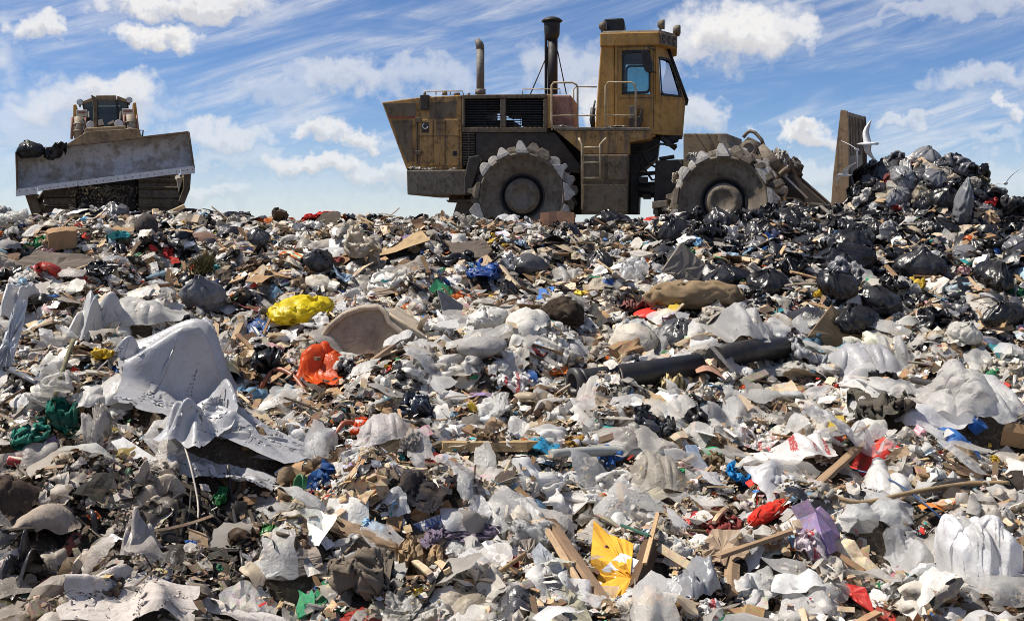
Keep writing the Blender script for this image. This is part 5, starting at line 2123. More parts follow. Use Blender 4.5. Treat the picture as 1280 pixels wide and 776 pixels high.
hero('netting', 'trailing end of torn green net on the slope, paler than the knot', 'netting', 'rag', 1, 38, 541, 52, 44, (.03, .20, .15), 'cloth', 40)
tube_px('stick', 'mossy stick poking through the green netting', 'stick', [(58, 556), (72, 520), (92, 478)], 3, (.22, .2, .12), 'wood', [.05, .25, .38], seg=7)
tube_px('rail', 'dark grey rail lying across the near left slope', 'rail', [(14, 478), (60, 503)], 4, (.10, .11, .13), 'plastic', [.12, .10], seg=6)
sheet_px('bumper', 'bright grey curved plastic bumper at the edge of the heap', 'bumper', [(-12, 470), (2, 430), (14, 392), (20, 378), (34, 374), (30, 402), (18, 444), (6, 484), (-10, 490)], (5, 480), 70, 25, .05, (.52, .54, .57), 'plastic', 'the curved grey bumper', .012, .012)
hero('plastic_sheet', 'white dirty sheet bunched behind the curved bumper', 'plastic sheet', 'silk', 2, 26, 378, 70, 50, (.62, .60, .58), 'tarp', 0)
sheet_px('foam_slab', 'thick grey brown foam slab lying flat near the crest', 'foam slab', [(18, 326), (48, 313), (118, 321), (122, 336), (92, 348), (22, 343)], (70, 346), 32, 0, .10, (.15, .125, .105), 'foam', 'the flat foam slab', .02, .012)
hero('box', 'brown cardboard box flattened on its side near the crest', 'box', slab(1, .6, .5, 3, 6, 4, .04, .03), 0, 77, 299, 40, 32, KRAFT, 'card', 30, 'the brown box near the crest', smooth=False)
hero('bottle_scrap', 'bright green plastic scrap beside the brown box near the crest', 'plastic', 'crumple', 1, 52, 303, 22, 20, (.02, .30, .10), 'film', 0)
hero('cushion', 'reddish brown flat cushion on the far slope', 'cushion', bag(3, 912, 1.12, (.5, .3, .12), False), 0, 252, 299, 56, 20, (.16, .095, .075), 'cloth', 0, 'the brown cushion')
hero('cushion', 'black sagging cushion under the far bulldozer', 'cushion', bag(3, 913, 1.15, (.5, .34, .3), False), 0, 182, 282, 32, 32, (.06, .055, .055), 'cloth', 0)
hero('cardboard', 'large tan cardboard sheet folded over, up near the crest', 'cardboard', 'card', 1, 500, 305, 76, 32, (.40, .285, .16), 'card', 12, 'the large tan cardboard', smooth=False)
sheet_px('mat', 'dark taupe mat lying flat beside the tan cardboard', 'mat', [(556, 304), (606, 299), (616, 312), (606, 322), (566, 320)], (590, 320), 28, 0, .06, (.12, .098, .085), 'foam', 'the taupe mat', .015, .008)
hero('plastic_bag', 'royal blue bag with a white top on the mid slope', 'bag', 'crumple', 8, 605, 336, 46, 28, (.02, .09, .36), 'film', 0, 'the royal blue bag')
hero('plastic_bag', 'pale bag lying over the royal blue bag', 'bag', 'spread', 2, 590, 327, 34, 14, PALE, 'film', 0)
hero('sack', 'dark grey rounded sack on the mid slope right of the blue bag', 'sack', bag(3, 914, 1.15, (.5, .34, .26), False), 0, 660, 330, 48, 28, (.07, .07, .075), 'black_film', 0, 'the dark grey sack')
hero('crate_lid', 'flat brown lid with a dark rim below the rear steel wheel', 'lid', slab(1, .6, .25, 8, 5, 4, .03, .012), 0, 697, 271, 44, 20, (.36, .20, .13), 'card', -8, 'the brown lid', smooth=False)
sheet_px('concrete_slab', 'grey triangular slab standing on edge on the far slope', 'slab', [(822, 346), (852, 303), (882, 330), (874, 350), (840, 352)], (850, 352), 72, 14, .10, (.20, .18, .155), 'foam', 'the triangular slab', .01, .006)
plank_px('wood_block', 'short wood offcut leaning on the triangular slab', 'wood', (838, 350), (848, 334), 11, .04, WOODG, l0=.05, l1=.12)
hero('carpet_roll', 'tan shaggy roll of carpet on the mid slope', 'carpet roll', bag(4, 915, 1.15, (.5, .17, .15), False), 0, 868, 369, 128, 38, (.25, .18, .105), 'foam', -3, 'the tan carpet roll')
hero('rug', 'dark brown furry rug bunched in a lump', 'rug', bag(4, 916, 1.25, (.5, .42, .34), False), 0, 704, 391, 54, 42, (.032, .022, .017), 'foam', 0, 'the dark furry rug')
hero('plastic_sheet', 'thin orange red plastic strip beyond the furry rug', 'plastic sheet', 'spread', 4, 702, 371, 52, 11, (.75, .10, .03), 'film', 0)
hero('plastic_tray', 'shiny red tray edge sticking up by the carpet roll', 'tray', bag(3, 917, 1.05, (.5, .4, .12), False), 0, 808, 390, 34, 15, (.72, .035, .02), 'plastic', 10, 'the red tray')
hero('rag', 'dull maroon rag beside the red tray', 'rag', 'rag', 0, 795, 379, 40, 22, (.20, .08, .075), 'cloth', 0)
sheet_px('plastic_bin', 'dark grey broken plastic bin panel standing among white bags', 'bin', [(547, 362), (556, 366), (583, 384), (585, 404), (556, 398)], (568, 403), 80, 20, .035, (.20, .21, .225), 'plastic', 'the broken grey bin', .008, .004)
hero('plastic_bag', 'full white bag in front of the broken grey bin', 'bag', bag(4, 918, 1.35, (.5, .36, .26)), 0, 609, 398, 54, 32, (.78, .76, .72), 'film', 0, 'the full white bag')
hero('seat_pad', 'grey seat pad with a pale top below the full white bag', 'seat pad', bag(3, 919, 1.06, (.5, .26, .16), False), 0, 603, 433, 62, 24, (.30, .29, .28), 'cloth', 10, 'the grey seat pad')

# ---- black pipe, in two visible lengths
def build_pipe():
    root = tag(empty('drain_pipe', ground_at(715, 486)), 'thick black plastic pipe with a flared mouth', 'pipe')
    loc = np.array(root.location)
    a, b = ends((716, 506), (874, 474), .19, .13)
    r0, r1 = px_m(15, a[1]), px_m(15.5, b[1])
    ax = (b - a) / np.linalg.norm(b - a)
    m = MB()
    e1 = np.cross(ax, [0, 0, 1.0])
    e1 /= np.linalg.norm(e1)
    e2 = np.cross(e1, ax)
    L = np.linalg.norm(b - a)
    rr = (r0 + r1) / 2
    m.lathe(a, ax, e1, e2, [(rr * .70, .5), (rr * .72, 0.0), (rr * .98, -.005), (rr, .02), (rr, .10), (rr * 1.0, L * .5), (rr * 1.02, L), (rr * .8, L)], 28)
    m.build('tube', M['pipe'], root, loc, 0, (.018, .018, .02))
    m = MB()
    for (h0, h1, k) in ((0, .05, 1.22), (.075, .10, 1.13)):
        m.lathe(a, ax, e1, e2, [(rr * .8, h0 - .006), (rr * k, h0), (rr * k, h1), (rr * .9, h1 + .004)], 28)
    m.build('flange', M['pipe'], root, loc, 0, (.035, .035, .037))
    register([a - e1 * rr, b + e1 * rr, a + e2 * rr, b - e2 * rr], 'the thick black pipe')
    a, b = ends((894, 468), (994, 446), .15, .10)
    m = MB()
    m.tube([a, (a + b) / 2 + np.array([0, 0, .03]), b], px_m(15, a[1]), 24)
    o = m.build('drain_pipe', M['pipe'], None, a, 0, (.016, .016, .018))
    tag(o, 'second black pipe length half buried under pale film', 'pipe')
    register(m.v, 'the half buried black pipe')


build_pipe()
sheet_px('board', 'large brown board standing on edge among black bags', 'board', [(1008, 432), (1010, 420), (1040, 381), (1103, 432), (1104, 444), (1060, 444), (1020, 440)], (1055, 441), 82, 10, .025, (.23, .165, .095), 'card', 'the large brown board', .004, .008)
hero('plastic_scrap', 'pale green scrap stuck on the top of the brown board', 'plastic', 'crumple', 2, 1043, 393, 15, 15, (.38, .45, .38), 'film', 0)
hero('plastic_bag', 'small round white bag with yellow smears on the near side of the black bags', 'bag', bag(4, 920, 1.3, (.5, .42, .36)), 0, 1206, 417, 46, 30, (.72, .70, .64), 'film', 0, 'the small round white bag')
hero('plastic_bag', 'huge clear film bundle, widest pale bag near the dark pole', 'film bundle', foldsheet(90, 951, 5, .5, .8, 1.3), 0, 1196, 484, 118, 72, (.74, .71, .67), 'clear', 0, 'the huge clear bundle')
hero('plastic_sheet', 'stretched clear film trailing from the huge bundle', 'plastic sheet', 'silk', 5, 1240, 500, 100, 66, CLEARC, 'clear', 30)
hero('plastic_sheet', 'crinkled white foil spread under the dark pole', 'plastic sheet', 'silk', 0, 1172, 512, 120, 50, (.74, .74, .76), 'film', 12)
tube_px('pole', 'long dark pole lying aslant across the clear film', 'pole', [(1140, 505), (1200, 517), (1268, 533)], [4, 5, 6], (.035, .03, .028), 'plastic', [.20, .19, .16], 'the dark pole', 8)
hero('box', 'brown cardboard box lying at the lower end of the dark pole', 'box', slab(1, .8, .6, 5, 5, 4, 0, .012), 0, 1278, 548, 56, 36, (.34, .215, .11), 'card', -25, 'the brown box below the pole', smooth=False)
hero('blanket', 'grey brown cloth bunched up in front of the dark pole', 'blanket', 'rag', 2, 1102, 505, 88, 42, (.085, .078, .066), 'cloth', -20, 'the grey brown blanket')
hero('plastic_sheet', 'clear plastic sheet peaked like a tent', 'plastic sheet', drape(44, 922, 3, .55, .62, .8), 0, 1062, 541, 122, 68, (.74, .74, .74), 'clear', 8, 'the tent shaped film', maxz=1.3)
hero('plastic_sheet', 'pale film with orange print at the tent shaped sheet', 'plastic sheet', 'silk', 2, 1000, 560, 96, 40, (.78, .75, .73), 'printed', 0)
hero('plastic_bag', 'silver grey crumpled bag below the brown board', 'bag', 'crumple', 4, 1005, 440, 60, 40, (.44, .45, .47), 'film', 0, 'the silver grey bag')
hero('plastic_bag', 'long pale folded bag on top of the half buried pipe', 'bag', 'crumple', 8, 972, 460, 92, 32, (.60, .58, .53), 'film', 0)
hero('plastic_sheet', 'glossy grey film heaped right of the brown board', 'plastic sheet', 'silk', 3, 1085, 452, 120, 52, (.56, .56, .58), 'film', -8)
hero('plastic_bag', 'round clear bag standing by the corner of the brown board', 'bag', foldsheet(56, 953, 4, .6, 1.0, 1.3), 0, 1122, 442, 48, 46, (.66, .65, .62), 'clear', 0)
hero('plastic_bag', 'puffy white bag pile on the near slope beside the long board', 'bag', 'silk', 7, 1108, 600, 104, 62, WHITE, 'film', 0, 'the puffy white pile')
hero('plastic_sheet', 'clear film beneath the puffy white pile', 'plastic sheet', 'silk', 1, 1088, 632, 110, 40, CLEARC, 'clear', 0)
hero('plastic_bag', 'huge white plastic bag bundle at the near corner', 'bag', foldsheet(110, 952, 7, .62, .9, 1.8), 0, 1228, 702, 124, 122, (.86, .86, .87), 'film', 0, 'the huge white bundle')
hero('plastic_bag', 'white translucent bag slumped against the huge white bundle', 'bag', 'silk', 4, 1140, 690, 92, 70, (.76, .76, .77), 'clear', 0)
hero('plastic_sheet', 'crinkled see through film draped over the huge white bundle', 'plastic sheet', 'silk', 5, 1212, 662, 90, 60, CLEARC, 'clear', 0)
plank_px('board', 'brown plank propped across white bags on the near slope', 'plank', (1008, 630), (1078, 577), 18, .022, WOODC, l0=.05, l1=.12, mark='the propped brown plank', roll=20)
tube_px('branch', 'long thin brown branch over the white bags', 'branch', [(1030, 634), (1075, 652), (1140, 645), (1210, 632), (1262, 634)], [2.2, 2.6, 3.2, 3.6, 1.8], (.32, .23, .13), 'wood', [.10, .12, .16, .14, .16], 'the long thin branch', 7)
tube_px('cord', 'dark blue cord looping across clear film', 'cord', [(1066, 614), (1110, 632), (1150, 653), (1180, 668)], 1.3, (.02, .06, .16), 'plastic', [.16, .19, .15, .08], None, 6)
hero('plastic_sheet', 'small flat orange sheet under the long thin branch', 'plastic sheet', 'card', 3, 1166, 636, 38, 14, (.82, .22, .03), 'plastic', 0, 'the flat orange sheet')
hero('tyre_scrap', 'black curved rubber scrap behind the long thin branch', 'rubber', bag(3, 925, 1.1, (.5, .24, .2), False), 0, 1183, 613, 66, 34, (.02, .02, .022), 'plastic', 8, 'the black rubber scrap')
hero('fabric_roll', 'bright red fabric tube lying among grey film', 'fabric', bag(4, 926, 1.2, (.5, .16, .15), False), 0, 962, 640, 56, 36, (.62, .03, .018), 'cloth', 24, 'the bright red fabric')
hero('rag', 'dark red knitted rag draped over cardboard', 'rag', 'rag', 1, 901, 654, 54, 42, (.215, .045, .04), 'cloth', 30, 'the dark red rag')
sheet_px('cardboard', 'flat tan cardboard sheet under the dark red rag', 'cardboard', [(876, 684), (890, 662), (925, 660), (938, 694), (905, 705), (880, 700)], (905, 700), 26, 0, .008, (.36, .27, .19), 'card', None, 0, .01)
hero('cloth_bundle', 'pink and white patterned cloth bundle near the red sheet', 'cloth', 'crumple', 7, 1014, 681, 46, 44, (.70, .62, .66), 'printed', 0, 'the pink patterned bundle')
sheet_px('plastic_board', 'glossy red plastic panel folded at an angle at the near edge', 'panel', [(1037, 722), (1046, 726), (1082, 734), (1095, 768), (1070, 752)], (1066, 764), 50, -20, .012, (.50, .03, .022), 'plastic', 'the red panel', .002, .003)
sheet_px('plastic_board', 'flat half of the red panel with a white stripe along its edge', 'panel', [(1096, 756), (1110, 762), (1146, 782), (1140, 792), (1100, 778), (1092, 766)], (1115, 778), 30, 0, .012, (.48, .035, .028), 'plastic', None, .002, .003)
# ---- printed sack
def build_sack():
    pl = Plane((885, 606), 62, 12, .03)
    o, _ = sheet_px('printed_sack', 'pale blue printed sack strip standing by the bright blue bag', 'sack', [(858, 556), (870, 555), (876, 570), (892, 592), (902, 606), (893, 611), (880, 606), (864, 582)], None, 0, 0, .03, (.50, .60, .72), 'film', 'the printed blue sack', 0, .004, 0, plane=pl, sub=3)
    text_mesh(o, 'lettering', 'TERCE', pl, (877, 587), (894, 606), (.01, .03, .16), 'plastic', .016, 4.2)
    text_mesh(o, 'lettering', 'UNIVERS', pl, (872.5, 591), (889, 610), (.01, .03, .16), 'plastic', .016, 5)
    text_mesh(o, 'lettering', 'S L', pl, (863, 570), (869, 585), (.01, .03, .16), 'plastic', .016, 4.5)


build_sack()
hero('cloth', 'patterned brown and green cloth between the printed sack and the blue bag', 'cloth', 'rag', 3, 890, 580, 34, 34, (.20, .15, .09), 'cloth', 0)
hero('plastic_sheet', 'yellowed clear film stretched left of the printed sack', 'plastic sheet', 'silk', 3, 826, 590, 80, 54, (.52, .48, .41), 'clear', 0)
hero('paper_plate', 'white oval plate edge above the printed sack', 'plate', bag(3, 927, 1.02, (.5, .34, .05), False), 0, 896, 562, 44, 13, (.80, .78, .76), 'paper', 0)
# ---- yellow sack with paper on it
def build_yellow():
    pl = Plane((800, 745), 32, -6, .05)
    o, _ = sheet_px('paper_sack', 'large yellow paper sack spread out with faint lines of print', 'sack', [(742, 652), (765, 668), (792, 680), (790, 700), (760, 706), (800, 724), (822, 738), (860, 768), (862, 790), (800, 790), (768, 764), (748, 726), (738, 700)], None, 0, 0, .025, (.76, .40, .045), 'paper', 'the yellow paper sack', 0, .009, 0, plane=pl, sub=5)
    m = MB()
    r = random.Random(4)
    for row, (x0, y0, n) in enumerate(((789, 739, 9), (785, 747, 8), (782, 755, 7), (800, 766, 8))):
        for k in range(n):
            if r.random() < .15:
                continue
            x, y = x0 + k * 2.6, y0 + k * 1.5
            a = pl.P(x, y, .030)
            s = px_m(1.0, a[1])
            m.box(a, np.array([s * r.uniform(1, 2), 0, 0]), np.array([0, s * r.uniform(1.4, 3), 0]), np.array([0, 0, .002]))
    m.build('print', M['paper'], o, np.array(o.location), 0, (.28, .13, .02))
    sheet_px('paper', 'clean white paper sheet with a green spine on the yellow sack', 'paper', [(752, 712), (776, 690), (812, 706), (800, 722), (780, 730)], (785, 728), 40, 0, .006, (.86, .86, .87), 'paper', 'the clean white paper', 0, .004)
    plank_px('binding_strip', 'dark green strip along the clean white paper', 'strip', (777, 691), (812, 705), 3.5, .012, (.02, .12, .085), 'plastic', l0=.18, l1=.16)


build_yellow()
plank_px('board', 'long brown lath slanting up from the near edge', 'lath', (766, 782), (684, 676), 15, .03, (.31, .21, .135), l0=.05, l1=.13, roll=-22, mark='the long brown lath')
plank_px('board', 'narrow pale lath along the long brown lath', 'lath', (744, 778), (676, 680), 6, .03, (.56, .40, .25), l0=.05, l1=.13, roll=-10)
plank_px('wood_post', 'dark brown square post end beside the white paper', 'post', (800, 742), (818, 700), 17, .08, (.12, .072, .042), l0=.0, l1=.06, roll=30, mark='the dark square post')
plank_px('splinter', 'fresh pale splinter on the dark square post', 'wood', (806, 735), (822, 688), 5, .02, (.62, .42, .24), l0=.14, l1=.22)
sheet_px('cardboard', 'grey blue flat card leaning beside the long lath', 'cardboard', [(664, 690), (674, 676), (700, 704), (712, 728), (677, 735)], (690, 734), 52, -10, .008, (.38, .40, .43), 'card', 'the grey blue card', 0, .006)
sheet_px('cardboard', 'taupe torn card behind the grey blue card', 'cardboard', [(646, 700), (650, 674), (668, 672), (668, 708), (652, 714)], (655, 712), 60, 12, .008, (.34, .295, .25), 'card', None, 0, .006)
sheet_px('paper', 'torn white poster paper with a red corner', 'paper', [(588, 680), (612, 676), (648, 676), (650, 698), (632, 716), (616, 706)], (620, 712), 42, 8, .005, (.82, .81, .80), 'paper', 'the torn white poster', 0, .010)
hero('rag', 'crimson corner of cloth under the torn white poster', 'rag', 'rag', 2, 641, 703, 16, 18, (.40, .03, .05), 'cloth', 0)
sheet_px('board', 'olive grey flat board at the bottom edge', 'board', [(684, 740), (700, 730), (728, 744), (742, 780), (700, 784)], (712, 780), 36, 0, .02, (.30, .285, .22), 'card', None, 0, .006)
hero('plastic_bag', 'wide white plastic bags lying in folds below the grey metal pipe', 'bag', crumple(60, 954, (.46, .36, .20), steps=40, aspect=.7), 0, 700, 617, 132, 60, WHITE, 'film', 0, 'the wide white folds')
hero('plastic_bag', 'white bag end over the grey metal pipe', 'bag', 'crumple', 2, 765, 606, 64, 40, WHITE, 'film', 20)
hero('plastic_sheet', 'white film trailing down from the wide white folds', 'plastic sheet', 'silk', 5, 655, 640, 80, 44, (.76, .75, .74), 'film', 40)
hero('plastic_sheet', 'crumpled clear film between the yellow sack and the wide white folds', 'plastic sheet', 'crumple', 9, 668, 664, 66, 36, (.66, .66, .65), 'clear', 0)
tube_px('pipe', 'slim grey metal pipe half covered by white film', 'pipe', [(688, 586), (765, 586), (832, 591)], 6.5, (.36, .37, .34), 'plastic', [.10, .14, .12], 'the slim grey pipe', 12)
plank_px('beam', 'yellowish squared timber beside the cyan bag', 'beam', (556, 575), (662, 580), 14, .07, (.40, .29, .155), l0=.06, l1=.10, mark='the squared timber')
hero('scrap_metal', 'rusty yellow twisted metal by the cyan bag', 'scrap metal', 'crumple', 7, 726, 556, 54, 24, (.30, .165, .035), 'foam', 0, 'the rusty yellow scrap')
hero('suitcase', 'dark fabric suitcase shell bent open on the near slope', 'suitcase', 'spread', 0, 530, 611, 86, 58, (.014, .014, .02), 'cloth', -22, 'the dark suitcase shell', maxz=.6)
# ---- open cardboard box with blue lettering
def build_box():
    pl = Plane((536, 668), 78, -14, .03)
    root = tag(empty('cardboard_box', pl.G), 'open brown cardboard box with blue lettering on its white front', 'box')
    front = [(512, 656), (563, 638), (566, 664), (520, 676)]
    o, _ = sheet_px('front_panel', None, None, front, None, 0, 0, .008, (.62, .64, .68), 'card', plane=pl, parent=root, wavy=.003, sub=2)
    text_mesh(root, 'lettering', 'VI ANG', pl, (516, 668), (560, 651), (.02, .09, .36), 'plastic', .014, 11)
    back = Plane((540, 652), 74, -14, .10)
    sheet_px('back_panel', None, None, [(505, 646), (520, 634), (560, 624), (566, 636), (562, 650), (512, 662)], None, 0, 0, .008, (.36, .20, .095), 'card', plane=back, parent=root, wavy=.004, sub=2)
    m = MB()
    m.tube([back.P(540, 644, .006), back.P(540.5, 634, .006)], .014, 6)
    m.build('hand_hole', M['plastic'], root, np.array(root.location), 0, (.02, .015, .01))
    fl = Plane((500, 668), 40, 10, .06)
    sheet_px('flap', None, None, [(482, 648), (505, 642), (500, 664), (486, 668)], None, 0, 0, .008, (.27, .155, .075), 'card', plane=fl, parent=root, wavy=.004, sub=2)
    register([pl.P(*p) for p in front] + [back.P(505, 646), back.P(566, 630)], 'the lettered box')


build_box()
hero('rag', 'dusty purple cloth lying in front of the lettered box', 'rag', 'rag', 3, 590, 664, 74, 28, PURP, 'cloth', 6, 'the purple cloth')
hero('rag', 'small purple cloth end hanging beside the lettered box', 'rag', 'rag', 0, 541, 672, 36, 36, (.16, .13, .19), 'cloth', 60)
hero('plastic_carton', 'blue and white drink carton crushed next to the lettered box', 'carton', 'crumple', 4, 466, 656, 30, 24, (.30, .48, .66), 'paper', 0)
hero('cardboard_tube', 'long brown paper roll slumped down the near slope', 'paper roll', bag(4, 928, 1.12, (.5, .13, .11), False), 0, 440, 666, 122, 52, (.27, .19, .125), 'card', -24, 'the brown paper roll')
hero('cardboard', 'kraft cardboard curled into a ring', 'cardboard', 'crumple', 5, 524, 704, 60, 84, (.33, .225, .13), 'card', 0, 'the curled kraft cardboard', smooth=False)
hero('cardboard', 'folded kraft flap on the curled kraft cardboard', 'cardboard', 'card', 2, 508, 688, 34, 30, (.40, .29, .18), 'card', 10, smooth=False)
def build_drawer():
    pl = Plane((370, 742), 66, 8, .02)
    root = tag(empty('drawer', pl.G), 'muddy grey furniture drawer lying with its dusty front up', 'drawer')
    sheet_px('front_panel', None, None, [(324, 706), (402, 696), (405, 712), (352, 726), (330, 722)], None, 0, 0, .05, (.30, .255, .22), 'foam', plane=pl, parent=root, wavy=.005, bevel=.006)
    tp = Plane((362, 706), 22, 6, .06)
    sheet_px('top_panel', None, None, [(322, 704), (334, 676), (385, 662), (402, 694)], None, 0, 0, .03, (.32, .265, .225), 'foam', plane=tp, parent=root, wavy=.006, bevel=.006)
    lo = Plane((372, 762), 40, 6, .0)
    sheet_px('lower_panel', None, None, [(338, 728), (404, 714), (420, 752), (412, 764), (350, 746)], None, 0, 0, .03, (.20, .155, .125), 'foam', plane=lo, parent=root, wavy=.010)
    m = MB()
    c = pl.P(384, 701, .004)
    m.cyl(c, c + pl.n * .012, .018, .018, 10)
    m.build('knob_hole', M['plastic'], root, np.array(root.location), 0, (.05, .06, .08))
    register([pl.P(324, 722), pl.P(402, 696), tp.P(334, 676), tp.P(385, 662), lo.P(412, 760)], 'the muddy drawer')


build_drawer()
sheet_px('paper', 'narrow white card strip on the muddy drawer', 'paper', [(392, 668), (400, 665), (420, 680), (408, 687)], (405, 686), 45, 0, .006, (.78, .79, .82), 'paper', None, 0, .002)
tube_px('hose', 'rust red hose curled in a hoop below the orange bag', 'hose', [(334, 533), (326, 515), (330, 496), (346, 486), (366, 488), (382, 502), (388, 508)], 3, (.28, .085, .045), 'plastic', [.05, .10, .14, .17, .14, .09, .05], 'the red hose hoop', 8)
tube_px('hose', 'short piece of rust red hose sticking out under white film', 'hose', [(418, 556), (430, 548), (448, 545)], 3, (.30, .09, .05), 'plastic', [.05, .12, .10], None, 8)
hero('plastic_bag', 'milky torn bag below the small orange scrap', 'bag', 'silk', 3, 484, 540, 80, 50, (.74, .70, .68), 'clear', 20, 'the milky torn bag')
hero('wool', 'matted grey wool lump under the milky torn bag', 'wool', bag(4, 929, 1.3, (.5, .36, .3), False), 0, 515, 552, 32, 36, (.27, .245, .22), 'foam', 0)
hero('plastic_bag', 'navy and black bag lying between white bags on the mid slope', 'bag', 'crumple', 3, 515, 507, 52, 34, (.022, .03, .05), 'black_film', 0, 'the navy bag')
hero('plastic_bag', 'black shiny bag beside the short pale sticks', 'bag', 'crumple', 0, 333, 449, 44, 38, BLACK, 'black_film', 0, 'the small shiny black bag')
hero('cardboard', 'pale yellow card beneath the small shiny black bag', 'cardboard', 'card', 0, 284, 460, 40, 24, (.70, .60, .34), 'card', 20, smooth=False)
plank_px('plank_end', 'upright pale plank end behind the tarpaulin', 'wood', (268, 452), (270, 420), 8, .03, WOODL, l0=.02, l1=.10)
plank_px('plank_end', 'slanting pale stick beside the upright plank end', 'wood', (280, 452), (302, 420), 7, .025, WOODL, l0=.02, l1=.12)
tube_px('tube', 'white plastic tube poking out above the hose hoop', 'tube', [(312, 462), (338, 486)], 4.5, (.72, .70, .69), 'plastic', [.14, .08], None, 10)
plank_px('board', 'rough brown board end in front of the mattress', 'board', (456, 470), (496, 446), 15, .03, (.30, .215, .15), l0=.08, l1=.12, roll=25, mark='the rough board end')
plank_px('board', 'grey brown slat below the rough board end', 'slat', (448, 474), (486, 496), 8, .02, (.36, .27, .19), l0=.08, l1=.07)
hero('plastic_bag', 'white bag with red print beside the mouth of the pipe', 'bag', 'crumple', 9, 642, 478, 52, 30, (.80, .78, .76), 'printed', 0, 'the white bag with red print', maxz=.35)
hero('plastic_sheet', 'white flat bag lying against the pipe mouth', 'plastic sheet', 'spread', 4, 679, 483, 48, 24, (.80, .79, .76), 'film', -8, maxz=.25)
hero('plastic_bag', 'white bags pressed under the taupe cover before the seat pad', 'bag', 'crumple', 6, 565, 455, 80, 40, (.70, .67, .63), 'film', 0)
hero('plastic_sheet', 'dark grey plastic heap below the black pipe', 'plastic sheet', 'crumple', 1, 815, 525, 60, 42, (.075, .078, .085), 'black_film', 0, 'the dark grey plastic heap')
hero('plastic_sheet', 'dirty grey film sliding down beside the dark grey heap', 'plastic sheet', 'silk', 2, 776, 545, 84, 54, (.44, .41, .37), 'film', 30)
hero('plastic_sheet', 'clear crumpled film right of the dark grey heap', 'plastic sheet', 'silk', 0, 902, 520, 86, 50, (.70, .71, .72), 'clear', 0, 'the clear crumpled film')
hero('plastic_bag', 'clouded white film mass below the carpet roll', 'bag', 'silk', 2, 918, 402, 92, 50, (.68, .67, .65), 'clear', 0, 'the clouded film mass')
hero('magazine', 'torn magazine with orange and blue pages by the half buried pipe', 'magazine', 'card', 4, 886, 463, 44, 26, (.42, .24, .17), 'paper', 0, smooth=False)
hero('plastic_scrap', 'bright orange scrap at the end of the torn magazine', 'plastic', 'crumple', 8, 931, 481, 16, 10, (.85, .14, .02), 'film', 0)
hero('bag_cloth', 'cream cloth bag drooping over the thick pipe', 'cloth', 'rag', 0, 838, 480, 40, 32, (.52, .42, .22), 'cloth', 0)
hero('plastic_scrap', 'red orange wet scrap under the mouth of the pipe', 'plastic', 'crumple', 0, 735, 500, 14, 16, (.60, .09, .03), 'film', 0)
hero('plastic_bag', 'clear bag with red print beside the clear crumpled film', 'bag', 'spread', 1, 946, 548, 60, 34, (.80, .77, .75), 'printed', 0)
hero('rope', 'thick white knotted rope end', 'rope', bag(3, 930, 1.3, (.5, .2, .3), False), 0, 851, 688, 30, 24, (.56, .53, .48), 'cloth', 0, 'the knotted rope end')
hero('plastic_sheet', 'dusty grey plastic sheet hanging below the knotted rope', 'plastic sheet', 'silk', 1, 868, 726, 70, 66, (.23, .235, .25), 'black_film', 20, 'the dusty grey sheet')
plank_px('board', 'pale brown board below the flat tan cardboard', 'board', (898, 716), (988, 692), 16, .022, WOODC, l0=.08, l1=.12, roll=12, mark='the pale brown board')
plank_px('wood_block', 'square wood block standing under the pale brown board', 'wood', (918, 752), (920, 722), 22, .05, (.40, .28, .18), l0=.02, l1=.06, roll=60)
plank_px('board', 'dirty slat at the bottom edge beside the red panel', 'slat', (952, 762), (1026, 742), 9, .02, (.33, .275, .22), l0=.06, l1=.09)
hero('plastic_bag', 'white bag with crimson print at the bottom edge', 'bag', 'crumple', 7, 890, 764, 42, 34, (.80, .78, .77), 'printed', 0)
hero('textile', 'large muddy cloth hanging over a ledge below the tarpaulin', 'cloth', limp(56, 957, 1.0, .4, .64), 0, 190, 612, 86, 76, (.42, .36, .29), 'cloth', 10, 'the muddy hanging cloth', maxz=1.2)
sheet_px('box_board', 'grey split box panel tipped below the smooth white sheet', 'panel', [(138, 551), (154, 546), (200, 575), (172, 588), (166, 584)], (170, 588), 34, -14, .03, (.50, .50, .50), 'card', 'the split box panel', .003, .004)
sheet_px('box_board', 'second grey box panel leaning behind the split panel', 'panel', [(178, 548), (196, 530), (222, 560), (216, 574), (204, 580)], (205, 578), 62, -20, .02, (.40, .39, .385), 'card', None, .003, .004)
hero('plastic_bag', 'crinkled pale film strip standing left of the split box panel', 'bag', 'crumple', 8, 122, 537, 40, 78, (.62, .59, .56), 'clear', 90, maxz=2.2)
hero('rubber_sheet', 'dark brown curled hide at the near left edge', 'rubber', foldsheet(60, 932, 3, .4, .6, 1.2), 0, 18, 622, 90, 58, (.055, .038, .03), 'cloth', -24, 'the dark curled hide')
hero('textile', 'mud caked sheet edge over the dark gully', 'cloth', 'stiff', 2, 48, 652, 108, 52, (.34, .285, .235), 'cloth', 20)
hero('textile', 'pale muddy cloth spread at the bottom left corner', 'cloth', limp(72, 956, .75, .22, .6), 0, 160, 744, 180, 78, (.54, .49, .45), 'cloth', 12, 'the pale muddy cloth')
hero('textile', 'light cloth bunched along the bottom edge beside the muddy drawer', 'cloth', 'stiff', 5, 300, 766, 150, 44, (.60, .56, .53), 'cloth', -8)
hero('plastic_sheet', 'black plastic strips hanging into the dark gully', 'plastic sheet', 'spread', 3, 28, 706, 70, 90, (.03, .03, .034), 'black_film', 80)
hero('plastic_sheet', 'grey tattered film on the slope right of the dark gully', 'plastic sheet', 'stiff', 4, 182, 676, 74, 84, (.40, .36, .33), 'tarp', 60)
hero('fleece', 'dirty matted fleece below the brown paper roll', 'fleece', crumple(48, 934, (.38, .36, .24), steps=40), 0, 450, 712, 86, 84, (.17, .14, .11), 'foam', 0, 'the dirty fleece')
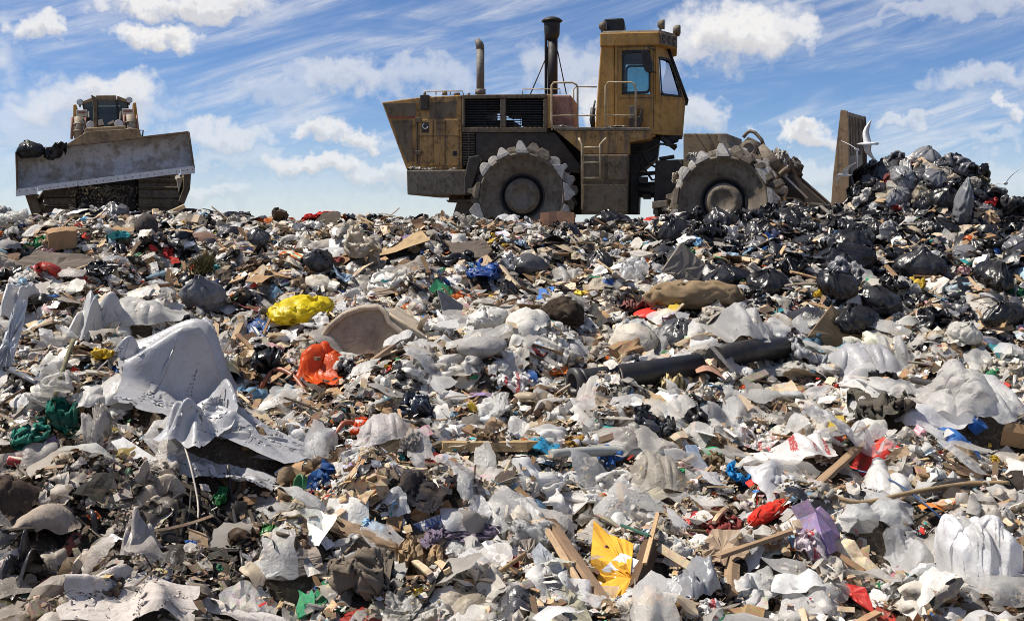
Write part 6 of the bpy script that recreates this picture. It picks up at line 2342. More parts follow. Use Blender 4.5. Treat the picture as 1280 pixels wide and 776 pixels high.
hero('plastic_bag', 'grey green crumpled bag at the bottom edge near the curled cardboard', 'bag', 'spread', 1, 512, 758, 70, 44, (.50, .48, .43), 'film', 0)
hero('plastic_bag', 'black dusty bag at the bottom edge beside the long lath', 'bag', 'spread', 5, 652, 756, 70, 50, (.06, .06, .065), 'black_film', 0, 'the black dusty bag')
tube_px('stick', 'thin brown stick pointing at the black dusty bag', 'stick', [(588, 752), (656, 722)], 3, (.40, .27, .15), 'wood', [.06, .14], None, 7)
tube_px('cable', 'black cables tangled in the dark hollow below the tarpaulin', 'cable', [(285, 618), (292, 660), (300, 700), (306, 738)], 2.2, (.03, .03, .033), 'plastic', [.22, .12, .08, .04], None, 6)
tube_px('cable', 'thin pale cable hanging out of the muddy hanging cloth', 'cable', [(228, 600), (240, 625), (248, 660), (240, 690)], 1.3, (.42, .38, .33), 'plastic', [.3, .2, .12, .05], None, 6)
hero('plastic_scrap', 'glossy green wrapper in the dark hollow', 'wrapper', 'crumple', 3, 275, 622, 24, 28, (.02, .20, .06), 'film', 0)
hero('plastic_scrap', 'crushed green can on the muddy drawer', 'can', 'crumple', 0, 336, 664, 24, 24, (.03, .16, .03), 'plastic', 0)
def weed_shape():
    r = np.random.default_rng(12)
    V, Fq = [], []
    for _ in range(900):
        x, y = r.normal(0, .2), r.normal(0, .14)
        b = np.array([x, y, 0])
        t = np.array([x + r.normal(0, .13), y + r.normal(0, .10), abs(r.normal(.18, .08)) * math.exp(-(x * x + y * y) * 6)])
        s = r.normal(0, 1, 3)
        s = s / np.linalg.norm(s) * r.uniform(.004, .010)
        o = len(V)
        mid = (b + t) / 2 + np.array([0, 0, .03])
        V += [b - s, b + s, mid + s, mid - s, t + s * .3, t - s * .3]
        Fq += [(o, o + 1, o + 2, o + 3), (o + 3, o + 2, o + 4, o + 5)]
    return np.array(V), np.array(Fq)


hero('weeds', 'dead weeds with green tips among the far refuse', 'weeds', weed_shape(), 0, 252, 325, 60, 42, (.12, .105, .045), 'grass', 0, 'the dead weeds', maxz=1.0)
hero('rag', 'red cloth lying on the skyline between the machines', 'rag', 'rag', 2, 400, 257, 48, 14, (.48, .035, .03), 'cloth', 0, 'the red cloth on the skyline')
hero('plastic_bag', 'large black bag lying below the compactor step cabinet', 'bag', 'bag', 1, 762, 274, 54, 26, BLACK, 'black_film', 0, 'the black bag under the cabinet')
hero('plastic_bag', 'flattened black bag on the slope below the rear steel wheel', 'bag', 'spread', 3, 692, 297, 54, 18, BLACK, 'black_film', 0)
hero('plastic_bag', 'shiny black bag beside the taupe mat', 'bag', 'crumple', 6, 568, 322, 54, 26, BLACK, 'black_film', 0)
hero('plastic_bag', 'dark green bag glimpsed at the far edge of the black bags', 'bag', 'crumple', 1, 1270, 364, 34, 22, (.015, .20, .07), 'film', 0)
hero('plastic_bag', 'grey silver bag standing against the far heap hump', 'bag', bag(4, 936, 1.3, (.34, .3, .5)), 0, 1204, 252, 28, 62, (.30, .31, .33), 'film', 0, 'the silver bag on the hump', maxz=2.6)
hero('plastic_bag', 'milky bag in front of the triangular slab', 'bag', 'silk', 2, 700, 348, 60, 30, (.64, .63, .60), 'clear', 0, 'the milky bag in mid slope')

# black bags that can be told apart, the glossy clutter before the blade
for k, (cx, cy, w, h, where) in enumerate([
        (1098, 377, 62, 40, 'largest black bag just beyond the brown board'), (1068, 398, 66, 40, 'black bag leaning on the large brown board'),
        (1168, 403, 50, 44, 'tall black bag left of the small round white bag'), (1242, 346, 52, 40, 'fat black bag near the far edge of the slope'),
        (1150, 330, 70, 42, 'wide black bag at the foot of the pushed heap'), (988, 330, 46, 30, 'black bag below the front steel wheel'),
        (908, 347, 64, 34, 'crumpled black bag beyond the clouded film mass'), (960, 352, 56, 34, 'grey glossed black bag in the middle of the dark clutter'),
        (1010, 312, 40, 22, 'small black bag in the gap before the blade'), (1172, 283, 56, 26, 'long black bag low on the pushed heap'),
        (1254, 392, 56, 36, 'black bag right of the small round white bag'), (1120, 352, 44, 26, 'squashed black bag between two fat ones')]):
    hero('black_bag', where, 'bag', ['bag', 'bag', 'crumple'][k % 3], k, cx, cy, w, h, BLACK if k % 4 else (.03, .03, .034), 'black_film', k * 37, ('the ' + where) if k < 5 else None, group=None)

_s = random.Random(31)
for k in range(26):
    x0, y0 = _s.choice([(285, 628), (300, 640), (270, 650), (250, 640), (310, 660), (30, 640), (60, 660), (95, 655), (215, 640)])
    x0, y0 = x0 + _s.uniform(-22, 22), y0 + _s.uniform(-16, 16)
    dx, ln = _s.uniform(-46, 50), _s.uniform(26, 64)
    w = _s.choice([1.0, 1.4, 2.2, 3.2])
    o, _, _ = tube_px('strip', 'x', 'strip', [(x0, y0), (x0 + dx * .3, y0 + ln * .35), (x0 + dx * .8, y0 + ln * .7), (x0 + dx, y0 + ln)], [w, w * 1.3, w, w * .6],
                _s.choice([(.03, .03, .033), (.05, .042, .035), (.10, .08, .06), (.22, .18, .14), (.02, .02, .02)]), _s.choice(['black_film', 'cloth', 'plastic']), [_s.uniform(.04, .12), .09, .07, .03], None, 6, jitter=.02)
    where = 'left of the muddy hanging cloth' if x0 < 170 else ('right of the muddy drawer corner and below the tarpaulin' if x0 > 290 else 'in the dark hollow below the tarpaulin')
    tag(o, 'dark stringy strip hanging ' + where, 'strip', 'dark strips ' + where)
    FOOT.pop()
    BOXES.pop()
# ------------------------------------------------------------------ refuse on the machines, gulls
def place_world(name, label, cat, proto, k, centre, size, color, mat, euler=(0, 0, 0), smooth=True, group=None):
    V, Fc = PROTO[proto][k % len(PROTO[proto])] if isinstance(proto, str) else proto
    V = V - (V.max(0) + V.min(0)) / 2
    V = V / np.ptp(V, axis=0) * np.array(size)
    V = V @ rot(*euler).T
    o = link(name, mesh_np(name, V, Fc, smooth), M[mat], None, color)
    o.location = centre
    return tag(o, label, cat, group)


place_world('black_bag', 'black bag caught on the upper corner of the bulldozer blade', 'bag', 'bag', 0, DZ.P(38, 186, -.05), (.62, .45, .42), BLACK, 'black_film', (0, -.1, 0))
place_world('black_bag', 'black bag hanging over the top edge of the bulldozer blade', 'bag', 'crumple', 2, DZ.P(70, 188, -.05), (.42, .40, .56), BLACK, 'black_film', (0, .5, 0))
FB = Fr((3.83, 19.97), 22.0)
FA = Fr(((652 - CX) / F_PX * 21.0, 21.0), 8.0)
for k, (px, py, v, sz, col, mat, lab) in enumerate([
        (872, 199, .45, (.50, .5, .22), (.40, .39, .37), 'tarp', 'grey rag of film caught on top of the front steel wheel'),
        (928, 200, .5, (.55, .6, .22), (.46, .45, .43), 'tarp', 'dusty film wound over the front wheel below the trunnion'),
        (965, 232, .5, (.50, .7, .42), (.40, .39, .38), 'tarp', 'bundle of dirty film jammed between front wheel and push arm'),
        (972, 205, 1.3, (.55, .6, .34), (.36, .34, .31), 'tarp', 'muddy sacking draped over the lift cylinder'),
        (990, 214, 1.9, (.42, .5, .34), (.16, .155, .15), 'cloth', 'dark cloth snagged on the push arm'),
        (984, 240, 1.6, (.36, .5, .36), (.44, .43, .42), 'tarp', 'torn grey film hanging under the push arm'),
        (950, 215, .3, (.40, .4, .30), (.30, .28, .25), 'cloth', 'clotted rags stuck in the teeth of the front wheel'),
        (845, 222, .5, (.18, .4, .22), (.42, .37, .30), 'cloth', 'small pale rag caught in the rear side of the front wheel'),
        (834, 262, .5, (.2, .3, .2), (.50, .42, .32), 'cloth', 'tan rag trapped low beside the front wheel')]):
    place_world('refuse_rag', lab, 'rag', 'crumple' if k % 2 else 'rag', k, FB.P(px, py, v), sz, col, mat, (k * .5, .4, k * .9))
for k, (px, py, w) in enumerate(((516, 211, .22), (527, 211.5, .35), (540, 212, .2), (566, 211.5, .16))):
    place_world('dirt_pile', ['low crust of dirt', 'widest heap of pale dirt', 'thin smear of dirt', 'little lump of dirt'][k] + ' lying on the compactor counterweight', 'dirt', 'rag', k, FA.P(px, py, .35), (w, .3, .09), (.42, .39, .34), 'foam', smooth=False)
for k, (px, py, w) in enumerate(((703, 158.5, .45), (768, 159, .5))):
    place_world('dirt_pile', ['dusty film scraps on the platform by the rusty tank', 'dusty scraps on the platform at the cab door'][k], 'dirt', 'rag', k + 1, FA.P(px, py, .45), (w, .3, .06), (.48, .45, .40), 'foam', smooth=False)


def gull(label, centre, span, heading, bank, flap, pitch=0.0):
    """one continuous body with two wings; heading in degrees, bank tips the wings, flap lifts them"""
    V, Fq = [], []
    prof = [(-.50, .012, .0), (-.42, .05, .004), (-.25, .055, .0), (-.05, .085, -.01), (.15, .082, -.01), (.28, .06, .008), (.36, .052, .022), (.43, .036, .022), (.47, .012, .014), (.53, .004, .006)]
    n = 10
    for (x, r, z) in prof:
        for k in range(n):
            t = 2 * math.pi * k / n
            flat = .35 if x < -.4 else .9
            V.append((x, r * math.cos(t) * (1.6 if x < -.4 else 1), z + r * flat * math.sin(t)))
    for i in range(len(prof) - 1):
        for k in range(n):
            Fq.append((i * n + k, i * n + (k + 1) % n, (i + 1) * n + (k + 1) % n, (i + 1) * n + k))
    for s in (-1, 1):
        o = len(V)
        st = [(0.04, .20, -.14, .02), (.18, .23, -.12, .055), (.34, .25, -.07, .085), (.52, .23, -.05, .09), (.70, .14, -.09, .075), (.88, .0, -.15, .05), (1.02, -.14, -.20, .03)]
        for (y, x0, x1, z) in st:
            zz = z + y * math.tan(flap)
            for (x, dz) in ((x0, .0), (x0 * .5 + x1 * .5, .018), (x1, .0), (x0 * .5 + x1 * .5, -.006)):
                V.append((x, s * y, zz + dz))
        for i in range(len(st) - 1):
            for k in range(4):
                a, b = o + i * 4 + k, o + i * 4 + (k + 1) % 4
                Fq.append((a, b, b + 4, a + 4))
    V = np.array(V) * span / 2.05
    R = rot(0, 0, math.radians(heading)) @ rot(0, math.radians(pitch), 0) @ rot(math.radians(bank), 0, 0)
    o = link('gull', mesh_np('gull', V @ R.T, Fq), M['bird'], None, None)
    o.location = centre
    return tag(o, label, 'gull', 'gulls over the heap')


M['bird'] = plain_mat('gull_plumage', (.76, .76, .77), 0.7)
gull('white gull with one wing raised high in front of the tall blade', FB.P(1085, 180, -1.2), .72, 150, 62, .30)
gull('white gull flying head on close by the tall blade, wings folded', FB.P(1071, 187, -1.0), .55, 235, -60, -.55)
gull('pale gull gliding low across the foot of the tall blade', FB.P(1056, 219, -1.0), .60, 200, 30, .15)
gull('grey gull with both wings spread against the sky beyond the heap', np.array([(1257 - CX) / F_PX * 20.5, 20.5, (CY - 229) / F_PX * 20.5]), .85, 60, -30, .22)

# dirt dropping from under the bulldozer blade
_r = np.random.default_rng(77)
MARKS += [(650, 268, 'the rear steel wheel'), (895, 277, 'the front steel wheel'), (130, 256, 'the bulldozer blade'), (757, 266, 'the step cabinet'), (1165, 240, 'the pushed heap'),
          (1045, 270, 'the tall blade'), (535, 262, 'the hanging counterweight')]

# ------------------------------------------------------------------ smaller prototypes
def bottle_shape(seed):
    r = np.random.default_rng(seed)
    prof = [(0.0, 0), (.042, .0), (.046, .012), (.045, .08), (.041, .10), (.045, .12), (.045, .19), (.030, .24), (.014, .265), (.016, .27), (.016, .295), (.0, .296)]
    V, Fq = [], []
    n = 12
    cr = r.uniform(.45, .8)
    for (rad, x) in prof:
        for k in range(n):
            t = 2 * math.pi * k / n
            V.append((x - .15, max(rad, .001) * math.cos(t), max(rad, .001) * math.sin(t) * cr))
    for i in range(len(prof) - 1):
        for k in range(n):
            Fq.append((i * n + k, i * n + (k + 1) % n, (i + 1) * n + (k + 1) % n, (i + 1) * n + k))
    V = np.array(V)
    V += r.normal(0, .003, V.shape)
    V[:, 2] -= V[:, 2].min()
    return V / .3, np.array(Fq)


def tub_shape(seed):
    r = np.random.default_rng(seed)
    prof = [(.0, .02), (.30, .0), (.34, .03), (.44, .62), (.48, .63), (.48, .68), (.42, .67), (.32, .05), (.0, .045)]
    V, Fq = [], []
    n = 16
    for (rad, z) in prof:
        for k in range(n):
            t = 2 * math.pi * k / n
            V.append((max(rad, .002) * math.cos(t), max(rad, .002) * math.sin(t) * r.uniform(.93, 1.0), z))
    for i in range(len(prof) - 1):
        for k in range(n):
            Fq.append((i * n + k, i * n + (k + 1) % n, (i + 1) * n + (k + 1) % n, (i + 1) * n + k))
    return np.array(V), np.array(Fq)


PROTO['bottle'] = [bottle_shape(k) for k in range(4)]
def can_shape(seed):
    r = np.random.default_rng(seed)
    prof = [(0.0, .02), (.28, .02), (.30, .0), (.33, .03), (.33, .94), (.30, 1.0), (.28, .975), (.0, .97)]
    V, Fq = [], []
    n = 16
    for (rad, x) in prof:
        for k in range(n):
            t = 2 * math.pi * k / n
            V.append((x - .5, max(rad, .002) * math.cos(t), max(rad, .002) * math.sin(t)))
    for i in range(len(prof) - 1):
        for k in range(n):
            Fq.append((i * n + k, i * n + (k + 1) % n, (i + 1) * n + (k + 1) % n, (i + 1) * n + k))
    V = np.array(V)
    V[:, 2] *= 1 - r.uniform(.1, .5) * np.exp(-((V[:, 0] - r.uniform(-.2, .2)) / .25) ** 2)
    V[:, 2] -= V[:, 2].min()
    return V, np.array(Fq)


PROTO['can'] = [can_shape(k) for k in range(3)]
PROTO['tub'] = [tub_shape(k) for k in range(3)]
PROTO['plank'] = [slab(1, w, t, 60 + k, 9, 3, b, .008) for k, (w, t, b) in enumerate([(.12, .03, 0), (.08, .035, .01), (.18, .022, 0), (.06, .05, 0), (.25, .02, .02)])]
PROTO['stick'] = [slab(1, .022, .022, 70 + k, 10, 2, b, .012) for k, b in enumerate((.03, -.04, .07))]
PROTO['block'] = [slab(1, w, h, 80 + k, 6, 5, .02, .03) for k, (w, h) in enumerate(((.6, .25), (.7, .16), (.5, .4), (.8, .12)))]
PROTO['lump'] = [bag(3, 340 + k, 1.2, s, False) for k, s in enumerate([(.5, .4, .3), (.5, .34, .22), (.5, .42, .2)])]
MESH = {}
SMOOTH = {'crumple': True, 'silk': True, 'stiff': True, 'spread': True, 'bag': True, 'rag': True, 'bottle': True, 'tub': True, 'can': True, 'lump': True}
for ky in ('crumple', 'silk', 'spread', 'bag', 'card', 'rag', 'bottle', 'tub', 'plank', 'stick', 'block', 'lump', 'stiff', 'can'):
    for k, (V, Fc) in enumerate(PROTO[ky]):
        V = V - np.array([(V[:, 0].max() + V[:, 0].min()) / 2, (V[:, 1].max() + V[:, 1].min()) / 2, V[:, 2].min()])
        V = V / np.ptp(V[:, 0])
        MESH[(ky, k)] = mesh_np(ky, V, Fc, SMOOTH.get(ky, False))

# kind: object name, category, noun, shapes, materials, count, size range in metres, colours with words, region
WH = [('white', (.81, .80, .77)), ('white', (.75, .73, .69)), ('off white', (.62, .60, .56)), ('pale grey', (.52, .52, .53)), ('cream', (.64, .56, .44)), ('dirty white', (.50, .46, .40))]
BK = [('black', (.012, .012, .014)), ('black', (.016, .016, .02)), ('dark grey', (.05, .05, .055)), ('black', (.011, .011, .012)), ('grey', (.13, .13, .14))]
CO = [('blue', (.03, .14, .46)), ('light blue', (.16, .42, .66)), ('turquoise', (.03, .34, .36)), ('green', (.03, .24, .09)), ('red', (.52, .035, .03)), ('orange', (.80, .17, .025)), ('yellow', (.80, .56, .05)), ('pink', (.60, .28, .32)), ('blue', (.05, .22, .60)), ('pale blue', (.42, .56, .70))]
KR = [('brown', (.33, .21, .115)), ('tan', (.42, .30, .185)), ('dark brown', (.16, .095, .055)), ('grey brown', (.26, .21, .165)), ('pale tan', (.50, .39, .27))]
WD = [('brown', (.36, .225, .125)), ('pale', (.54, .39, .235)), ('grey', (.29, .255, .21)), ('reddish brown', (.28, .14, .08)), ('dark brown', (.15, .09, .055))]
CL = [('dark grey', (.06, .06, .065)), ('brown', (.15, .095, .06)), ('navy', (.02, .035, .10)), ('beige', (.42, .34, .25)), ('maroon', (.18, .04, .04)), ('grey', (.25, .24, .23)), ('black', (.015, .015, .016)), ('olive', (.11, .10, .05)), ('pale blue', (.32, .42, .54)), ('dusty pink', (.44, .26, .24))]
PP = [('white', (.82, .82, .82)), ('white', (.78, .78, .76)), ('cream', (.72, .66, .52)), ('pale blue', (.56, .66, .76)), ('grey', (.5, .5, .5))]
BT = [('clear', (.70, .74, .75)), ('green', (.04, .22, .09)), ('pale blue', (.42, .60, .70)), ('white', (.78, .78, .77)), ('brown', (.12, .06, .025))]
FM = [('grey', (.22, .21, .20)), ('dark', (.08, .07, .065)), ('yellowish', (.50, .41, .24)), ('brown', (.17, .12, .08)), ('pale', (.48, .45, .41))]
any_ = lambda x, y: 1.0
right = lambda x, y: (1.0 if (x > 840 and y < 440) else .07) * (.35 if y > 450 else 1)
low = lambda x, y: (1.0 if y > 420 else .45) * (.5 if x < 330 and y > 560 else 1)
KINDS = [
    ('plastic_bag', 'bag', 'plastic bag', ('crumple', 'silk', 'silk', 'stiff'), ('film', 'film', 'clear', 'clear'), 200, (.24, .78), WH, lambda x, y: .5 if (x > 850 and y < 400) else (1.0 if x > 560 and y > 430 else .55), 'crumpled'),
    ('black_bag', 'bag', 'refuse bag', ('bag', 'crumple', 'bag'), ('black_film',), 95, (.34, .88), BK, right, 'shiny'),
    ('coloured_bag', 'bag', 'bag', ('crumple', 'spread'), ('film',), 60, (.12, .34), CO, any_, 'crumpled'),
    ('cardboard', 'cardboard', 'cardboard piece', ('card',), ('card',), 95, (.14, .42), KR, any_, 'torn'),
    ('board', 'board', 'wooden board', ('plank',), ('wood',), 90, (.30, .95), WD, low, 'loose'),
    ('paper', 'paper', 'paper sheet', ('card', 'stiff', 'spread'), ('paper',), 80, (.10, .23), PP, any_, 'bent'),
    ('rag', 'rag', 'rag', ('rag', 'stiff'), ('cloth',), 85, (.22, .55), CL, any_, 'limp'),
    ('bottle', 'bottle', 'plastic bottle', ('bottle',), ('bottle',), 62, (.24, .36), BT, any_, 'crushed'),
    ('stick', 'stick', 'stick', ('stick',), ('wood',), 45, (.35, .95), WD, low, 'thin'),
    ('foam_block', 'foam', 'foam block', ('block',), ('foam',), 16, (.16, .40), FM, any_, 'broken'),
    ('tub', 'tub', 'plastic tub', ('tub',), ('plastic',), 24, (.12, .26), BT + CO[:4], any_, 'tipped'),
    ('carton', 'carton', 'printed carton', ('block',), ('printed_card',), 48, (.13, .32), PP[:4] + CO[:9] + KR[:2], any_, 'crushed'),
    ('can', 'can', 'tin can', ('can',), ('tin',), 34, (.09, .15), [('silver', (.55, .55, .56)), ('red', (.45, .03, .03)), ('rusty', (.20, .10, .05)), ('blue', (.05, .12, .40)), ('green', (.03, .22, .09))], low, 'dented'),
    ('sack', 'sack', 'filled sack', ('lump', 'silk', 'silk'), ('tarp', 'cloth'), 34, (.30, .62), WH[2:] + FM[:2], any_, 'dusty'),
]
ITEMS = []
_foot = np.array(FOOT)
_box = np.array(BOXES)
_in = np.stack([_box[:, 2] - _box[:, 0], _box[:, 3] - _box[:, 1]], 1) * .14
_bx = np.stack([_box[:, 0] + _in[:, 0], _box[:, 1] + _in[:, 1], _box[:, 2] - _in[:, 0], _box[:, 3] - _in[:, 1]], 1)
sc_r = np.random.default_rng(2024)


def sample_ground(n, r, ylo=5.7, yhi=19.0, power=1.0, margin=.02):
    """ground points in the field of view, thinner per area far away as the power grows"""
    u = r.uniform(0, 1, n)
    p = 2 - power                       # area element ~ y, density ~ y**-power
    y = (ylo ** p + u * (yhi ** p - ylo ** p)) ** (1 / p)
    x = r.uniform(-1, 1, n) * (y * (.4665 + margin) + .1)
    return x, y


for (nm, cat, noun, shapes, mats, count, (s0, s1), cols, wf, adj) in KINDS:
    made = tries = 0
    while made < count and tries < 9000:
        tries += 1
        x, y = (float(a[0]) for a in sample_ground(1, sc_r, 5.7, 18.9, .72))
        z = float(H(x, y))
        px, py = project((x, y, z))
        if not (-15 < px < 1295 and 256 < py < 786) or sc_r.uniform() > wf(px, py):
            continue
        s = sc_r.uniform(0, 1) ** 1.5 * (s1 - s0) + s0
        if y > 16.5:
            s *= .72
        if nm == 'plastic_bag' and y < 10.5:
            s *= 1.22
        elif nm == 'coloured_bag' and y < 9:
            s *= .6
        elif y < 7.5:
            s *= .82
        hw, hh = s * .40 * F_PX / y, s * .50 * F_PX / y
        inb = (_bx[:, 0] < px + hw) & (px - hw < _bx[:, 2]) & (_bx[:, 1] < py + hh * .3) & (py - hh < _bx[:, 3])
        if inb.any():
            continue
        ITEMS.append((nm, cat, noun, shapes[int(sc_r.integers(len(shapes)))], mats[int(sc_r.integers(len(mats)))], s, cols[int(sc_r.integers(len(cols)))], adj, x, y, z, float(px), float(py), 'slope'))
        made += 1
# the pushed heap is mostly black bags
def heap_items(nm, cat, noun, shapes, mats, count, s0, s1, cols, adj):
    made = 0
    for _ in range(4000):
        if made >= count:
            break
        x, y = sc_r.uniform(5.8, 8.75), sc_r.uniform(17.6, 20.8)
        z = float(H(x, y))
        px, py = project((x, y, z))
        if z < .12 or not (1035 < px < 1290) or not (185 < py < 300):
            continue
        nrm = normal_at(x, y)
        if px < 1068 and py > 195:
            continue
        if nrm[1] > .35 and sc_r.uniform() > .15:
            continue
        s = sc_r.uniform(s0, s1)
        ITEMS.append((nm, cat, noun, shapes[int(sc_r.integers(len(shapes)))], mats[int(sc_r.integers(len(mats)))], s, cols[int(sc_r.integers(len(cols)))], adj, x, y, z, float(px), float(py), 'heap'))
        made += 1


heap_items('black_bag', 'bag', 'refuse bag', ('bag', 'bag', 'crumple'), ('black_film',), 85, .28, .60, BK + [('grey', (.2, .2, .21)), ('dark grey', (.06, .06, .065))], 'shiny')
heap_items('plastic_bag', 'bag', 'plastic bag', ('crumple', 'silk'), ('film', 'clear'), 60, .22, .50, WH, 'crumpled')
heap_items('cardboard', 'cardboard', 'cardboard piece', ('card',), ('card',), 22, .18, .36, KR, 'torn')
heap_items('rag', 'rag', 'rag', ('rag',), ('cloth',), 22, .25, .5, CL, 'limp')
heap_items('coloured_bag', 'bag', 'bag', ('crumple',), ('film',), 9, .14, .3, CO, 'crumpled')

GROUPS = {'plastic_bag': 'white and clear plastic bags in the refuse', 'black_bag': 'black refuse bags', 'coloured_bag': 'coloured plastic bags in the refuse', 'cardboard': 'torn cardboard pieces', 'board': 'loose wooden boards', 'paper': 'paper sheets in the refuse', 'rag': 'rags in the refuse', 'bottle': 'crushed plastic bottles', 'stick': 'sticks in the refuse', 'foam_block': 'broken foam blocks', 'tub': 'tipped plastic tubs', 'carton': 'crushed printed cartons', 'can': 'dented tin cans', 'sack': 'filled sacks'}


def hits_foot(x, y):
    return (((x - _foot[:, 0]) / np.maximum(_foot[:, 2], .02)) ** 2 + ((y - _foot[:, 1]) / np.maximum(_foot[:, 3], .02)) ** 2 < 1).any()


PLACED = []
for it in ITEMS:
    nm, cat, noun, shp, mat, s, (cw, col), adj, x, y, z, px, py, where = it
    k = int(sc_r.integers(len(PROTO[shp])))
    o = bpy.data.objects.new(nm, MESH[(shp, k)])
    COL.objects.link(o)
    if shp in ('plank', 'stick'):
        sc3 = (s, s * sc_r.uniform(.8, 1.2), s * .9)
    elif shp == 'bottle':
        sc3 = (s, s, s)
    else:
        sc3 = (s, s * sc_r.uniform(.75, 1.15), s * sc_r.uniform(.75, 1.25))
    n = normal_at(x, y)
    tilt = {'plank': .22, 'stick': .3, 'card': .45, 'bottle': .3, 'tub': 1.2, 'block': .4}.get(shp, .35)
    if where == 'heap':
        tilt = .6
    A = align(n, .8) @ rot(sc_r.normal(0, tilt * .6), sc_r.normal(0, tilt * .6), sc_r.uniform(0, 6.283))
    o.matrix_world = Matrix.Translation((x, y, z + sc_r.uniform(.01, .09) - (.08 * s if shp in ('bag', 'lump') else 0))) @ Matrix(A.tolist()).to_4x4() @ Matrix.Diagonal((*sc3, 1))
    j = 1 + sc_r.normal(0, .09)
    o.color = c4([min(.9, max(.004, c * j)) for c in col])
    if len(o.data.materials) == 0:
        o.data.materials.append(M[mat])
    o.material_slots[0].link = 'OBJECT'
    o.material_slots[0].material = M[mat]
    PLACED.append((o, it))

# a label for every one of them: what it is, then where it lies by things one can find
USED = set(o.get('label', '').lower() for o in bpy.data.objects)


def rel(dx, dy):
    if abs(dy) > abs(dx) * .8:
        return 'beyond' if dy < 0 else 'in front of'
    return 'left of' if dx < 0 else 'right of'


for o, it in PLACED:
    nm, cat, noun, shp, mat, s, (cw, col), adj, x, y, z, px, py, where = it
    lo, hi = next(kk[6] for kk in KINDS if kk[0] == nm)
    sw = 'small ' if s < lo + (hi - lo) * .22 else ('big ' if s > lo + (hi - lo) * .62 else '')
    if nm == 'plastic_bag' and mat == 'clear':
        cw = 'see through ' + cw
    near = sorted(MARKS, key=lambda m: (m[0] - px) ** 2 + ((m[1] - py) * 1.3) ** 2)[:14]
    done = None
    cand = []
    for m in near[:5]:
        d = math.hypot(m[0] - px, m[1] - py)
        q = 'just ' if d < 38 else ('' if d < 85 else 'some way ')
        cand.append(f'{sw}{cw} {adj} {noun} {q}{rel(px - m[0], py - m[1])} {m[2]}')
    for a in range(6):
        for b in range(a + 1, 8):
            m1, m2 = near[a], near[b]
            cand.append(f'{sw}{cw} {noun} {rel(px - m1[0], py - m1[1])} {m1[2]}, {rel(px - m2[0], py - m2[1])} {m2[2]}')
    for a in range(6):
        for b in range(a + 1, 14):
            cand.append(f'{sw}{cw} {adj} {noun} between {near[a][2]} and {near[b][2]}')
    for c in cand:
        if c.lower() not in USED and len(c.split()) <= 16:
            done = c
            break
    if done is None:
        done = cand[0]
    USED.add(done.lower())
    tag(o, done[0].lower() + done[1:], cat, GROUPS[nm])
# ------------------------------------------------------------------ the carpet of small scraps (nobody could count it)
LR = np.random.default_rng(99)


def to_quads(F):
    F = np.asarray(F)
    return F if F.shape[1] == 4 else np.concatenate([F, F[:, 2:3]], 1)


def norm_proto(V):
    V = V - (V.max(0) + V.min(0)) / 2
    return V / max(np.ptp(V[:, 0]), np.ptp(V[:, 1]))


LP = {
    'film': [(norm_proto(V), F) for V, F in [crumple(9, 700 + k, (.40, .36, .18 + .03 * (k % 4)), steps=26) for k in range(7)] + [foldsheet(10, 740 + k, 2, .22, .8, 1.2) for k in range(8)] + [tarpsheet(10, 900 + k, 2, .2, .7, 4) for k in range(6)]],
    'rag': [(norm_proto(V), F) for V, F in [crumple(8, 760 + k, (.46, .36, .10), steps=22) for k in range(5)]],
    'leaf': [(norm_proto(V), F) for V, F in [tarpsheet(7, 860 + k, 1 + k % 2, .08 + .03 * (k % 3), .5 + .12 * (k % 4), 2, .3, .06) for k in range(8)]],
    'ribbon': [(norm_proto(V), F) for V, F in [tarpsheet(10, 880 + k, 2, .12, .12 + .05 * k, 3, .4, .05) for k in range(4)]],
    'card': [(norm_proto(V), F) for V, F in [torn_card(780 + k, 4, .02) for k in range(6)]],
    'chip': [(norm_proto(V), F) for V, F in [slab(1, .14, .06, 800, 4, 2, .02, .02), slab(1, .07, .05, 801, 5, 2, .05, .02), slab(1, .25, .05, 802, 4, 2, 0, .03), slab(1, .04, .03, 803, 5, 2, -.08, .02)]],
    'lump': [(norm_proto(V), F) for V, F in [slab(1, .7, .35, 820 + k, 4, 4, .1, .13) for k in range(4)]],
    'round': [(norm_proto(PROTO['bottle'][0][0]), PROTO['bottle'][0][1]), (norm_proto(PROTO['tub'][0][0]), PROTO['tub'][0][1])],
}
PAL = [((.81, .79, .75), 14), ((.70, .65, .57), 14), ((.52, .485, .44), 9), ((.33, .30, .265), 6), ((.60, .49, .35), 15), ((.47, .34, .215), 13), ((.31, .195, .105), 12), ((.17, .105, .065), 10),
       ((.07, .055, .042), 6), ((.02, .02, .022), 7), ((.04, .15, .44), 1.3), ((.28, .48, .64), 2.0), ((.55, .045, .035), 1.7), ((.78, .19, .035), 1.3), ((.75, .55, .08), 1.1), ((.04, .26, .12), 1.2), ((.05, .32, .34), .7), ((.60, .36, .38), 1.3), ((.27, .2, .34), .5)]
PALC = np.array([p[0] for p in PAL])
PALW = np.array([p[1] for p in PAL], float)
PALW[10:] *= .6
PALW /= PALW.sum()
FILM_P = np.array([34, 22, 12, 6, 8, 3, 2, 1, 2, 0, 1.0, 2.5, 1.2, .8, .8, .9, .7, 1.2, .3])
FILM_P[10:] *= .65
FILM_P = FILM_P / FILM_P.sum()


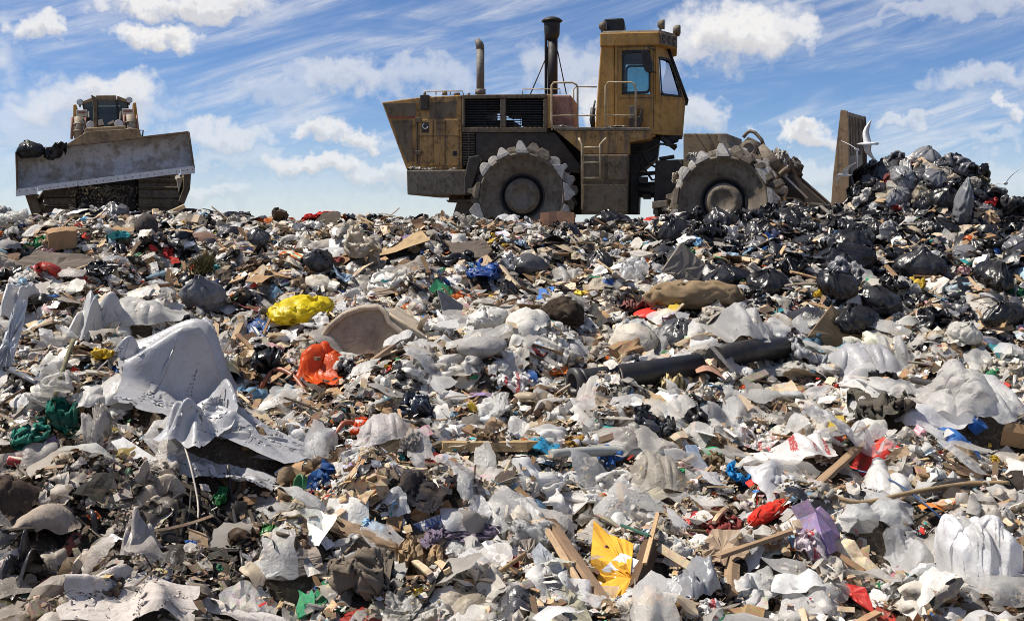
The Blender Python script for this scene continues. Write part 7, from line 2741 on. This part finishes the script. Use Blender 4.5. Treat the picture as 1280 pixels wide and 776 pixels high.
def scatter_mesh(name, label, kinds, n_list, mat, film=False, black=False, pal=None):
    Vs, Fs, Cs = [], [], []
    off = 0
    for (n, ylo, yhi, med, sig, zlo, zhi, margin) in n_list:
        x, y = sample_ground(int(n * 1.36), LR, ylo, yhi, .35, margin + .22)
        z = H(x, y)
        px, py = project(np.stack([x, y, z], -1))
        if black:                                            # the dark clutter before the blade, thin elsewhere
            n = len(x)
            keep = LR.uniform(0, 1, n) < np.where((px > 820) & (py < 440) & (py > 255), 1.0, .16)
        else:
            n = len(x)
            keep = LR.uniform(0, 1, n) < np.where(film, np.where((px > 880) & (py < 420), .5, np.where((px > 540) & (py > 430), 1.0, .62)), 1.0)
        # keep the big flat pieces clear
        for (fx, fy, rx, ry) in FOOT:
            m = ((x - fx) / max(rx, .02)) ** 2 + ((y - fy) / max(ry, .02)) ** 2 < .32
            keep &= ~m
        x, y, z, px, py = x[keep], y[keep], z[keep], px[keep], py[keep]
        n = len(x)
        s = np.clip(med * np.exp(LR.normal(0, sig, n)), med * .3, .40)
        e = .12
        nx_ = -(H(x + e, y) - H(x - e, y)) / (2 * e)
        ny_ = -(H(x, y + e) - H(x, y - e)) / (2 * e)
        tl = LR.normal(0, .42, (n, 2))
        nz = np.stack([nx_ + tl[:, 0], ny_ + tl[:, 1], np.ones(n)], -1)
        nz /= np.linalg.norm(nz, axis=1)[:, None]
        th = LR.uniform(0, 2 * math.pi, n)
        ax = np.stack([np.cos(th), np.sin(th), np.zeros(n)], -1)
        ax -= nz * (ax * nz).sum(1)[:, None]
        ax /= np.linalg.norm(ax, axis=1)[:, None]
        ay = np.cross(nz, ax)
        ci = LR.choice(len(PAL), n, p=FILM_P if film else PALW)
        col = PALC[ci].copy()
        if pal is not None:
            col = np.array(pal)[LR.integers(0, len(pal), n)].copy()
        if black:
            col = np.where(LR.uniform(0, 1, n)[:, None] < .75, np.array([.014, .014, .017]), np.array([.06, .06, .066]))
        # muddier and browner down the near left gully
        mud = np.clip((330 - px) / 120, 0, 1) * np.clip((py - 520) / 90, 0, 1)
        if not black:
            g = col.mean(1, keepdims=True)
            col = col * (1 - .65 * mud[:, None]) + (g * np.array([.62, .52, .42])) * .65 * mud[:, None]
        if not film:                                         # black shreds, and shade of the near left hollows painted into the scraps
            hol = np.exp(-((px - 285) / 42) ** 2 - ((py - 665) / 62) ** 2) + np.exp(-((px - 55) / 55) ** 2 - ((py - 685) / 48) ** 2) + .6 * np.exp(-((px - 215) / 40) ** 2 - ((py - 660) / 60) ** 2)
            shade_shred = LR.uniform(0, 1, n) < hol * 1.1
            col[shade_shred] = np.array([.028, .025, .022])
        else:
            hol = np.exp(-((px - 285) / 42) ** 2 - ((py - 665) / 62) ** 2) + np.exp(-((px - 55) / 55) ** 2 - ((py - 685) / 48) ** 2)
            col[LR.uniform(0, 1, n) < hol * .8] = np.array([.03, .028, .026])  # film scraps also coloured dark to paint the shade of the hollows
        if not black:                                        # the finest crumbs are mostly brown
            tiny = (s < .045) & (LR.uniform(0, 1, n) < .45)
            col[tiny] = col[tiny] * .25 + np.array([.22, .165, .115]) * .75
        col *= np.clip(1 + LR.normal(0, .16, n), .5, 1.35)[:, None]
        col = np.clip(col, .006, .86)
        which = LR.integers(0, len(kinds), n)
        zo = LR.uniform(zlo, zhi, n) * (1 + s * 2)
        for q, (V, F) in enumerate(kinds):
            m = which == q
            k = int(m.sum())
            if not k:
                continue
            F = to_quads(F)
            sq = s[m][:, None, None]
            st = LR.uniform(.7, 1.3, (k, 1, 3))
            L = V[None] * sq * st
            Wd = L[..., 0:1] * ax[m][:, None] + L[..., 1:2] * ay[m][:, None] + L[..., 2:3] * nz[m][:, None]
            Wd += np.stack([x[m], y[m], z[m] + zo[m]], -1)[:, None]
            nv = len(V)
            Vs.append(Wd.reshape(-1, 3))
            Fs.append((F[None] + (np.arange(k) * nv)[:, None, None]).reshape(-1, 4) + off)
            Cs.append(np.repeat(col[m], nv, axis=0))
            off += k * nv
    V, F, C = np.concatenate(Vs), np.concatenate(Fs), np.concatenate(Cs)
    # triangles were written as quads with a doubled corner: keep quads and triangles apart
    tri = F[:, 2] == F[:, 3]
    assert not tri.any()
    me = mesh_np(name, V, F, film or black)
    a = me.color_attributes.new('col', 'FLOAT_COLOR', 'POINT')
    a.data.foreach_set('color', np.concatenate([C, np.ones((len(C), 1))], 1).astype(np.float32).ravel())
    o = link(name, me, M[mat])
    tag(o, label, 'litter', kind='stuff')
    return o


D = 1.0
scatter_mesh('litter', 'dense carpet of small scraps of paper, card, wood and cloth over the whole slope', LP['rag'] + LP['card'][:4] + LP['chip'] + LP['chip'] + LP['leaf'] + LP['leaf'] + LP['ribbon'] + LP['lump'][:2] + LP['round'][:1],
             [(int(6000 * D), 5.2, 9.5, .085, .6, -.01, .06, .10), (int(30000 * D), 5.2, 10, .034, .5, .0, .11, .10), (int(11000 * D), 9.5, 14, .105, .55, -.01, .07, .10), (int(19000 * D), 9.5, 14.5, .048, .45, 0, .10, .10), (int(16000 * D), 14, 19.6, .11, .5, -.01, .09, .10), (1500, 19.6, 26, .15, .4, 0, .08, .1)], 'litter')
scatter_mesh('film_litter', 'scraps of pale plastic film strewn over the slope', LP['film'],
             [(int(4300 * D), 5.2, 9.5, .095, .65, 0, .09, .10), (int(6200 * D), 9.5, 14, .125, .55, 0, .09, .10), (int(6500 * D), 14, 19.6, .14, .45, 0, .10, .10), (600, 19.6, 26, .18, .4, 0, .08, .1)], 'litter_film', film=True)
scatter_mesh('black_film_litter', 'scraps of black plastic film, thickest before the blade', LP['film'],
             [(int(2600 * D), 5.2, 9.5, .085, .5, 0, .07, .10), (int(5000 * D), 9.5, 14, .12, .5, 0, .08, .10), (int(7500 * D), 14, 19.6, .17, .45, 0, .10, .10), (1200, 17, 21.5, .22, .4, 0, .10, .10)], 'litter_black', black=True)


def falling_dirt():
    r = np.random.default_rng(8)
    m = MB()
    for _ in range(420):
        px, py = r.normal(128, 26), 232 + abs(r.normal(0, 14))
        if py > 262 or not (80 < px < 172):
            continue
        p = DZ.P(px, py, r.uniform(-.25, .6))
        s = r.uniform(.015, .06)
        V, F = LP['lump'][int(r.integers(4))]
        m.add((V * s) @ rot(*r.uniform(0, 6, 3)).T + p, F)
    o = m.build('falling_dirt', M['foam'], None, (0, 0, 0), 0, (.20, .16, .11), recalc=False)
    tag(o, 'clods and crumbs of dirt dropping under the bulldozer blade', 'dirt', kind='stuff')


falling_dirt()

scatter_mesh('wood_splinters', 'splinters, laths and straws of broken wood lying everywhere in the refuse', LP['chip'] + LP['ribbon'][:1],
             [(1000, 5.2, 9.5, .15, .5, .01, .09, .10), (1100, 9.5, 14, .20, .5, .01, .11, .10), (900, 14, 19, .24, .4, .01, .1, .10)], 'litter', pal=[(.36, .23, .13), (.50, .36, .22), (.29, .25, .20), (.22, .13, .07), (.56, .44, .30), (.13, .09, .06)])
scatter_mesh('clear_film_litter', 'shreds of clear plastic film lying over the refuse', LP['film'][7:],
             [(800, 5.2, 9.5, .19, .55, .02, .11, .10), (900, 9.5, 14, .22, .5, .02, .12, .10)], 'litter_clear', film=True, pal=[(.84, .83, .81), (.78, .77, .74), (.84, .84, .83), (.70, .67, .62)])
